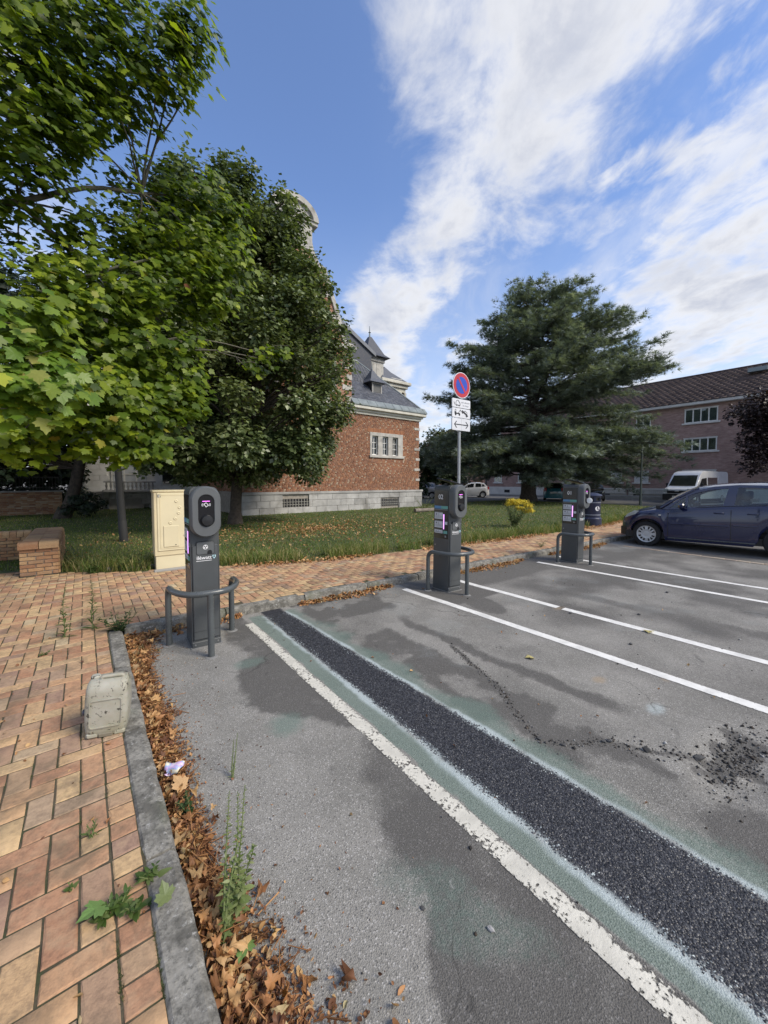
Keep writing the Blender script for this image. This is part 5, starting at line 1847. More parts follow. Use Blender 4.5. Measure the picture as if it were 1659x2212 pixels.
for z in (9.15, 10.1): MB().cbox(gx - 2.2 + (z - 9.15) * .35, gx + 2.2 - (z - 9.15) * .35, Yf - 0.13, Yf, z, z + 0.3, 0.01).build('gable_band', STONE, gb, org=OG)
MB().cbox(gx - 0.86, gx + 0.86, Yf - 0.18, Yf + 0.42, 11.9, 13.0, 0.02).build('pediment_neck', STONE, gb, org=OG)
MB().cbox(gx - 1.1, gx + 1.1, Yf - 0.26, Yf + 0.45, 12.98, 13.16, 0.02).build('pediment_cornice', STONE, gb, org=OG)
arc_o = [(gx + 1.12 * math.cos(R(a)), 13.14 + 0.86 * math.sin(R(a))) for a in range(0, 181, 12)]
arc_i = [(gx + 0.86 * math.cos(R(a)), 13.16 + 0.60 * math.sin(R(a))) for a in range(0, 181, 12)]
MB().ring(arc_o, arc_i, Yf - 0.32, Yf + 0.45).build('pediment_arch', STONE, gb, org=OG)
MB().prism(arc_i, Yf - 0.20, Yf + 0.3).build('pediment_tympanum', STONE, gb, org=OG)
for zz, hw_ in ((5.9, 0.55), (9.2, 0.4)):
    for cx_ in ((gx - 1.4, gx + 1.4) if zz < 9 else (gx,)):
        w_ = MB().box(cx_ - hw_, cx_ + hw_, Yf - 0.12, Yf - 0.104, zz, zz + 1.5).build('gable_window', DARKWIN, gb, org=OG)
        MB().ring([(cx_ - hw_ - .12, zz - .12), (cx_ + hw_ + .12, zz - .12), (cx_ + hw_ + .12, zz + 1.62), (cx_ - hw_ - .12, zz + 1.62)], [(cx_ - hw_, zz), (cx_ + hw_, zz), (cx_ + hw_, zz + 1.5), (cx_ - hw_, zz + 1.5)], Yf - 0.16, Yf - 0.05).build('window_frame', STONE, w_, org=OG)
# roof behind the gable
MB().prism([(gx - 3.1, 7.9), (gx + 3.1, 7.9), (gx + 2.2, 9.2), (gx, 12.4), (gx - 2.2, 9.2)], Yf + 0.3, 27.0).build('gable_roof', SL_A, th, org=OG)
# main block: roof slope falling to the turret
mr = MB().prism([(5.3, 8.6), (5.3, 12.6), (10.4, 12.6), (15.1, 9.9), (15.1, 9.6), (14.9, 9.6), (14.9, 4.0), (5.3, 4.0)], 20.4, 27.0)
mr.build('main_block', SL_A, th, org=OG)
MB().prism([(10.4, 12.6), (15.2, 9.85), (15.2, 9.62), (10.4, 12.3)], 20.28, 20.42).build('verge', mat('verge_timber', (0.16, 0.17, 0.19), 0.6), th, org=OG)
# turret
tx0, tx1, ty = 14.98, 16.32, 20.95
tu = MB().box(tx0, tx1, ty, ty + 1.34, 4.0, 9.86).build('turret', mat('turret_stone', (0.40, 0.39, 0.36), 0.8, 0.2, 3.0), th, org=OG)
cxm, cym = (tx0 + tx1) / 2, ty + 0.67
def sq(r, z): return [(cxm - r, cym - r, z), (cxm + r, cym - r, z), (cxm + r, cym + r, z), (cxm - r, cym + r, z)]
tr_ = MB().add(sq(1.02, 9.86) + sq(0.72, 10.12) + sq(0.10, 11.35), [(0, 1, 5, 4), (1, 2, 6, 5), (2, 3, 7, 6), (3, 0, 4, 7), (4, 5, 9, 8), (5, 6, 10, 9), (6, 7, 11, 10), (7, 4, 8, 11), (3, 2, 1, 0), (8, 9, 10, 11)])
tr_.build('turret_roof', SL_O, tu, org=OG)
MB().tube([(cxm, cym, 11.3), (cxm, cym, 11.62), (cxm, cym, 12.1)], [0.07, 0.04, 0.015], 6).lathe([(0.02, 11.62), (0.10, 11.66), (0.02, 11.70)], 8, Matrix.Translation((cxm, cym, 0))).build('turret_finial', ZINC, tu, org=OG)
MB().cbox(tx0 - 0.08, tx1 + 0.08, ty - 0.08, ty + 1.42, 9.55, 9.70, 0.02).build('turret_cornice', STONE, tu, org=OG)
for x in (tx0 + 0.22, tx0 + 0.75):
    MB().box(x, x + 0.34, ty - 0.02, ty + 0.02, 8.55, 9.45).build('turret_panel', STONE, tu, org=OG)
MB().box(tx0 - 0.02, tx0 + 0.01, ty + 0.35, ty + 0.95, 8.6, 9.4).build('turret_window', DARKWIN, tu, org=OG)
# brick tower right of the turret
bt_ = MB().box(16.3, 18.05, 21.0, 24.0, 3.0, 7.95).build('rear_tower', BRK, th, org=OG)
MB().cbox(16.0, 18.35, 20.7, 24.3, 8.05, 8.28, 0.03).box(16.15, 18.2, 20.82, 24.15, 7.8, 8.05).build('tower_cornice', CREAM, bt_, org=OG)
MB().cbox(15.9, 18.55, 20.55, 24.4, 8.28, 8.50, 0.03).build('tower_cornice_top', CREAM, bt_, org=OG)
for i in range(5): MB().cbox(16.4 + 0.42 * i, 16.58 + 0.42 * i, 20.78, 21.05, 7.48, 7.80, 0.02).build('corbel', CREAM, bt_, org=OG)
MB().add([(16.0, 20.7, 8.5), (18.4, 20.7, 8.5), (18.4, 24.3, 8.5), (16.0, 24.3, 8.5), (16.9, 21.6, 9.6), (17.5, 21.6, 9.3), (17.5, 23.4, 9.3), (16.9, 23.4, 9.6)], [(0, 1, 5, 4), (1, 2, 6, 5), (2, 3, 7, 6), (3, 0, 4, 7), (4, 5, 6, 7)]).build('tower_roof', SL_O, bt_, org=OG)
MB().cbox(17.0, 18.0, 20.9, 22, 8.5, 8.72, 0.02).build('tower_parapet', CREAM, bt_, org=OG)
# pale left wing with balcony
WW = mat('whitewashed_brick', (0.80, 0.78, 0.73), 0.8, 0.08, 3.0, 0.3, 20)
lw = MB().box(-0.55, 5.25, 24.0, 24.6, 0.9, 9.0).build('left_wing', WW, th, org=OG)
MB().box(-0.58, 5.25, 24.6, 30, 0.0, 9.0).build('left_wing_body', WW, th, org=OG)
MB().add([(-1, 23.6, 9.0), (5.3, 23.6, 9.0), (5.3, 27, 12.2), (-1, 27, 12.2), (-1, 30.4, 9), (5.3, 30.4, 9)], [(0, 1, 2, 3), (3, 2, 5, 4), (0, 3, 4), (1, 5, 2)]).build('left_wing_roof', SL_A, th, org=OG)
for r in range(24):
    z = 1.02 + 0.27 * r
    s = -0.55 - (0.3 if r % 2 else 0)
    while s < 5.2 and z < 4.3:
        a, b = max(s, -0.56), min(s + 0.6, 5.22)
        if b - a > 0.05 and not (1.0 < (a + b) / 2 < 3.0): MB().cbox(a + 0.004, b - 0.004, 23.965, 24.02, z, z + 0.262, 0.008).build('facing_block', WW, lw, org=OG)
        s += 0.6
for (z0, z1) in ((0.05, 0.33), (0.335, 0.62), (0.625, 0.86)):
    s = -0.65
    while s < 5.2:
        L_ = rnd.uniform(0.5, 0.8)
        if not (1.0 < s + L_ / 2 < 2.5 and z0 < 0.6): MB().cbox(s + 0.004, min(s + L_, 5.22) - 0.004, 23.88, 24.02, z0, z1, 0.008).build('stone_block', GSTONE, th, org=OG)
        s += L_
MB().cbox(-0.7, 5.22, 23.82, 24.02, 0.865, 1.0, 0.02).build('plinth_cap', GSTONE, th, org=OG)
MB().box(1.0, 2.5, 23.95, 23.99, 0.08, 0.62).build('cellar_vent', mat('board_grey', (0.28, 0.26, 0.23), 0.8), th, org=OG)
bc = MB().cbox(0.75, 3.05, 23.35, 24.05, 0.98, 1.10, 0.02).build('balcony', GSTONE, th, org=OG)
for x in (0.9, 2.9): MB().prism([(23.45, 0.97), (24.0, 0.97), (24.0, 0.55), (23.9, 0.6)], x - 0.1, x + 0.1, axes='yz').build('balcony_bracket', GSTONE, bc, org=OG)
MB().cbox(0.78, 3.02, 23.38, 23.48, 1.47, 1.53, 0.01).build('hand_rail', GSTONE, bc, org=OG)
for i in range(12):
    MB().lathe([(0.045, 0), (0.05, 0.03), (0.03, 0.08), (0.055, 0.2), (0.03, 0.31), (0.045, 0.36)], 8, Matrix.Translation((0.90 + 0.18 * i, 23.43, 1.105)), False).build('baluster', GSTONE, bc, org=OG)
MB().box(1.2, 2.7, 23.93, 23.98, 1.10, 3.4).build('balcony_window', mat('pale_window_glass', (0.5, 0.52, 0.53), 0.2), lw, org=OG)
f_ = MB()
for x in (1.15, 1.68, 2.2, 2.72): f_.box(x - 0.04, x + 0.04, 23.89, 23.94, 1.10, 3.45)
for z in (1.12, 1.9, 2.7, 3.42): f_.box(1.15, 2.72, 23.895, 23.935, z - 0.03, z + 0.03)
f_.build('balcony_window_frame', FRAMEW, lw, org=OG)
f_ = MB().box(3.4, 4.9, 23.93, 23.98, 1.4, 3.4).build('wing_window', DARKWIN, lw, org=OG)

# ------------------------------------------------------------------ low garden wall at far left
LB_STOPS = [(0, (0.26, 0.12, 0.07)), (0.4, (0.38, 0.19, 0.10)), (0.75, (0.46, 0.28, 0.16)), (1, (0.52, 0.40, 0.28))]
LBO = brickmat('garden_wall_brick', LB_STOPS, 'obj', 0.85, 0.15)
LBA = brickmat('garden_wall_brick_field', LB_STOPS, 'attr', 0.85, 0.15)
gw = thing('garden_wall', (-3.5, 22.0, 0.1), 'low orange brick garden wall behind the leaning dark tree', 'brick wall')
og = (-3.5, 22.0, 0.1)
MB().box(-7.0, -0.75, 22.02, 22.25, 0.0, 1.06).build('mortar_core', MORTAR, gw, org=og)
masonry(gw, (0, 22.02, 0), (1, 0, 0), (0, -1, 0), [(-7.0, -0.75, 0.06, 1.06)], [], 0.205, 0.0625, 'brick', LBO, LBA, 300, (-1.8, 0.5), 'stretch', org=og)
MB().cbox(-7.05, -0.7, 21.97, 22.30, 1.06, 1.12, 0.01).build('coping', GSTONE, gw, org=og)
fn = MB()
for i in range(60): fn.box(-6.95 + 0.105 * i, -6.935 + 0.105 * i, 22.13, 22.145, 1.12, 1.75)
for z in (1.25, 1.68): fn.box(-7, -0.72, 22.125, 22.15, z, z + 0.03)
fn.build('iron_railing', BLACK, gw, org=og)

# ------------------------------------------------------------------ apartment block on the right
AO = (38.0, 12.0, 0.0)
ap_ = thing('apartment_block', AO, 'three storey pink brick apartment block with brown tiled roof beyond the street', 'building')
APB = bpy.data.materials.new('apartment_brick')
APB.use_nodes = True
_nt = APB.node_tree
_geo = nd(_nt, 'ShaderNodeNewGeometry')
_sep = nd(_nt, 'ShaderNodeSeparateXYZ', Vector=_geo.outputs['Position'])
_cb = nd(_nt, 'ShaderNodeCombineXYZ')
lk(_nt, _cb.inputs[0], mth(_nt, 'ADD', _sep.outputs[0], _sep.outputs[1]))
lk(_nt, _cb.inputs[1], _sep.outputs[2])
_bt = nd(_nt, 'ShaderNodeTexBrick', Scale=1.0)
_bt.inputs['Color1'].default_value = (0.38, 0.225, 0.19, 1)
_bt.inputs['Color2'].default_value = (0.45, 0.295, 0.25, 1)
_bt.inputs['Mortar'].default_value = (0.46, 0.40, 0.35, 1)
_bt.inputs['Brick Width'].default_value = 0.205
_bt.inputs['Row Height'].default_value = 0.0625
_bt.inputs['Mortar Size'].default_value = 0.006
lk(_nt, _bt.inputs['Vector'], _cb.outputs[0])
_st = noi(_nt, vmth(_nt, 'MULTIPLY', _cb.outputs[0], (2.2, 9.0, 1.0)), 1.0, 5.0, 0.7)
_c = mixc(_nt, sstep(_nt, _st, 0.36, 0.66, 0.0, 0.6), _bt.outputs['Color'], (0.21, 0.125, 0.11))
_c = mixc(_nt, sstep(_nt, noi(_nt, vmth(_nt, 'MULTIPLY', _cb.outputs[0], (3.0, 13.0, 1.0)), 1.0, 4.0, 0.7), 0.56, 0.70, 0.0, 0.5), _c, (0.42, 0.33, 0.28))
_c = mixc(_nt, sstep(_nt, noi(_nt, _geo.outputs['Position'], 0.6, 4.0, 0.6), 0.45, 0.7, 0.0, 0.3), _c, (0.17, 0.11, 0.10))
lk(_nt, _nt.nodes['Principled BSDF'].inputs['Base Color'], _c)
_nt.nodes['Principled BSDF'].inputs['Roughness'].default_value = 0.9
bpn = nd(_nt, 'ShaderNodeBump', Height=_bt.outputs['Fac'], Strength=0.5, Distance=-0.01)
_nt.links.new(bpn.outputs[0], _nt.nodes['Principled BSDF'].inputs['Normal'])
AX = 38.0
AY0, AY1 = -14.0, 29.0
LIGHTB = mat('light_render', (0.62, 0.60, 0.56), 0.85, 0.08, 1.5)
SHUT = mat('roller_shutter', (0.66, 0.66, 0.65), 0.6, 0.05)
APGLASS = glassmat('flat_window_glass', (0.75, 0.80, 0.80), 0.9)
CURT = mat('flat_curtain', (0.50, 0.52, 0.49), 0.9, 0.2, 1.0)
MB().box(AX, AX + 9, AY0, AY1, 0.95, 7.55).build('wall', APB, ap_, org=AO)
MB().box(AX - 0.05, AX + 9, AY0 - 0.05, AY1 + 0.05, -0.05, 0.95).build('plinth', LIGHTB, ap_, org=AO)
MB().cbox(AX - 0.42, AX + 0.1, AY0 - 0.3, AY1 + 0.3, 7.5, 7.72, 0.02).build('eaves_board', LIGHTB, ap_, org=AO)
RT_STOPS = [(0, (0.060, 0.043, 0.041)), (0.5, (0.080, 0.058, 0.054)), (1, (0.11, 0.08, 0.072))]
RT_A = brickmat('roof_tile_field', RT_STOPS, 'attr', 0.85, 0.15, 0.3, 30)
RT_O = brickmat('roof_tile', RT_STOPS, 'obj', 0.85, 0.15, 0.3, 30)
ridge_z = 10.75
e0, e1 = (AX - 0.45, AY0 - 0.3, 7.72), (AX - 0.45, AY1 + 0.3, 7.72)
r0, r1 = (AX + 4.5, AY0 - 0.3, ridge_z), (AX + 4.5, AY1 + 0.3, ridge_z)
MB().add([e0, e1, r1, r0, (AX + 9.45, AY0 - 0.3, 7.72), (AX + 9.45, AY1 + 0.3, 7.72)], [(0, 1, 2, 3), (3, 2, 5, 4), (0, 3, 4), (1, 5, 2), (0, 4, 5, 1)]).build('roof', RT_A, ap_, org=AO)
slates(ap_, e1, e0, r1, r0, 0.45, 0.36, 'roof_tile', RT_O, RT_A, 0, AO, thick=0.055)
MB().tube([(AX + 4.5, AY0, ridge_z + 0.02), (AX + 4.5, AY1, ridge_z + 0.02)], 0.10, 8).build('ridge_tile', RT_A, ap_, org=AO)
MB().box(AX + 2.4, AX + 3.0, 5.3, 6.4, 9.9, 10.2, ).build('roof_light', ZINC, ap_, org=AO)


def apt_window(y0, y1, z0, z1, n=4, shut=0.0):
    w = MB().ring([(y0, z0), (y1, z0), (y1, z1), (y0, z1)], [(y0 + 0.06, z0 + 0.06), (y1 - 0.06, z0 + 0.06), (y1 - 0.06, z1 - 0.06), (y0 + 0.06, z1 - 0.06)], AX - 0.035, AX + 0.02, axes='yz').build('window', FRAMEW, ap_, org=AO)
    MB().cbox(AX - 0.12, AX, y0 - 0.15, y1 + 0.15, z0 - 0.13, z0 - 0.002, 0.01).build('sill', LIGHTB, w, org=AO)
    MB().box(AX - 0.05, AX + 0.01, y0 - 0.03, y1 + 0.03, z1 + 0.001, z1 + 0.06).build('lintel', LIGHTB, w, org=AO)
    if shut >= 1:
        s_ = MB()
        k = int((z1 - z0 - 0.1) / 0.05)
        for i in range(k): s_.cbox(AX - 0.022, AX - 0.002, y0 + 0.06, y1 - 0.06, z0 + 0.05 + i * 0.05, z0 + 0.096 + i * 0.05, 0.004)
        s_.build('roller_shutter', SHUT, w, org=AO)
        return
    pw_ = (y1 - y0 - 0.12) / n
    for i in range(n):
        a = y0 + 0.06 + pw_ * i
        MB().box(AX - 0.010, AX - 0.005, a + 0.03, a + pw_ - 0.03, z0 + 0.06, z1 - 0.06).build('pane', APGLASS, w, org=AO)
        if i: MB().box(AX - 0.03, AX + 0.015, a - 0.04, a + 0.04, z0 + 0.06, z1 - 0.06).build('mullion', FRAMEW, w, org=AO)
    MB().box(AX - 0.003, AX - 0.0015, y0 + 0.06, y1 - 0.06, z0 + 0.06, z1 - 0.06).build('curtain', CURT, w, org=AO)


for yc in (8.6, 18.4, 24.0, 28.0 - 0.6, -1.5):
    hw_ = 1.03 if yc in (8.6, 18.4, -1.5) else 0.6
    for (z0, z1) in ((3.92, 4.92), (6.15, 7.22)):
        apt_window(yc - hw_, yc + hw_, z0, z1, 4 if hw_ > 1 else 2)
for yc in (12.5, 14.6, 21.0):
    for (z0, z1) in ((3.92, 4.92), (6.15, 7.22)): apt_window(yc - 0.55, yc + 0.55, z0, z1, 2)
for (y0, y1, s_) in ((12.0, 13.07, 1), (14.05, 15.18, 1), (17.4, 19.4, 1), (22.2, 24.5, 0), (26.6, 27.6, 0), (7.56, 9.66, 1)):
    apt_window(y0, y1, 1.45, 2.40, 2, s_)
MB().box(AX - 0.10, AX - 0.02, 13.5, 13.6, 0.3, 7.5).build('downpipe', mat('downpipe_pink', (0.30, 0.22, 0.21), 0.6), ap_, org=AO)
MB().box(AX - 0.10, AX - 0.02, 28.7, 28.8, 0.1, 7.5).build('downpipe', mat('downpipe_dark', (0.06, 0.06, 0.06), 0.6), ap_, org=AO)
for (y0, y1) in ((10.0, 13.4), (13.7, 16.6), (16.7, 17.9)):
    rb = MB().box(AX - 0.20, AX - 0.12, y0, y1, 0.45, 0.82).build('ribbed_screen', LIGHTB, ap_, org=AO)
    r_ = MB()
    k = int((y1 - y0) / 0.14)
    for i in range(k): r_.box(AX - 0.235, AX - 0.20, y0 + 0.05 + 0.14 * i, y0 + 0.12 + 0.14 * i, 0.48, 0.79)
    r_.build('ribs', LIGHTB, rb, org=AO)
MB().cbox(AX - 0.24, AX - 0.02, 9.9, 18.0, 0.82, 0.90, 0.01).build('screen_cap', LIGHTB, ap_, org=AO)
for y in (12.4, 15.0, 19.5, 25.5): MB().box(AX - 0.06, AX - 0.045, y, y + 0.7, 0.30, 0.62).build('cellar_window', INTERIOR, ap_, org=AO)
MB().cbox(36.7, 37.2, 5.0, 18.2, 0.1, 0.34, 0.03).build('front_step_wall', PALEM, ap_, org=AO)

# ------------------------------------------------------------------ far houses behind
HG = mat('pale_render_house', (0.50, 0.49, 0.46), 0.85, 0.1, 0.8)


def house(loc, w, d, h, rh, m, rm, label, rz=0):
    t = thing('house', loc, label, 'house', 'houses in the far background', rz)
    MB().box(-w / 2, w / 2, -d / 2, d / 2, 0, h).build('wall', m, t)
    r = MB().prism([(-w / 2 - .3, h), (w / 2 + .3, h), (0, h + rh)], -d / 2 - .3, d / 2 + .3).build('roof', rm, t)
    MB().box(w * .2, w * .2 + .6, -.3, .3, h + rh * .3, h + rh + .7).build('chimney', APB, r)
    for x in (-w * .28, w * .12):
        for z in (1.0, 3.6):
            if z + 1.2 < h:
                f = MB().box(x - .06, x + 1.06, -d / 2 - .04, -d / 2 - .005, z - .06, z + 1.26).build('window', FRAMEW, t)
                MB().box(x, x + 1.0, -d / 2 - .06, -d / 2 - .045, z, z + 1.2).build('pane', DARKWIN, f)
    MB().box(-0.5 + w * .4, 0.4 + w * .4, -d / 2 - .05, -d / 2 - .005, 0, 2.1).build('door', mat('house_door', (0.2, 0.12, 0.08), 0.6), t)
    return t


house((31.0, 42.0, -0.02), 9, 8, 6.0, 3.2, HG, RT_A, 'pale rendered house with tiled roof far behind the town hall corner', R(-30))
house((43.0, 40.0, -0.02), 10, 8, 5.6, 3.4, APB, RT_A, 'brick house with tiled roof far behind the cedar', R(-35))
house((53.0, -24.0, -0.02), 10, 9, 5.6, 3.4, APB, RT_A, 'brick house beyond the right end of the street', R(80))
# ------------------------------------------------------------------ cars
TYRE = mat('tyre_rubber', (0.014, 0.014, 0.015), 0.8, 0.2)
RIMS = mat('wheel_cover_silver', (0.50, 0.51, 0.52), 0.35, 0.05, 3.0, metal=0.3)
TRIM = mat('car_black_trim', (0.018, 0.018, 0.020), 0.5)
SEAT = mat('seat_cloth', (0.06, 0.06, 0.065), 0.9)
HEADL = mat('headlight_lens', (0.42, 0.46, 0.46), 0.12, 0.2, 12.0)
CHROME = mat('chrome', (0.6, 0.6, 0.6), 0.15, 0.02, 1.0, metal=1.0)
AMBER = mat('indicator_lens', (0.62, 0.58, 0.5), 0.2)
REDL = mat('tail_lamp', (0.35, 0.02, 0.02), 0.2)
PLATE = mat('number_plate', (0.65, 0.65, 0.6), 0.5)


def carpaint(name, c):
    m = mat(name, c, 0.22, 0.04, 2.0, coat=0.9)
    return m


CAR0 = dict(  # lengths run backwards from the front axle
    nose=-0.60, tail=2.92, wb=2.24, wr=0.285,
    hood=[(-0.60, 0.60), (-0.57, 0.68), (-0.45, 0.77), (-0.25, 0.85), (0.12, 0.955), (0.20, 0.975)],
    tailtop=[(2.62, 1.04), (2.80, 1.00), (2.90, 0.90), (2.92, 0.75)],
    belt=[(-0.60, 0.56), (-0.55, 0.64), (-0.40, 0.74), (-0.1, 0.82), (0.20, 0.865), (0.45, 0.875), (0.94, 0.925), (1.45, 0.97), (2.05, 1.00), (2.62, 1.03), (2.85, 0.95), (2.92, 0.75)],
    hw=[(-0.60, 0.40), (-0.55, 0.53), (-0.42, 0.64), (-0.2, 0.715), (0.1, 0.745), (0.6, 0.755), (2.0, 0.755), (2.5, 0.735), (2.75, 0.68), (2.88, 0.60), (2.92, 0.50)],
    roof=[(0.86, 1.385), (1.05, 1.43), (1.4, 1.468), (1.9, 1.475), (2.3, 1.44), (2.5, 1.40)],
    ws=((0.20, 0.985), (0.88, 1.400)), rw=((2.50, 1.40), (2.82, 1.02)),
    side=[(0.30, 0.875), (0.62, 1.13), (0.88, 1.300), (1.2, 1.385), (1.6, 1.415), (2.1, 1.395), (2.42, 1.32), (2.70, 1.05)],
    wins=[[(0.44, 0.905), (0.72, 0.930), (0.72, 1.165), (0.62, 1.085)], [(0.76, 0.935), (1.36, 0.985), (1.43, 1.345), (1.15, 1.315), (0.90, 1.245), (0.76, 1.175)],
          [(1.53, 0.995), (2.10, 1.015), (2.10, 1.335), (1.85, 1.355), (1.58, 1.36)], [(2.16, 1.035), (2.50, 1.06), (2.34, 1.27), (2.16, 1.315)]],
)


def make_car(name, loc, rz, paint, label, P=CAR0, sx=1.0, detail=True, group=None, tint=None, rx=0.0, scale=1.0):
    t = thing(name, loc, label, 'car', group, rz, rx)
    I = lambda key, s: np.interp(s, [a for a, _ in P[key]], [b for _, b in P[key]])
    S = lambda s: P['wb'] / 2 - s          # to local y, nose at +y
    wr, wb = P['wr'], P['wb']
    Rr = wr + 0.055
    st = sorted(set([P['nose'], P['nose'] + 0.02, P['nose'] + 0.06, P['nose'] + 0.12] + list(np.linspace(P['nose'] + .18, P['tail'] - .12, 34)) + [P['tail'] - 0.06, P['tail'] - 0.02, P['tail']] + [w_ + Rr * math.cos(R(a)) for w_ in (0, wb) for a in range(0, 181, 15)]))

    def zb(s):
        z = 0.17 if -0.4 < s < P['tail'] - .3 else 0.21
        for w_ in (0, wb):
            if abs(s - w_) <= Rr: z = max(z, wr + math.sqrt(max(0, Rr * Rr - (s - w_) ** 2)))
        return z
    b = MB()
    K = 8
    for s in st:
        hw_ = float(I('hw', s)) * sx
        zt = float(I('belt', s)); z0 = min(zb(s), zt - 0.06)
        zh = float(I('hood', s)) if s < 0.22 else (float(I('tailtop', s)) if s > 2.6 else zt)
        flare = 0.012 if min(abs(s), abs(s - wb)) < Rr + 0.03 else 0.0
        h = zt - z0
        pts = [(hw_ - 0.035, z0), (hw_ - 0.004 + flare, z0 + h * 0.12), (hw_ + flare, z0 + h * 0.42), (hw_ + 0.002 + flare * .5, z0 + h * 0.66), (hw_ - 0.018, z0 + h * 0.88), (hw_ - 0.055, zt), (hw_ * 0.55, zt + (zh - zt) * 0.75 if (s < 0.22 or s > 2.6) else zt), (0.0, zh)]
        for sg_ in (1, -1):
            for (x, z) in pts: b.v.append((sg_ * x, S(s), z))
    n = len(st)
    for i in range(n - 1):
        sm = (st[i] + st[i + 1]) / 2
        for sd in (0, 1):
            for j in range(K - 1):
                if j >= 5 and 0.21 < sm < 2.6: continue
                a = i * 2 * K + sd * K + j
                b.f.append((a, a + 1, a + 2 * K + 1, a + 2 * K))
    for i in (0, n - 1):
        a = i * 2 * K
        b.f.append(tuple(list(range(a, a + K)) + list(range(a + 2 * K - 2, a + K - 1, -1))))
    body = b.build('body', paint, t, True, angle=40)
    # floor and inner arches
    MB().box(-0.66 * sx, 0.66 * sx, S(P['tail'] - .15), S(-0.45), 0.19, 0.34).build('underbody', TRIM, t)
    for w_ in (0, wb): MB().box(-0.52 * sx, 0.52 * sx, S(w_ + Rr + .02), S(w_ - Rr - .02), 0.25, 0.66).build('arch_liner', TRIM, t)
    # greenhouse sides
    xin = lambda z, s=1: s * (0.70 - 0.13 * (z - 0.88) / 0.5) * sx
    outer = [(s, z) for s, z in P['side']] + [(s, float(I('belt', s)) - 0.003) for s in (2.66, 2.1, 1.5, 0.9, 0.40)]
    loops = [[Vector((s, z, 0)) for s, z in outer]] + [[Vector((s, z, 0)) for s, z in w_] for w_ in P['wins']]
    tri = tessellate_polygon(loops)
    flatp = [p for L in loops for p in L]
    fr = MB()
    for sgn in (1, -1):
        fr.add([(xin(p.y, sgn), S(p.x), p.y) for p in flatp], tri)
    o = fr.build('door_pillars', paint, t)
    md = o.modifiers.new('s', 'SOLIDIFY'); md.thickness = 0.02; md.offset = 0
    gl = tint or CLEARGLASS
    for w_ in P['wins']:
        for sgn in (1, -1):
            MB().add([(xin(z, sgn) - sgn * 0.006, S(s), z) for s, z in w_], [tuple(range(len(w_)))]).build('side_window', gl, t)
    # roof
    rf_ = MB()
    rs = np.linspace(P['roof'][0][0], P['roof'][-1][0], 12)
    for s in rs:
        zc_ = float(I('roof', s)); ze = float(np.interp(s, [a for a, _ in P['side']], [q for _, q in P['side']]))
        xe = xin(ze)
        for u_ in (-1, -0.86, -0.5, 0, 0.5, 0.86, 1):
            z = ze + (zc_ - ze) * (1 - abs(u_) ** 2.6)
            rf_.v.append((xe * u_, S(s), z))
    for i in range(11):
        for j in range(6):
            a = i * 7 + j
            rf_.f.append((a, a + 1, a + 8, a + 7))
    o = rf_.build('roof', paint, t, True, angle=60)
    # screens
    for nm, key in (('windscreen', 'ws'), ('rear_window', 'rw')):
        (s0, z0), (s1, z1) = P[key]
        g = MB()
        m_ = 6
        for i in range(m_ + 1):
            f = i / m_
            s = s0 + (s1 - s0) * f; z = z0 + (z1 - z0) * f + 0.03 * math.sin(math.pi * f)
            xe = (0.66 - 0.12 * (f if nm == 'windscreen' else 1 - f)) * sx
            for u_ in (-1, -.6, -.2, .2, .6, 1):
                bow = (1 - u_ * u_) * 0.07 * (1 if nm == 'windscreen' else -1)
                g.v.append((xe * u_, S(s) + bow - (0.07 if nm == 'windscreen' else -0.07) * 0.0 - 0.05 * (1 if nm == 'windscreen' else -1), z))
        for i in range(m_):
            for j in range(5):
                a = i * 6 + j
                g.f.append((a, a + 1, a + 7, a + 6))
        g.build(nm, gl, t, True, angle=80)
    # pillars along the screens
    ap2 = MB()
    for sgn in (1, -1):
        (s0, z0), (s1, z1) = P['ws']
        ap2.tube([(xin(0.9, sgn) * .97, S(s0 + .06), 0.90), (xin(1.1, sgn) * .985, S(s0 + .36), 1.13), (xin(1.3, sgn), S(s1 - .02), 1.315)], 0.028, 8)
    ap2.build('windscreen_pillar', paint, t, True, angle=60)
    # cowl
    MB().box(-0.62 * sx, 0.62 * sx, S(0.30), S(0.16), 0.86, 0.955).build('cowl', TRIM, t)
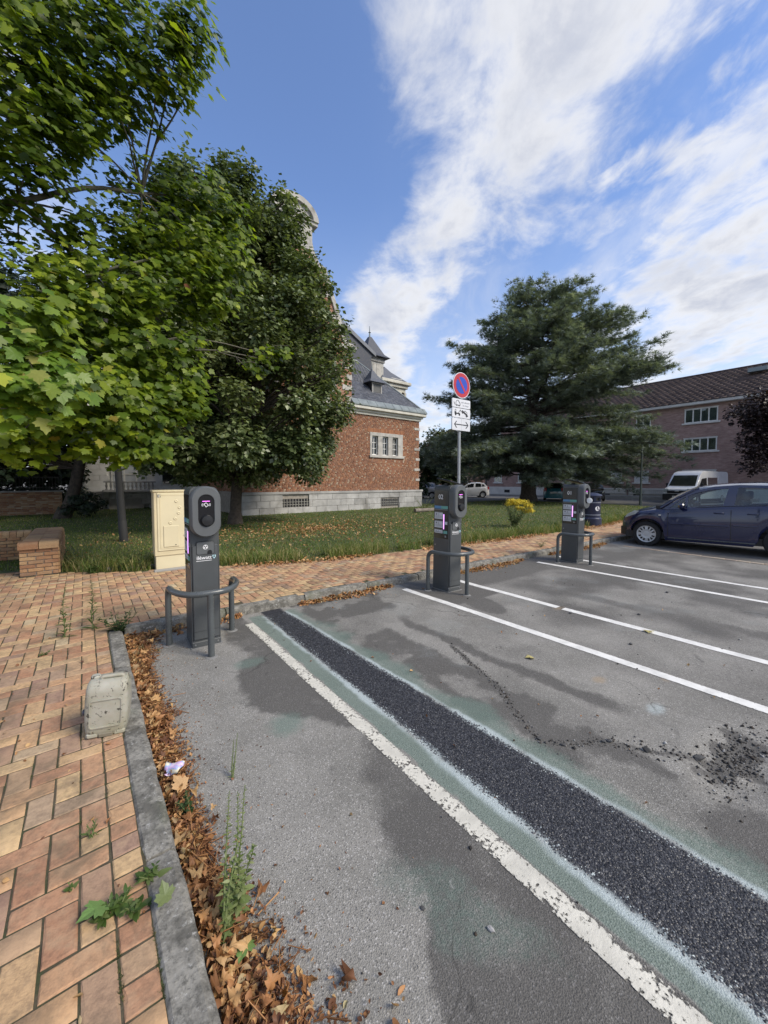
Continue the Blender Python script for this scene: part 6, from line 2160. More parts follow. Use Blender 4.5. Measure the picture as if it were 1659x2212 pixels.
    # wheels
    for w_ in (0, wb):
        for sgn in (1, -1):
            Mw = Matrix.Translation((sgn * 0.655 * sx, S(w_), wr)) @ Matrix.Rotation(R(90 * sgn), 4, 'Y')
            wh = MB().lathe([(wr * .68, -0.085), (wr * .93, -0.085), (wr, -0.06), (wr, 0.06), (wr * .94, 0.082), (wr * .69, 0.084)], 28, Mw, False).build('wheel', TYRE, t, True)
            rc = MB()
            rr = wr * 0.70
            if detail:
                for k in range(28):
                    a0, a1 = 2 * math.pi * k / 28, 2 * math.pi * (k + 1) / 28
                    q = lambda r_, a, z: tuple(Mw @ Vector((r_ * math.cos(a), r_ * math.sin(a), z)))
                    rings = [(0.0, 0.074), (rr * .28, 0.072), (rr * .30, 0.064), (rr * .56, 0.072), (rr * .86, 0.066), (rr, 0.076)]
                    for i, ((ra, za), (rb_, zb_)) in enumerate(zip(rings[:-1], rings[1:])):
                        if i == 3 and (k % 7) in (1, 3, 5): continue
                        rc.add([q(ra, a0, za), q(ra, a1, za), q(rb_, a1, zb_), q(rb_, a0, zb_)], [(0, 1, 2, 3)] if ra > 0 else [(0, 2, 3)])
                rc.build('wheel_cover', RIMS, wh)
                MB().lathe([(rr, 0.03), (0.0, 0.03)], 20, Mw, False).build('brake_shadow', TRIM, wh)
            else:
                rc.lathe([(rr, 0.07), (rr * .8, 0.055), (rr * .3, 0.06), (0.0, 0.072)], 16, Mw, False).build('wheel_cover', RIMS, wh, True)
    # lamps, bumpers, mouldings
    for sgn in (1, -1):
        hl = MB()
        ptsS = [(-0.50, 0.635), (-0.24, 0.735), (-0.16, 0.815), (-0.26, 0.825), (-0.42, 0.735)]
        for (s, z) in ptsS: hl.v.append((sgn * (float(I('hw', s)) * sx + 0.006 - (0.03 if z > 0.8 else 0)), S(s), z))
        for (s, z) in ptsS: hl.v.append((sgn * (float(I('hw', s)) * sx - 0.10), S(s) + 0.02, z))
        hl.f += [(0, 1, 2, 3, 4), (5, 6, 7, 8, 9), (0, 4, 9, 5), (4, 3, 8, 9), (0, 5, 6, 1), (1, 6, 7, 2), (2, 7, 8, 3)]
        hl.build('headlight', HEADL, t, True, angle=60)
        tl = MB()
        for (s, z) in [(2.72, 0.70), (2.90, 0.72), (2.88, 1.02), (2.72, 1.05)]: tl.v.append((sgn * (float(I('hw', s)) * sx + 0.008), S(s), z))
        for (s, z) in [(2.72, 0.70), (2.90, 0.72), (2.88, 1.02), (2.72, 1.05)]: tl.v.append((sgn * (float(I('hw', s)) * sx - 0.09), S(s), z))
        tl.f += [(0, 1, 2, 3), (4, 5, 6, 7), (0, 1, 5, 4), (1, 2, 6, 5), (2, 3, 7, 6), (3, 0, 4, 7)]
        tl.build('tail_light', REDL, t)
    bp_ = MB()
    for (s, z0, z1, out_) in ((-0.36, .24, .40, .012), (-0.48, .22, .41, .02), (-0.56, .22, .41, .025), (-0.60, .22, .41, .03)):
        hw_ = float(I('hw', s)) * sx + out_ * .6
        for sgn in (-1, 1): bp_.v += [(sgn * hw_, S(s) + (out_ if s < -.5 else 0), z0), (sgn * hw_, S(s) + (out_ if s < -.5 else 0), z1)]
    for i in range(3):
        for o_ in (0, 2):
            a = i * 4 + o_
            bp_.f.append((a, a + 1, a + 5, a + 4))
    bp_.f.append((12, 14, 15, 13))
    bp_.build('front_bumper', TRIM, t, True)
    if detail:
        for sgn in (1, -1):
            for (sa, sb, za, zb_) in ((0.46, 1.46, 0.545, 0.580), (1.52, 1.88, 0.565, 0.60)):
                MB().cbox(min(sgn * .752, sgn * .772) * sx, max(sgn * .752, sgn * .772) * sx, S(sb), S(sa), za, zb_, 0.006).build('side_moulding', paint, t)
            MB().cbox(min(sgn * .735, sgn * .752), max(sgn * .735, sgn * .752), S(1.86), S(0.42), 0.225, 0.25, 0.004).build('sill_strip', RAILM, t)
            # door seams
            for s in (0.42, 1.49):
                sm_ = MB()
                z_ = [0.27, 0.45, 0.60, 0.75, 0.90]
                for za, zb_ in zip(z_[:-1], z_[1:]):
                    zt_ = float(I('belt', s))
                    if za > zt_ - .05: continue
                    sm_.box(sgn * 0.752 * sx - 0.006, sgn * 0.752 * sx + 0.006, S(s) - 0.004, S(s) + 0.004, za, min(zb_, zt_ - 0.07))
                sm_.build('door_seam', BLACK, t)
            for s in (1.30, 1.82):
                MB().tube(arcpts([(sgn * 0.750, S(s + .08), 0.825), (sgn * 0.778, S(s + .06), 0.83), (sgn * 0.778, S(s - .06), 0.835), (sgn * 0.750, S(s - .08), 0.83)], 0.02, 3), 0.011, 8).build('door_handle', paint, t, True, angle=60)
            MB().cbox(sgn * .755 - .008, sgn * .755 + .008, S(0.29), S(0.24), 0.725, 0.755, 0.006).build('side_repeater', AMBER, t)
            mr_ = MB().cbox(min(sgn * .735, sgn * .86), max(sgn * .735, sgn * .86), S(0.74), S(0.62), 0.90, 1.02, 0.035).build('mirror', paint, t, True)
            MB().box(min(sgn * .66, sgn * .75), max(sgn * .66, sgn * .75), S(0.68), S(0.63), 0.90, 0.935).build('mirror_arm', TRIM, mr_)
            MB().box(min(sgn * .755, sgn * .845), max(sgn * .755, sgn * .845), S(0.7425), S(0.7405), 0.915, 1.005).build('mirror_glass', CHROME, mr_)
            # belt trim
            bt2 = MB().tube([(sgn * 0.690 * sx, S(s), float(I('belt', s)) + 0.006) for s in np.linspace(0.42, 2.5, 9)], 0.010, 6).build('belt_trim', TRIM, t)
        # interior
        for x in (-0.34, 0.34):
            st_ = MB().cbox(x - .23, x + .23, S(1.50), S(1.02), 0.42, 0.58, .05)
            st_.cbox(x - .22, x + .22, -0.06, 0.06, 0.0, 0.60, .05, Matrix.Translation((0, S(1.50), 0.52)) @ Matrix.Rotation(R(14), 4, 'X'))
            st_.cbox(x - .12, x + .12, S(1.72), S(1.62), 1.10, 1.28, .03)
            st_.build('front_seat', SEAT, t, True)
        st_ = MB().cbox(-.60, .60, S(2.3), S(1.85), 0.42, 0.60, .05).cbox(-.60, .60, S(2.42), S(2.28), 0.55, 1.08, .04)
        for x in (-.36, .36): st_.cbox(x - .11, x + .11, S(2.42), S(2.34), 1.09, 1.22, .03)
        st_.build('rear_seat', SEAT, t, True)
        MB().cbox(-.64, .64, S(0.62), S(0.25), 0.62, 0.93, .05).build('dashboard', TRIM, t, True)
        Mst = Matrix.Translation((-0.34, S(0.80), 0.93)) @ Matrix.Rotation(R(65), 4, 'X')
        sw = MB().tube([tuple(Mst @ Vector((.175 * math.cos(R(a)), .175 * math.sin(R(a)), 0))) for a in range(0, 360, 20)], 0.014, 6, False, True)
        sw.tube([tuple(Mst @ Vector((-.17, 0, 0))), tuple(Mst @ Vector((.17, 0, 0)))], 0.018, 6).tube([tuple(Mst @ Vector((0, 0, 0))), tuple(Mst @ Vector((0, -.17, -.0)))], 0.016, 6)
        sw.build('steering_wheel', TRIM, t, True, angle=60)
        MB().cbox(-.05, .07, S(0.92), S(0.90), 1.30, 1.36, .008).build('rear_view_mirror', TRIM, t)
    else:
        MB().cbox(-.58 * sx, .58 * sx, S(2.35), S(0.8), 0.45, 0.95, .05).build('seats', SEAT, t)
    MB().box(-.25, .25, S(P['nose']) + .03, S(P['nose']) + .04, 0.27, 0.37).build('number_plate', PLATE, t)
    MB().box(-.25, .25, S(P['tail']) - .012, S(P['tail']) - .004, 0.60, 0.70).build('number_plate', PLATE, t)
    return t


def car_at(fx, fy, rz, wb=2.24, z=0.0):
    """location of a car whose front axle stands at fx, fy (nose along +y turned by rz)"""
    return (fx - math.sin(-rz) * -0 + math.sin(rz) * wb / 2, fy - math.cos(rz) * wb / 2, z)


rz0 = R(3.0)
make_car('navy_car', (11.16 + math.sin(rz0) * 1.12, 3.34 - math.cos(rz0) * 1.12, 0.012), rz0, carpaint('navy_paint', (0.010, 0.015, 0.058)), 'dark navy hatchback parked nose to the kerb beside charging post 01', rx=R(-0.9))
SMALLC = dict(CAR0)
make_car('teal_car', (31.0, 16.6, 0.0), R(-62), carpaint('teal_paint', (0.03, 0.16, 0.20)), 'small teal hatchback parked beyond the cedar trunk', detail=False, group='cars parked along the street', sx=1.05, tint=DARKWIN)
make_car('dark_car', (32.9, 14.3, 0.0), R(118), carpaint('black_paint', (0.02, 0.022, 0.026)), 'black car parked on the street behind charging post 01', detail=False, group='cars parked along the street', tint=DARKWIN)
make_car('white_car', (29.6, 24.4, 0.0), R(52), carpaint('white_car_paint', (0.82, 0.82, 0.82)), 'white car parked on the street right of charging post 02', detail=False, group='cars parked along the street', sx=1.08, tint=DARKWIN)
make_car('silver_car', (24.6, 26.0, 0.0), R(40), carpaint('silver_paint', (0.50, 0.52, 0.54)), 'silver car half hidden behind the town hall corner', detail=False, group='cars parked along the street', tint=DARKWIN)

# ------------------------------------------------------------------ white van
VP = carpaint('van_white', (0.78, 0.79, 0.80))
vn = thing('delivery_van', (35.3, 8.1, 0.0), 'tall white delivery van with dark bumper parked before the apartment block', 'van', rz=R(79))
# local: nose at +y
side = [(-2.4, 0.32), (-2.45, 0.8), (-2.42, 2.18), (-2.25, 2.28), (0.95, 2.30), (1.25, 2.20), (1.45, 1.98), (2.02, 1.16), (2.42, 0.98), (2.52, 0.72), (2.52, 0.30)]
secs = [(-0.93, 0.0), (-0.90, 0.03), (-0.80, 0.05)]
b = MB()
n = len(side)
cols = [(-0.93, 0.0, 0.10), (-0.91, 0.03, 0.04), (-0.72, 0.05, 0.0), (0.0, 0.07, 0.0), (0.72, 0.05, 0.0), (0.91, 0.03, 0.04), (0.93, 0.0, 0.10)]
for (x, gy, gz) in cols:
    for (y, z) in side:
        taper = max(0, (z - 1.1)) * 0.10 + max(0, y - 2.0) * 0.10
        b.v.append((x * (1 - taper * .6), y + (gy if y > 0 else -gy * .4), z - (gz if z > 2.1 else 0)))
for i in range(len(cols) - 1):
    for j in range(n):
        j2 = (j + 1) % n
        b.f.append((i * n + j, i * n + j2, (i + 1) * n + j2, (i + 1) * n + j))
b.f += [tuple(range(n)), tuple(range((len(cols) - 1) * n, len(cols) * n))]
b.build('body', VP, vn, True, angle=32)
VG = glassmat('van_glass', (0.12, 0.14, 0.16), 0.35)
g = MB()
for i in range(5):
    f = i / 4
    y = 1.985 - (1.985 - 1.475) * f; z = 1.20 + (1.95 - 1.20) * f
    for x in (-1, -.6, 0, .6, 1): g.v.append((x * (0.82 - .08 * f), y + 0.035 + 0.05 * (1 - x * x), z + 0.02))
for i in range(4):
    for j in range(4):
        a = i * 5 + j
        g.f.append((a, a + 1, a + 6, a + 5))
g.build('windscreen', VG, vn, True, angle=80)
for s in (-1, 1):
    q = [(1.72, 1.20), (1.35, 1.72), (0.70, 1.78), (0.70, 1.20)]
    xo = lambda z: s * (0.93 * (1 - max(0, z - 1.1) * .06) + 0.006)
    MB().add([(xo(z), y, z) for y, z in q], [(0, 1, 2, 3)]).build('door_window', VG, vn)
    q = [(0.52, 1.20), (0.52, 1.80), (-0.8, 1.80), (-0.8, 1.20)]
    MB().add([(xo(z), y, z) for y, z in q], [(0, 1, 2, 3)]).build('side_window', VG, vn)
    MB().cbox(s * 1.06 - .09, s * 1.06 + .09, 1.62, 1.76, 1.08, 1.42, .03).build('mirror', TRIM, vn)
    MB().cbox(s * .72 - .16, s * .72 + .16, 2.36, 2.56, 0.78, 1.02, .03).build('headlight', HEADL, vn)
    for y in (1.75, -1.55):
        Mw = Matrix.Translation((s * .84, y, 0.31)) @ Matrix.Rotation(R(90 * s), 4, 'Y')
        w_ = MB().lathe([(.2, -.09), (.31, -.07), (.31, .07), (.2, .09), (.0, .07)], 20, Mw, False).build('wheel', TYRE, vn, True)
        MB().lathe([(.19, .095), (.0, .085)], 14, Mw, False).build('hub', RIMS, w_)
MB().cbox(-.92, .92, 2.38, 2.66, 0.22, 0.66, .05).build('front_bumper', TRIM, vn)
MB().cbox(-.62, .62, 2.46, 2.655, 0.70, 0.90, .03).build('grille', TRIM, vn)
MB().cbox(-.13, .13, 2.62, 2.672, 0.82, 0.90, .01).build('badge', CHROME, vn)
MB().box(-.26, .26, 2.66, 2.67, 0.42, 0.53).build('number_plate', PLATE, vn)
# ------------------------------------------------------------------ leaf shapes
def maple_leaf():
    half = [(0.0, 0.0), (0.16, -0.05), (0.40, 0.02), (0.36, 0.14), (0.62, 0.36), (0.48, 0.44), (0.50, 0.58), (0.27, 0.52), (0.26, 0.72), (0.15, 0.78), (0.0, 1.0)]
    pts = half + [(-x, y) for x, y in reversed(half[1:-1])]
    V = [(0.0, 0.32, 0.0)] + [(x, y, -0.22 * x * x - 0.10 * (y - 0.3) ** 2 + 0.06 * abs(x)) for x, y in pts]
    n = len(pts)
    F = [(0, 1 + i, 1 + (i + 1) % n) for i in range(n)]
    return np.array(V), np.array(F)


def oval_leaf(w=0.36, curl=0.0, bend=0.0):
    ts = [0, 0.22, 0.5, 0.78, 1.0]
    ws = [0, 0.8, 1.0, 0.6, 0]
    V = [(0, t, -bend * t * t) for t in ts]
    for sgn in (1, -1):
        for t, q in list(zip(ts, ws))[1:4]:
            x = sgn * w * q
            V.append((x * (1 - abs(curl) * .35), t, -bend * t * t + curl * abs(x) * 1.1))
    F = [(0, 5, 1), (1, 5, 6), (1, 6, 2), (2, 6, 7), (2, 7, 3), (3, 7, 4), (0, 1, 8), (1, 9, 8), (1, 2, 9), (2, 10, 9), (2, 3, 10), (3, 4, 10)]
    return np.array(V, float), np.array(F)


def simple_leaf(w=0.34):
    V = [(0, 0, 0), (w, 0.42, 0.05), (0, 1.0, -0.10), (-w, 0.42, 0.05)]
    return np.array(V, float), np.array([(0, 1, 2), (0, 2, 3)])


def in_balls(clumps, counts):
    """points in ellipsoidal clumps, biased to their skins; returns points and outward directions"""
    P, D = [], []
    for (c, n_) in zip(clumps, counts):
        d = rand_dirs(n_)
        r = rng.random(n_) ** 0.42
        rad = np.array(c[3:6]) if len(c) > 5 else np.array([c[3], c[3], c[3] * 0.8])
        P.append(np.array(c[:3]) + d * r[:, None] * rad)
        D.append(d)
    return np.concatenate(P), np.concatenate(D)


def limb(b, p0, p1, r0, r1, n=7, sag=0.0, wob=0.05, seg=8):
    p0, p1 = Vector(p0), Vector(p1)
    L = (p1 - p0).length
    pts, rs = [], []
    w = [Vector((rnd.gauss(0, 1), rnd.gauss(0, 1), rnd.gauss(0, 1))) * wob * L for _ in range(3)]
    for i in range(n + 1):
        t = i / n
        q = p0.lerp(p1, t) + Vector((0, 0, sag * L * math.sin(math.pi * t)))
        q += (w[0] * math.sin(t * 3.1) + w[1] * math.sin(t * 6.3) * .5) * min(1, 4 * t * (1 - t) + .0)
        pts.append(q)
        rs.append(r0 + (r1 - r0) * t ** 0.8)
    b.tube(pts, rs, seg)
    return pts


# ------------------------------------------------------------------ maple over the left of the view
MAPLE = leafmat('maple_leaf', [(0.0, (0.050, 0.088, 0.011)), (0.3, (0.105, 0.165, 0.016)), (0.6, (0.20, 0.265, 0.020)), (0.85, (0.33, 0.40, 0.034)), (0.955, (0.47, 0.51, 0.07)), (0.972, (0.30, 0.26, 0.04)), (0.985, (0.26, 0.09, 0.035)), (1.0, (0.28, 0.11, 0.05))], 0.42, 0.50, spec=0.35)
MC = [(-0.45, 7.7, 7.99, 1.2), (0.28, 7.13, 8.12, 1.1), (0.98, 6.72, 8.31, 0.9), (1.40, 6.62, 8.41, 0.45), (1.44, 6.55, 7.92, 0.38), (1.02, 6.63, 7.5, 0.58), (0.52, 6.9, 7.19, 0.9), (-0.16, 7.15, 6.86, 1.2), (-0.63, 7.11, 6.31, 1.2), (0.52, 6.8, 6.75, 0.42), (0.13, 7.15, 6.4, 0.8), (-0.48, 7.21, 5.69, 0.8), (0.42, 7.81, 6.28, 0.75), (1.14, 7.77, 6.35, 0.52), (1.8, 7.77, 6.56, 0.7), (2.25, 7.66, 6.36, 0.5), (2.04, 7.52, 5.55, 0.7), (1.42, 7.49, 5.48, 0.8), (0.72, 7.79, 5.51, 0.65), (-0.08, 7.87, 4.97, 0.6), (-0.64, 7.67, 4.94, 0.6), (1.77, 7.44, 4.78, 0.65), (1.18, 7.38, 4.51, 0.8), (0.48, 7.41, 4.39, 0.8), (-0.19, 7.28, 4.02, 0.8), (-0.65, 6.99, 3.85, 0.8), (1.45, 7.25, 3.85, 0.5), (0.94, 7.26, 3.59, 0.7), (0.27, 7.26, 3.46, 0.8), (1.31, 6.94, 3.15, 0.45), (0.95, 6.95, 2.81, 0.55), (0.46, 6.82, 2.72, 0.7), (1.33, 6.9, 2.63, 0.3), (0.66, 6.64, 2.25, 0.5), (0.76, 6.54, 1.88, 0.3), (-0.02, 6.42, 2.59, 0.6), (0.32, 6.64, 2.03, 0.4), (-0.35, 4.54, 2.85, 0.3), (-0.38, 4.42, 2.47, 0.33), (-0.27, 4.32, 2.31, 0.2), (-0.41, 4.42, 2.16, 0.25), (-0.55, 6.82, 2.17, 0.5), (-0.68, 6.4, 1.95, 0.4), (2.86, 7.04, 3.85, 0.22), (2.62, 7.22, 3.72, 0.2), (0.22, 7.67, 5.55, 0.45)]
# the part of the crown that lies out of the picture, round the trunk
MC += [(-2.2 + 1.9 * math.cos(a), 8.6 + 1.9 * math.sin(a), z, 1.4) for a in (1.8, 2.8, 3.8, 4.8) for z in (4.5, 6.5, 8.5)] + [(-2.0, 8.6, 9.6, 1.6), (-1.2, 9.2, 8.5, 1.5)]
TRK = (-2.3, 8.9, 0.1)
mp = thing('maple_tree', TRK, 'large bright green maple overhanging the pavement at upper left', 'tree')
b = MB()
tp = limb(b, (0, 0, -0.1), (0.15, -0.1, 3.0), 0.26, 0.19, 6, 0, 0.02, 14)
tp2 = limb(b, tp[-1], (0.3, -0.3, 7.5), 0.19, 0.07, 7, 0, 0.03, 12)
b.build('trunk', BARK, mp, True, angle=60)
bb = MB()
nodes = [Vector(p) for p in tp[3:] + tp2]
cen = [Vector(c[:3]) - Vector(TRK) for c in MC]
hubs = [Vector((1.6, -1.2, 3.6)), Vector((1.7, -1.4, 5.3)), Vector((1.5, -1.5, 7.2)), Vector((2.6, -1.3, 4.6)), Vector((2.9, -1.4, 3.6)), Vector((2.3, -1.9, 2.6)), Vector((3.2, -1.2, 6.2))]
for h_ in hubs[:3]:
    s = min(nodes, key=lambda q: (q - (h_ - Vector((0, 0, 0.7)))).length)
    limb(bb, s, h_, 0.085, 0.045, 6, 0.06, 0.03, 9)
for h_ in hubs[3:]:
    s = min(hubs[:3], key=lambda q: (q - h_).length)
    limb(bb, s, h_, 0.045, 0.026, 6, 0.04, 0.03, 8)
for c in cen:
    s = min(hubs + [nodes[5]], key=lambda q: (q - c).length)
    pts = limb(bb, s, c, 0.022, 0.006, 6, 0.05, 0.04, 6)
    for k in range(4):
        limb(bb, pts[5 + k % 2], c + Vector((rnd.gauss(0, .2), rnd.gauss(0, .2), rnd.gauss(0, .12))), 0.007, 0.003, 3, 0, 0.05, 4)
# the bare grey limb that shows through the leaves
limb(bb, (1.9, -1.5, 4.1), (3.3, -1.75, 4.95), 0.03, 0.018, 6, 0.0, 0.015, 8)
limb(bb, hubs[4], (4.9, -1.75, 3.7), 0.018, 0.008, 6, 0.0, 0.02, 6)
bb.build('branches', mat('maple_branch', (0.13, 0.12, 0.09), 0.9, 0.25, 8.0, 0.6, 30), mp, True, angle=60)
dens = 190.0
tw_n = [max(8, int(dens * c[3] ** 2 * (0.35 if i >= 46 else (1.9 if c[3] < 0.36 and c[1] < 5 else 1.0)))) for i, c in enumerate(MC)]
TP, TD = in_balls(MC, tw_n)
per = 7
n = len(TP) * per
base = np.repeat(TP, per, 0)
td = np.repeat(norm(TD * [1, 1, .35] + rng.normal(0, .3, TD.shape)), per, 0)
# leaves of a twig hang in a loose flat spray
pos = base + rng.normal(0, 0.085, (n, 3)) * [1, 1, .45] + td * rng.uniform(-0.10, 0.14, (n, 1))
tip = norm(td * [1, 1, 0] + rng.normal(0, .45, (n, 3)) + [0, 0, -0.75])
nr = norm(np.array([0.12, -0.75, 0.85]) + td * [.45, .45, .1] + rng.normal(0, .40, (n, 3)))
gone = fbm(pos[:, 0] * 1.2 + pos[:, 1] * .7, pos[:, 2] * 1.2 + pos[:, 1] * .4, 1.3, 3) < 0.37
far_ = pos[:, 1] > 5.0
keep = ~(gone & far_)
pos, tip, nr = pos[keep], tip[keep], nr[keep]
n = len(pos)
sz = rng.uniform(0.066, 0.142, n)
rv = np.clip(rng.beta(1.5, 1.7, n) * 0.80 + 0.5 * (fbm(pos[:, 0] + pos[:, 1] * .5, pos[:, 2], 1.6, 3) - .45), 0, 0.955)
rv = np.where(rng.random(n) < 0.012, rng.uniform(0.955, 0.975, n), rv)
dd = np.linalg.norm(pos - np.array([1.40, 6.90, 4.45]), axis=1)
dead = dd < 0.22
rv = np.where(dead, rng.uniform(0.985, 1.0, n), rv)
nearl = pos[:, 1] < 5.0
rv = np.where(nearl, np.clip(rv + 0.10, 0, 0.95), rv)
tv, tf = maple_leaf()
rot = frames(nr, tip)
pos_l = pos - np.array(TRK)
dist = np.linalg.norm(pos - np.array([0, 0, 1.5]), axis=1)
vis = (pos[:, 0] > -0.12 * pos[:, 1])
order = np.argsort(np.where(vis, dist, dist + 50))
ind = order[:300]
rest = order[300:]
# petioles
pv = np.array([(0.012, 0, 0), (-0.012, 0, 0), (0, -0.65, 0.12)], float)
scatter('crown', tv, tf, pos_l[rest], rot[rest], sz[rest], MAPLE, rv[rest], mp, 'stuff')
LEAFO = leafmat('maple_leaf_single', [(0, (0.10, 0.18, 0.02)), (0.5, (0.16, 0.26, 0.03)), (0.9, (0.23, 0.31, 0.05)), (1, (0.40, 0.33, 0.10))], 0.42, 0.42)
_nt = LEAFO.node_tree
_at = [q for q in _nt.nodes if q.type == 'ATTRIBUTE'][0]
_oi = nd(_nt, 'ShaderNodeObjectInfo')
for l_ in list(_nt.links):
    if l_.from_node == _at:
        ts_ = l_.to_socket
        _nt.links.remove(l_)
        _nt.links.new(_oi.outputs['Random'], ts_)
lm = bpy.data.meshes.new('leaf')
lm.from_pydata([tuple(v) for v in tv], [], [tuple(int(q) for q in f) for f in tf])
lm.materials.append(LEAFO)
for i in ind:
    o = inst(lm, 'leaf', mp, tuple(pos_l[i]), Matrix(rot[i].tolist()).to_euler(), (sz[i],) * 3)

# ------------------------------------------------------------------ generic broadleaf tree
def broadleaf(name, loc, label, trunk, clumps, nleaf, size, material, lean=(0, 0), trunk_h=2.0, tr=0.22, up=0.3, cut=0.36, limbs=True, group=None, per=8, spread=0.12):
    t = thing(name, loc, label, 'tree', group)
    L0 = np.array(loc, float)
    b = MB()
    pts = limb(b, (0, 0, -0.15), (lean[0], lean[1], trunk_h), tr, tr * .8, 6, 0, 0.02, 12)
    top = max(c[2] for c in clumps) - L0[2]
    pts2 = limb(b, pts[-1], (lean[0] * 1.6, lean[1] * 1.6, top * .9), tr * .8, 0.04, 8, 0, 0.03, 10)
    # root flare
    b.tube([(0, 0, -0.1), (0, 0, 0.08), (lean[0] * .1, lean[1] * .1, 0.4)], [tr * 1.5, tr * 1.25, tr * 1.0], 12)
    b.build('trunk', BARK, t, True, angle=60)
    if limbs:
        bb = MB()
        spine = [Vector(p) for p in pts[4:] + pts2]
        for c in clumps:
            cc = Vector(c[:3]) - Vector(loc)
            s = min(spine, key=lambda q: (q - (cc - Vector((0, 0, (cc - q).length * .45)))).length)
            limb(bb, s, cc, 0.05, 0.012, 6, 0.04, 0.03, 6)
        bb.build('branches', BARK, t, True, angle=60)
    w = np.array([c[3] ** 2 for c in clumps]); w = w / w.sum()
    cnt = np.maximum(4, (w * nleaf / per)).astype(int)
    TP, TD = in_balls(clumps, cnt)
    n = len(TP) * per
    td = np.repeat(norm(TD + rng.normal(0, .35, TD.shape) + [0, 0, up]), per, 0)
    pos = np.repeat(TP, per, 0) + td * rng.uniform(-spread, spread * 1.6, (n, 1)) + rng.normal(0, spread * .45, (n, 3))
    keep = fbm(pos[:, 0] + pos[:, 1] * .6, pos[:, 2] + pos[:, 1] * .5, 0.9, 3) > cut
    pos, td = pos[keep], td[keep]
    n = len(pos)
    tip = norm(td * [1, 1, .6] + rng.normal(0, .5, (n, 3)) + [0, 0, -0.25])
    nr = norm(np.array([0.0, -0.25, 1.0]) + td * .5 + rng.normal(0, .5, (n, 3)))
    tv, tf = simple_leaf(0.40)
    cl = fbm(pos[:, 0] + pos[:, 1], pos[:, 2], 1.1, 2)
    rv = np.clip(rng.beta(2, 2, n) * .7 + (cl - .5) * .5 + .15, 0, 1)
    scatter('crown', tv, tf, pos - L0, frames(nr, tip), rng.uniform(size * .75, size * 1.3, n), material, rv, t, 'stuff')
    return t


LIME = leafmat('lime_leaf', [(0, (0.026, 0.042, 0.018)), (0.3, (0.070, 0.100, 0.038)), (0.55, (0.13, 0.168, 0.066)), (0.75, (0.22, 0.26, 0.112)), (1.0, (0.46, 0.49, 0.28))], 0.38, 0.30, spec=0.5)
lt = (3.95, 13.1, 0.08)
prof = [(1.9, 2.9), (2.6, 3.5), (3.7, 3.75), (5.0, 3.75), (6.2, 3.55), (7.2, 3.2), (8.3, 2.75), (9.0, 2.45), (9.6, 2.0), (10.1, 1.4), (10.4, 0.7)]
cl_ = []
for (z, r_) in prof:
    m_ = max(2, int(r_ * 3.4))
    for k in range(m_):
        a = 2 * math.pi * (k + rnd.random() * .7) / m_ + z
        q = rnd.uniform(0.66, 0.95)
        cl_.append((lt[0] + r_ * q * math.cos(a), lt[1] + r_ * q * math.sin(a), z + 0.15 + rnd.gauss(0, .22), rnd.uniform(0.45, 0.8)))
    if r_ > 2: cl_ += [(lt[0] + rnd.gauss(0, r_ * .3), lt[1] + rnd.gauss(0, r_ * .3), z + .3, 1.0) for _ in range(3)]
cl_ += [(lt[0] - .3, lt[1], 10.6, .4), (lt[0] + .55, lt[1] + .2, 10.7, .4), (lt[0] - 1.1, lt[1] - .1, 10.3, .45), (lt[0] + 1.3, lt[1], 10.1, .42), (lt[0] + 1.0, lt[1] + .8, 10.6, .35)]
for k in range(120):       # upright shoots that break the outline
    z = rnd.uniform(2.6, 10.1); r_ = np.interp(z, [p[0] for p in prof], [p[1] for p in prof]) + .1
    a = rnd.uniform(0, 6.28)
    cl_.append((lt[0] + r_ * math.cos(a), lt[1] + r_ * math.sin(a), z + rnd.uniform(.2, .6), .16, .16, .38))
broadleaf('lime_tree', lt, 'tall dark green lime tree on the lawn before the town hall', None, cl_, 185000, 0.125, LIME, (0.12, 0.0), 2.2, 0.20, 0.5, 0.24)

DARKT = leafmat('dark_tree_leaf', [(0, (0.008, 0.016, 0.008)), (0.5, (0.016, 0.030, 0.012)), (1, (0.034, 0.055, 0.02))], 0.5, 0.15)
cl_ = [(-1.2 + rnd.gauss(0, 1.6), 19.4 + rnd.gauss(0, 1.4), rnd.uniform(3.4, 8.5), rnd.uniform(.9, 1.5)) for _ in range(26)]
cl_ += [(-2.6, 18.6, 2.7, 1.0), (-3.4, 18.3, 2.2, 1.0), (-4.2, 18.6, 2.4, 1.1), (-1.9, 18.6, 3.1, .9), (-0.9, 18.8, 3.6, .9), (0.4, 19.0, 3.4, .8), (-5, 19, 3, 1.3), (-2.2, 18.2, 1.95, .6), (1.0, 19.2, 4.2, 1.0), (-3.0, 18.0, 3.6, 1.2)]
broadleaf('shade_tree', (-0.66, 19.2, 0.08), 'dark leaning tree with low branches in front of the garden wall', None, cl_, 42000, 0.16, DARKT, (0.75, -0.1), 3.0, 0.22, 0.1, 0.25)
cl_ = [(0.05 + rnd.gauss(0, .28), 19.0 + rnd.gauss(0, .2), 0.35 + abs(rnd.gauss(0, .28)), .28) for _ in range(14)]
t = thing('ivy_bush', (0.0, 19.0, 0.08), 'small dark bush at the foot of the leaning tree', 'bush')
TP, TD = in_balls(cl_, [120] * 14)
tv, tf = simple_leaf(.4)
n = len(TP)
scatter('foliage', tv, tf, TP - [0, 19.0, .08], frames(norm(TD + [0, -.3, .6]), rand_dirs(n)), rng.uniform(.06, .11, n), DARKT, rng.random(n), t)

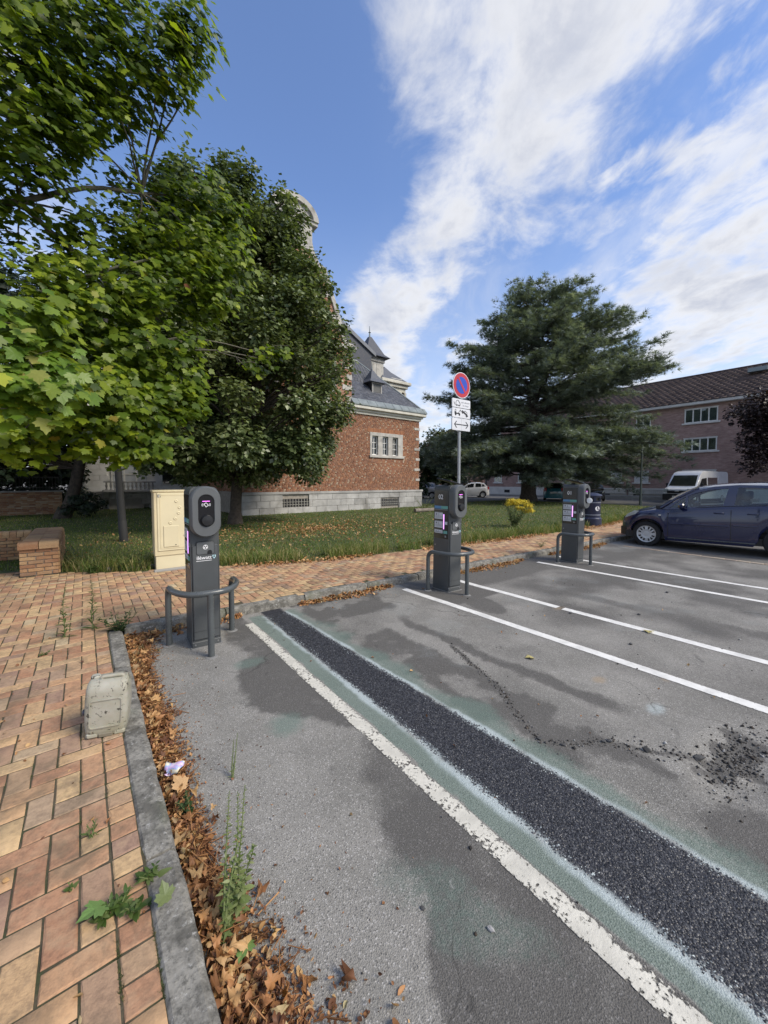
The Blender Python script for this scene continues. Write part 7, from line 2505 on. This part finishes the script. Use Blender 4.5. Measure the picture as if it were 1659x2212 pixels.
# hedge behind the garden wall
hd = thing('hedge', (-4.5, 24.2, 0.05), 'dark tall hedge behind the low garden wall at far left', 'hedge')
cl_ = [(-8.5 + 0.42 * k + rnd.gauss(0, .2), 24.0 + rnd.gauss(0, .3), z_, .75) for k in range(20) for z_ in (.8, 1.9, 3.0, 4.1)]
TP, TD = in_balls(cl_, [420] * len(cl_))
n = len(TP)
tv, tf = simple_leaf(.4)
scatter('foliage', tv, tf, TP - np.array([-4.5, 24.2, .05]), frames(norm(TD + [0, -.3, .6] + rng.normal(0, .3, (n, 3))), rand_dirs(n)), rng.uniform(.15, .26, n), DARKT, rng.random(n), hd, 'stuff')
hb = MB()
for k in range(14): limb(hb, (-3.8 + .55 * k, -.2, 0), (-3.8 + .55 * k + rnd.gauss(0, .2), -.2, 3.6), .05, .02, 5, 0, .03, 6)
hb.build('stems', BARK, hd, True)

COPPER = leafmat('copper_leaf', [(0, (0.016, 0.010, 0.012)), (0.5, (0.040, 0.024, 0.026)), (1, (0.085, 0.055, 0.050))], 0.45, 0.2)
cp0 = (32.3, 2.65, 0.0)
cl_ = [(30.95, 4.0, 5.2, 1.1), (31.2, 3.65, 3.1, 1.1), (30.45, 4.3, 3.7, .95), (30.25, 4.4, 2.5, .7), (31.6, 3.45, 6.3, .95), (30.8, 3.9, 4.4, 1.05)] + [(32.4 + rnd.gauss(0, 1.0), 2.4 + rnd.gauss(0, 1.1), rnd.uniform(2.6, 6.6), 1.2) for _ in range(16)]
broadleaf('copper_tree', cp0, 'dark purple leaved tree at the right edge before the apartment block', None, cl_, 30000, 0.15, COPPER, (0, 0), 2.2, 0.18, 0.2, 0.25)

BGT = leafmat('background_leaf', [(0, (0.020, 0.035, 0.012)), (0.5, (0.036, 0.060, 0.02)), (1, (0.07, 0.10, 0.035))], 0.6, 0.2)
PALET = leafmat('pale_background_leaf', [(0, (0.05, 0.07, 0.022)), (1, (0.13, 0.15, 0.05))], 0.6, 0.25)
for (x, y, h, r_, m_, lab) in ((25.2, 26.4, 4.2, 1.9, BGT, 'rounded green tree behind the parked silver car'), (29.6, 27.6, 4.6, 1.8, BGT, 'dark green tree beyond the parked white car'), (34.5, 33.5, 8.6, 2.6, PALET, 'pale yellow-green tree far behind the town hall corner'), (21.5, 33.0, 5.0, 2.2, BGT, 'green tree far behind the street')):
    cl_ = [(x + rnd.gauss(0, r_ * .5), y + rnd.gauss(0, r_ * .5), h * .5 + rnd.uniform(-.25, .4) * h, r_ * .5) for _ in range(14)]
    broadleaf('background_tree', (x, y, 0), lab, None, cl_, 7000, 0.24, m_, (0, 0), h * .3, 0.14, 0.2, 0.2, group='trees beyond the street')

# ------------------------------------------------------------------ cedar
CED = leafmat('cedar_needles', [(0, (0.070, 0.092, 0.074)), (0.4, (0.155, 0.19, 0.155)), (0.75, (0.26, 0.30, 0.25)), (1.0, (0.42, 0.45, 0.37))], 0.6, 0.3, spec=0.35)
c0 = Vector((25.2, 15.4, 0.08))
cd = thing('cedar_tree', tuple(c0), 'broad blue-green cedar with layered branches on the lawn', 'tree')
b = MB()
b.tube([(0, 0, -0.2), (0, 0, 0.1), (0, 0, 0.6), (0.05, 0, 3), (0.25, -.1, 8), (0.5, -.2, 13), (0.7, -.3, 15.2)], [0.85, 0.66, 0.52, 0.44, 0.30, 0.13, 0.03], 14)
b.build('trunk', BARK, cd, True, angle=60)
rt = Vector((math.cos(R(38)), -math.sin(R(38)), 0))       # across the view
bw = Vector((math.sin(R(38)), math.cos(R(38)), 0))
br = MB()
SP, ST = [], []


def cedar_len(z, side):
    # wide skirt, narrower shoulders, rounded top; the right side carries longer arms high up
    zs_ = [1.8, 3, 5, 7, 9, 10.5, 12, 13.5, 15, 16]
    right = [6.4, 9.4, 10.2, 9.2, 7.8, 7.1, 6.8, 5.8, 3.0, 0.8]
    left = [6.0, 8.2, 8.6, 7.2, 6.6, 6.6, 4.8, 4.2, 2.4, 0.6]
    f = (side + 1) / 2
    return np.interp(z, zs_, left) * (1 - f) + np.interp(z, zs_, right) * f


for k in range(250):
    z0 = 2.0 + 13.4 * (k / 250) ** 1.15 + rnd.uniform(-.2, .2)
    a = k * 2.39996 + rnd.gauss(0, .2)
    d = rt * math.cos(a) + bw * math.sin(a)
    L = cedar_len(z0, math.cos(a)) * rnd.uniform(0.72, 1.0) * (1.0 if abs(math.sin(a)) < .8 else .88)
    rise = rnd.uniform(0.0, 0.42) if z0 > 6 else rnd.uniform(-0.06, 0.20)
    zt0 = z0 * 0.93 if z0 < 13 else z0 - 0.8
    p0 = Vector((0.035 * zt0, -0.015 * zt0, zt0))
    pts = []
    nn = 9
    for i in range(nn + 1):
        t_ = i / nn
        pts.append(p0 + d * L * t_ + Vector((0, 0, L * (rise * t_ + (-0.16 if z0 < 6 else -0.03) * t_ * t_))) + Vector((rnd.gauss(0, .06), rnd.gauss(0, .06), rnd.gauss(0, .05))))
    br.tube(pts, [0.065 * (1 - .85 * i / nn) * (L / 8 + .3) for i in range(nn + 1)], 5)
    # side shoots in a flat plate
    perp = Vector((-d.y, d.x, 0))
    ns = int(L * 8.5)
    for i in range(ns):
        t_ = rnd.uniform(0.16, 1.0) ** 0.75
        q = pts[min(nn, int(t_ * nn))].lerp(pts[min(nn, int(t_ * nn) + 1)], t_ * nn - int(t_ * nn))
        ln = (0.35 + 1.35 * (1 - t_) ** 0.6) * rnd.uniform(.5, 1.1) * (0.55 + L / 14)
        sd = (perp * rnd.choice((-1, 1)) * rnd.uniform(.5, 1) + d * rnd.uniform(.3, 1.0)).normalized()
        droop = rnd.uniform(-0.45, 0.25)
        m_ = max(3, int(ln / 0.075))
        for j in range(m_):
            f = (j + rnd.random()) / m_
            SP.append(q + sd * ln * f + Vector((rnd.gauss(0, .05), rnd.gauss(0, .05), droop * ln * f * f + rnd.gauss(0, .10))))
            ST.append(sd * 1.0 + Vector((0, 0, droop * f + .15)) + Vector((rnd.gauss(0, .35), rnd.gauss(0, .35), rnd.gauss(0, .25))))
br.build('branches', BARK, cd, True, angle=60)
SP = np.array([tuple(p) for p in SP]); ST = norm(np.array([tuple(p) for p in ST]))
n = len(SP)
# a tuft: a spray of narrow needle fans
tv, tf = [], []
for k in range(4):
    a = -0.8 + 0.53 * k
    dx, dy = math.sin(a), math.cos(a)
    zz = 0.12 * ((k % 2) - .5) + 0.10
    o_ = len(tv)
    tv += [(-dy * .075, dx * .075, 0), (dy * .075, -dx * .075, 0), (dx * 1.0, dy * 1.0, zz)]
    tf.append((o_, o_ + 1, o_ + 2))
nr = norm(np.array([0, 0, 1.0]) + rng.normal(0, .45, (n, 3)))

scatter('crown', np.array(tv), np.array(tf), SP, frames(nr, ST), rng.uniform(0.17, 0.38, n), CED, np.clip(rng.beta(2, 2.4, n) + 0.12 * (fbm(SP[:, 0], SP[:, 2], 1.0, 2) - .5), 0, 1), cd, 'stuff')

# ------------------------------------------------------------------ grass
GRASS = leafmat('grass_blade', [(0, (0.075, 0.115, 0.022)), (0.35, (0.125, 0.18, 0.032)), (0.65, (0.18, 0.24, 0.048)), (0.8, (0.24, 0.27, 0.075)), (0.9, (0.34, 0.28, 0.12)), (1.0, (0.48, 0.40, 0.21))], 0.6, 0.3)
CA, SA = math.cos(R(38)), math.sin(R(38))


def cam_uv(x, y):
    return x * CA - y * SA, x * SA + y * CA     # lateral, forward


def grass_pts(n_, d0, d1):
    fwd = d0 * (d1 / d0) ** rng.random(n_)
    lat = rng.uniform(-1.03, 1.03, n_) * fwd
    x = lat * CA + fwd * SA
    y = -lat * SA + fwd * CA
    ok = (y > lawn_y(x) + 0.02) & (x < 25.6) & (x > -9) & (y < 24)
    ok &= ~((y > 16.05) & (x > 5.1) & (x < 15.9)) & ~((x < -0.3) & (x > -4.6) & (y > 7.6) & (y < 10.0) & ((x > -0.8) | (y > 9.4)))
    ok &= ~((x > 0.84) & (x < 1.52) & (y > 6.93) & (y < 7.3)) & ~((y > 17.6) & (x > 15.8))
    return x[ok], y[ok], fwd[ok]


def blades(x, y, fwd, hmin, hmax, straw, w0, name, label):
    n = len(x)
    h = rng.uniform(hmin, hmax, n) * (1 + 0.02 * fwd)
    ang = rng.uniform(0, 2 * math.pi, n)
    lean = rng.normal(0, .42, (n, 2))
    w = w0 * (0.6 + 0.10 * fwd)
    X = np.stack([x, y, np.full(n, 0.096)], -1)
    side = np.stack([np.cos(ang), np.sin(ang), np.zeros(n)], -1) * w[:, None] * .5
    mid = X + np.stack([lean[:, 0] * h * .35, lean[:, 1] * h * .35, h * .6], -1)
    tipp = X + np.stack([lean[:, 0] * h, lean[:, 1] * h, h * (1 - .25 * np.abs(lean[:, 0]))], -1)
    V = np.stack([X - side, X + side, mid + side * .7, mid - side * .7, tipp, tipp], 1).reshape(-1, 3)
    o_ = np.arange(n)[:, None] * 6
    F = np.concatenate([o_ + np.array([0, 1, 2, 3]), o_ + np.array([3, 2, 4, 5])])
    patch = fbm(x, y, 0.5, 3)
    rv = np.clip(rng.beta(2, 2, n) * .7 + (patch - .5) * .35, 0, .8)
    isst = rng.random(n) < straw
    rv = np.where(isst, rng.uniform(.82, 1, n), rv)
    o = np_mesh(name, V, F, GRASS, np.concatenate([rv, rv]), None, 'stuff')
    return tag(o, label, 'grass')


x, y, f = grass_pts(150000, 6.0, 30.0)
blades(x, y, f, 0.018, 0.050, 0.08 + 0.25 * smooth01(fbm(x, y, .6, 3), .45, .68), 0.008, 'lawn_grass', 'short green grass covering the lawn')
x, y, f = grass_pts(300000, 5.8, 17.0)
near_e = y - lawn_y(x)
k = (near_e < 0.9 * rng.random(len(x)) ** 1.3) & (fbm(x, y, 1.6, 3) > .40)
x, y, f = x[k], y[k], f[k]
blades(x, y, f, 0.07, 0.26, 0.34, 0.007, 'edge_grass', 'long dry grass along the edge of the lawn')

# ------------------------------------------------------------------ fallen leaves
LIT = leafmat('dry_leaf', [(0, (0.075, 0.032, 0.017)), (0.2, (0.16, 0.066, 0.03)), (0.42, (0.31, 0.14, 0.055)), (0.62, (0.46, 0.225, 0.09)), (0.8, (0.58, 0.36, 0.16)), (0.93, (0.30, 0.20, 0.11)), (0.97, (0.50, 0.40, 0.22)), (1.0, (0.16, 0.19, 0.04))], 0.6, 0.15)


def litter(x, y, z, size, name, label, cols=None, flat_=0.55):
    n = len(x)
    out = None
    tvs = [oval_leaf(.38, 0.75, .25), oval_leaf(.30, -0.55, .45), oval_leaf(.42, 0.35, -.25)]
    V, F, Rn = [], [], []
    off = 0
    which = rng.integers(0, 3, n)
    cols = rng.beta(1.6, 1.6, n) if cols is None else cols
    for k in range(3):
        i = np.where(which == k)[0]
        if not len(i): continue
        tv, tf = tvs[k]
        rot = frames(norm(rng.normal(0, flat_, (len(i), 3)) + [0, 0, 1]), rand_dirs(len(i)) * [1, 1, .4])
        A = np.einsum('nij,kj->nki', rot, tv) * size[i].reshape(-1, 1, 1) + np.stack([x[i], y[i], z[i]], -1)[:, None]
        V.append(A.reshape(-1, 3))
        F.append((tf[None] + (np.arange(len(i)) * len(tv))[:, None, None]).reshape(-1, 3) + off)
        off += len(i) * len(tv)
        Rn.append(np.repeat(cols[i], len(tf)))
    o = np_mesh(name, np.concatenate(V), np.concatenate(F), LIT, np.concatenate(Rn), None, 'stuff')
    return tag(o, label, 'fallen leaves')


def band(n_):
    y = rng.uniform(0.75, 4.34, n_) ** 1.0
    wdt = np.interp(y, [0.75, 1.0, 1.3, 1.7, 2.0, 2.4, 3.0, 3.6, 3.9, 4.34], [.34, .28, .19, .13, .14, .18, .15, .14, .28, .34])
    u = np.abs(rng.normal(0, .5, n_))
    x = 0.262 + wdt * u * 0.72 + 0.06 * (fbm(y, y, 3, 2) - .5) * u
    ok = (u < 1.7) & (x > 0.258)
    return x[ok], y[ok], u[ok]


x, y, u = band(6400)
z = 0.006 + 0.045 * np.exp(-(u / .55) ** 2) * rng.random(len(x))
litter(x, y, z, rng.uniform(0.012, 0.034, len(x)), 'kerb_leaf_litter', 'brown dry leaves heaped along the left kerb')
x, y, u = band(17000)
u2 = rng.random(len(x))
litter(x + 0.07 * u2 * rng.random(len(x)), y, 0.002 + 0.016 * rng.random(len(x)), rng.uniform(0.005, 0.016, len(x)), 'kerb_leaf_crumbs', 'fine brown leaf crumbs spread along the left kerb', rng.beta(1.2, 2.8, len(x)))
# crumpled maple leaves and twigs in the litter
x, y, u = band(260)
n = len(x)
tvm_, tfm_ = maple_leaf()
tvm_ = tvm_.copy(); tvm_[:, 2] += 1.3 * tvm_[:, 0] ** 2 - 0.8 * (tvm_[:, 1] - .5) ** 2 + 0.16 * np.sin(tvm_[:, 0] * 9 + tvm_[:, 1] * 5); tvm_[:, 0] *= 0.75
o = scatter('kerb_maple_leaves', tvm_, tfm_, np.stack([x, y, 0.02 + 0.045 * rng.random(n) * np.exp(-u)], -1), frames(norm(rng.normal(0, .6, (n, 3)) + [0, 0, 1]), rand_dirs(n) * [1, 1, .4]), rng.uniform(.028, .058, n), LIT, np.clip(rng.beta(2.2, 1.6, n), 0, .96), None, 'stuff')
tag(o, 'crumpled dry maple leaves lying in the litter along the left kerb', 'fallen leaves')
x, y, u = band(700)
n = len(x)
tw_v = np.array([(-.03, 0, 0), (.03, 0, 0), (.02, 1, .1), (-.02, 1, .1), (0, 0, .05), (0, 1, .14)]); tw_f = np.array([(0, 1, 2), (0, 2, 3), (1, 4, 2), (4, 5, 2), (0, 3, 4), (4, 3, 5)])
o = scatter('kerb_twigs', tw_v, tw_f, np.stack([x + .04 * rng.random(n), y, 0.012 + 0.04 * rng.random(n) * np.exp(-u)], -1), frames(norm(rng.normal(0, .3, (n, 3)) + [0, 0, 1]), rand_dirs(n) * [1, 1, .2]), rng.uniform(.03, .09, n), LIT, rng.uniform(.1, .75, n), None, 'stuff')
tag(o, 'thin dry twigs and stalks lying in the leaf litter', 'twigs')
px_, py_ = [], []
for (x0, x1, m_) in ((0.3, 1.35, 260), (2.05, 3.45, 620), (4.55, 6.6, 900), (7.5, 9.9, 950)):
    q = rng.uniform(0, 1, m_)
    xx = x0 + (x1 - x0) * q
    taper = np.sin(np.pi * np.clip(q, .06, .94)) ** .6
    py_.append(yk(xx) - 0.125 - np.abs(rng.normal(0, .085, m_)) * taper)
    px_.append(xx)
x, y = np.concatenate(px_), np.concatenate(py_)
litter(x, y, 0.005 + 0.03 * rng.random(len(x)) * np.exp(-((yk(x) - .125 - y) / .1)), rng.uniform(.024, .055, len(x)), 'gutter_leaf_litter', 'orange dry leaves gathered against the kerb between the posts', np.clip(rng.beta(2.2, 1.6, len(x)), 0, .96))
# leaves on the lawn
m_ = 2500
a = rng.uniform(0, 2 * math.pi, m_); r_ = np.abs(rng.normal(0, 3.0, m_))
x = 5.4 + r_ * np.cos(a) * 1.3; y = 10.2 + r_ * np.sin(a) * .8
k = (y > lawn_y(x) + .05) & (y < 15.8)
x, y = x[k], y[k]
litter(x, y, 0.115 + 0.03 * rng.random(len(x)), rng.uniform(.04, .075, len(x)), 'lawn_leaves', 'yellow brown leaves scattered on the lawn under the lime tree', np.clip(rng.beta(3, 1.6, len(x)), 0, .97))
m_ = 2600
x = rng.uniform(1.9, 15, m_); y = lawn_y(x) + rng.normal(-.02, .10, m_)
k = fbm(x, y, .9, 2) > .45
x, y = x[k], y[k]
litter(x, y, 0.108 + 0.03 * rng.random(len(x)), rng.uniform(.03, .06, len(x)), 'verge_leaves', 'dry leaves lying along the edge between lawn and pavement', np.clip(rng.beta(2.4, 1.5, len(x)), 0, .97))
m_ = 170
x = rng.uniform(-1.2, 0.13, m_); y = rng.uniform(1.0, 4.6, m_)
litter(x, y, np.full(m_, .104), rng.uniform(.008, .026, m_), 'pavement_leaf_bits', 'small dry leaf bits scattered on the brick pavement', rng.random(m_) * .95)
m_ = 60
x = rng.uniform(.7, 6, m_); y = rng.uniform(.6, 4.0, m_)
litter(x, y, hz(x, y) + .004, rng.uniform(.012, .03, m_), 'asphalt_leaf_bits', 'few small dry leaf bits on the asphalt bays', rng.random(m_) * .96)

# moss and grit tufts in the paver joints, leaf bits drifting off the litter band
m_ = 5200
fw_ = 1.0 + 4.0 * rng.random(m_) ** 1.6
la_ = -fw_ * rng.uniform(0.2, 1.02, m_)
x = la_ * CA + fw_ * SA; y = -la_ * SA + fw_ * CA
x = 0.0445 + np.round((x - 0.0445) / U) * U + rng.normal(0, .003, m_)
swap = rng.random(m_) < 0.3
y = np.where(swap, 0.05 + np.round((y - 0.05) / U) * U + rng.normal(0, .003, m_), y)
k = (x < 0.15) & (y < 5.6) & (y > 0.8) & (fbm(x, y, 2.4, 3) > .47)
x, y = x[k], y[k]
n = len(x)
tvg = np.array([(-.14, 0, 0), (.14, 0, 0), (.1, .8, .75), (-.1, -.1, 0), (.1, .1, 0), (-.5, .5, .6), (0, -.1, 0), (.12, 0, 0), (.5, -.45, .6)], float)
tfg = np.array([(0, 1, 2), (3, 4, 5), (6, 7, 8)])
MOSS = leafmat('joint_moss', [(0, (0.03, 0.035, 0.012)), (0.5, (0.055, 0.07, 0.02)), (0.8, (0.085, 0.11, 0.03)), (1, (0.17, 0.12, 0.06))], .8, .15)
o = scatter('joint_moss', tvg, tfg, np.stack([x, y, np.full(n, .0965)], -1), frames(norm(rng.normal(0, .25, (n, 3)) + [0, 0, 1]), rand_dirs(n)), rng.uniform(.004, .011, n), MOSS, rng.random(n), None, 'stuff')
tag(o, 'moss and grit growing in the joints of the brick pavement', 'moss')
m_ = 420
y = rng.uniform(.75, 4.2, m_); x = .30 + np.abs(rng.normal(0, .22, m_)) + .1 * fbm(y, y, 2, 2)
litter(x, y, np.full(m_, .003) + hz(x, y), rng.uniform(.004, .016, m_), 'drifted_leaf_bits', 'leaf crumbs drifted from the litter onto the light asphalt', rng.beta(1.3, 2.6, m_))

# a few single leaves
FRESHL = mat('green_fallen_leaf', (0.13, 0.22, 0.06), 0.5, 0.2, 30)
YELL = mat('yellow_fallen_leaf', (0.42, 0.36, 0.14), 0.6, 0.2, 30)
TANL = mat('tan_fallen_leaf', (0.42, 0.26, 0.12), 0.6, 0.2, 30)
tvm, tfm = maple_leaf()


def one_leaf(loc, rz, s, m, label, tilt=(0.1, 0.1), rad=0.6):
    V = tvm.copy()
    V[:, 2] += 0.25 * (V[:, 0] ** 2) * rad + 0.1 * np.sin(V[:, 1] * 4) * rad
    me = bpy.data.meshes.new('fallen_leaf')
    me.from_pydata([tuple(v) for v in V], [], [tuple(int(q) for q in f) for f in tfm])
    me.materials.append(m)
    o = inst(me, 'fallen_leaf', None, loc, (tilt[0], tilt[1], rz), (s, s, s))
    md = o.modifiers.new('thick', 'SOLIDIFY'); md.thickness = 0.006
    return tag(o, label, 'leaf')


one_leaf((0.375, 1.19, 0.035), 2.4, 0.062, FRESHL, 'pale green maple leaf lying on the brown litter near the camera')
one_leaf((0.335, 1.98, 0.04), 0.6, 0.085, TANL, 'large tan maple leaf standing in the litter beside the paper scrap', (0.7, .2))
one_leaf((2.98, 1.75, 0.008), 1.0, 0.075, YELL, 'yellow maple leaf lying flat on the asphalt left of the bay line')
one_leaf((4.44, 1.36, 0.010), 1.9, 0.085, YELL, 'yellow maple leaf lying on the white line of the second bay')
one_leaf((0.02, 1.50, 0.125), 1.9, 0.08, FRESHL, 'broad green lobed leaf lying on the pavers by the weeds', (.25, .1))
one_leaf((0.172, 1.375, 0.135), 0.4, 0.062, mat('olive_leaf', (0.11, 0.14, 0.05), 0.5, 0.2, 30), 'olive green leaf standing on the kerb stone', (1.0, .3))
one_leaf((0.42, 1.36, 0.012), 0.9, 0.05, YELL, 'pale yellow curled leaf at the edge of the litter', (.1, .2), 1.2)

# ------------------------------------------------------------------ weeds
WEED = leafmat('weed_leaf', [(0, (0.045, 0.085, 0.018)), (0.5, (0.085, 0.14, 0.03)), (1, (0.16, 0.20, 0.07))], 0.5, 0.3)
PALEW = leafmat('pale_weed_leaf', [(0, (0.11, 0.16, 0.045)), (0.5, (0.19, 0.24, 0.085)), (1, (0.30, 0.33, 0.16))], 0.6, 0.3)
DKW = leafmat('dark_weed_leaf', [(0, (0.020, 0.042, 0.012)), (1, (0.055, 0.09, 0.03))], 0.5, 0.25)
STEM = mat('weed_stem', (0.12, 0.15, 0.05), 0.7)


def weed(loc, h, label, stems=1, leaf=0.05, nl=60, w=0.16, m=None, lean=(0, 0), droop=0.3, cat='weed', name='weed', group=None, spread=0.05, top=1.0):
    t = thing(name, loc, label, cat, group)
    b = MB()
    P, D, T = [], [], []
    for s in range(stems):
        a = rnd.uniform(0, 6.28)
        e = Vector((lean[0] + spread * math.cos(a) * (s > 0), lean[1] + spread * math.sin(a) * (s > 0), h * rnd.uniform(.75, 1.0)))
        pts = limb(b, (rnd.gauss(0, .006), rnd.gauss(0, .006), -0.005), e, 0.0035 + h * .006, 0.0012, 7, 0, .03, 5)
        for i in range(nl):
            f = ((i + rnd.random()) / nl) ** .85 * top
            k = min(6, int(f * 7))
            q = pts[k].lerp(pts[k + 1], f * 7 - k)
            an = i * 2.4 + rnd.gauss(0, .3)
            d = Vector((math.cos(an), math.sin(an), rnd.uniform(-droop, .55)))
            P.append(tuple(q)); D.append(tuple(d)); T.append(1.05 - .75 * f)
    b.build('stem', STEM, t, True, angle=60)
    P, D, T = np.array(P), norm(np.array(D)), np.array(T)
    tv, tf = oval_leaf(w, 0.15, .25)
    n = len(P)
    scatter('foliage', tv, tf, P, frames(norm(np.array([0, 0, 1.0]) - D * .4 + rng.normal(0, .2, (n, 3))), D), leaf * T * rng.uniform(.7, 1.2, n), m or WEED, rng.random(n), t)
    return t


weed((-0.17, 4.46, 0.1), 0.50, 'left one of two tall slender weeds growing between the pavers', 1, 0.085, 90, 0.09, WEED, (0.02, 0))
weed((0.035, 4.55, 0.1), 0.52, 'right one of two tall slender weeds growing between the pavers', 1, 0.10, 85, 0.09, WEED, (0.0, 0))
weed((0.22, 4.36, 0.09), 0.20, 'low dark nettle plant at the corner of the kerb', 9, 0.06, 14, 0.32, DKW, (0, 0), .4, spread=.16)
weed((0.32, 1.24, 0.0), 0.42, 'tall pale green weed rising from the leaf litter by the kerb', 3, 0.030, 80, 0.2, PALEW, (0.09, 0.14), .3, spread=.03)
weed((0.36, 1.30, 0.0), 0.24, 'short pale leafy weed beside the tall one in the litter', 3, 0.05, 36, 0.25, PALEW, (0.03, 0.0), .3, spread=.05)
weed((0.335, 1.86, 0.0), 0.09, 'small dark green herb in the leaf litter below the paper', 6, 0.035, 14, 0.3, DKW, (0, 0), .4, spread=.05)
for k, (x, y) in enumerate(((0.055, 1.49), (0.10, 1.44), (0.145, 1.53), (0.01, 1.47))):
    weed((x, y, 0.1), 0.035, ('leafy dandelion weed in the paver joint beside the fallen green leaf', 'small spreading weed between the pavers near the kerb', 'weed sprouting where pavers meet the kerb stone', 'tiny weed left of the dandelion in the joint')[k], 3, 0.055, 9, 0.2, WEED, (0, 0), .5, spread=.03)
weed((-0.005, 1.86, 0.1), 0.06, 'thin grass weed standing in a paver joint', 3, 0.04, 9, 0.1, WEED, spread=.02)
weed((-0.075, 1.66, 0.1), 0.02, 'tiny round leaved weed in a paver joint', 2, 0.026, 7, 0.35, WEED, spread=.01)
weed((-0.30, 4.1, 0.1), 0.04, 'small weed patch on the pavers left of the tall weeds', 4, 0.03, 9, 0.3, WEED, spread=.06)
weed((0.55, 1.95, 0.0), 0.20, 'faint thin weed leaning over the asphalt', 2, 0.02, 30, 0.15, PALEW, (0.05, .06), spread=.02)
weed((7.72, 4.40, 0.1), 0.16, 'grass tuft growing on the kerb left of charging post 01', 8, 0.10, 7, 0.08, WEED, spread=.14)
for k, (x, y, h, m_) in enumerate(((0.15, 7.55, .34, WEED), (0.45, 7.25, .28, WEED), (-0.05, 7.75, .40, DKW), (0.3, 7.75, .42, WEED), (0.62, 7.5, .36, DKW), (-0.2, 7.95, .5, DKW), (0.72, 7.15, .30, DKW), (0.05, 7.35, .16, WEED))):
    weed((x, y, 0.1), h, ('leafy weed clump at the lawn corner before the lamp pole', 'bright low weed spilling onto the pavement beside the grey pipe', 'dark weed standing right of the planter wall', 'tall weed stems in front of the lamp pole', 'weed growing left of the beige cabinet', 'tallest dark weed against the planter wall', 'weed at the left foot of the beige cabinet', 'low weed nearest the pavement right of the planter')[k], 6, 0.085, 16, 0.22, m_, (0, 0), .35, spread=.14)
for k, (x, y) in enumerate(((5.2, 6.15), (6.0, 6.1), (6.7, 6.0), (3.6, 6.4), (9.4, 5.9), (11.5, 5.9))):
    weed((x, y, 0.1), rnd.uniform(.2, .34), ('bushy weed at lawn edge left of charging post 02', 'second bushy weed at lawn edge left of charging post 02', 'bushy weed at lawn edge right behind charging post 02', 'bushy weed at lawn edge right of the beige cabinet', 'bushy weed at lawn edge left of the yellow flowers', 'bushy weed at lawn edge right of the yellow flowers')[k], 10, 0.06, 16, 0.22, WEED, (0, 0), .35, spread=.28)

# yellow ragwort
rg = weed((10.45, 6.85, 0.1), 0.86, 'yellow flowering ragwort bush leaning to the right on the lawn', 26, 0.11, 30, 0.2, DKW, (0.10, -0.08), .4, cat='plant', name='ragwort_bush', spread=.42)
YEL = leafmat('ragwort_flower', [(0, (0.50, 0.36, 0.02)), (0.5, (0.68, 0.52, 0.03)), (1, (0.75, 0.62, 0.08))], 0.6, 0.2)
cl_ = [(0.10 + rnd.uniform(-.42, .55), -0.08 + rnd.uniform(-.3, .3), 0, .13) for _ in range(34)]
cl_ = [(x_, y_, 0.88 - 0.9 * max(0, x_ - .15) ** 1.1 - rnd.uniform(0, .16), .12, .12, .07) for (x_, y_, _, r__) in cl_]
TP, TD = in_balls(cl_, [90] * 34)
n = len(TP)
tv, tf = simple_leaf(.5)
scatter('flowers', tv, tf, TP, frames(norm(TD + [0, 0, 1]), rand_dirs(n)), rng.uniform(.02, .038, n), YEL, rng.random(n), rg)

# log on the lawn with a tuft behind
lg = thing('log', (12.75, 12.95, 0.1), 'short bare log lying on the lawn behind charging post 02', 'log')
b = MB()
b.tube([(-0.8, 0.05, 0.09), (-0.3, 0.02, 0.085), (0.4, 0.0, 0.085), (0.9, -.03, 0.09)], [0.095, 0.088, 0.09, 0.08], 12)
b.build('stem', mat('weathered_log', (0.19, 0.16, 0.13), 0.9, 0.3, 10, 0.8, 30), lg, True, angle=50)
weed((12.9, 13.4, 0.1), 0.75, 'clump of dry tall grass behind the log', 26, 0.16, 8, 0.05, leafmat('dry_tuft', [(0, (0.09, 0.10, 0.04)), (1, (0.22, 0.19, 0.10))], .7, .2), spread=.45)
weed((15.0, 13.2, 0.1), 0.5, 'leafy plant right of charging post 02 on the lawn', 12, 0.09, 16, 0.22, WEED, spread=.4)
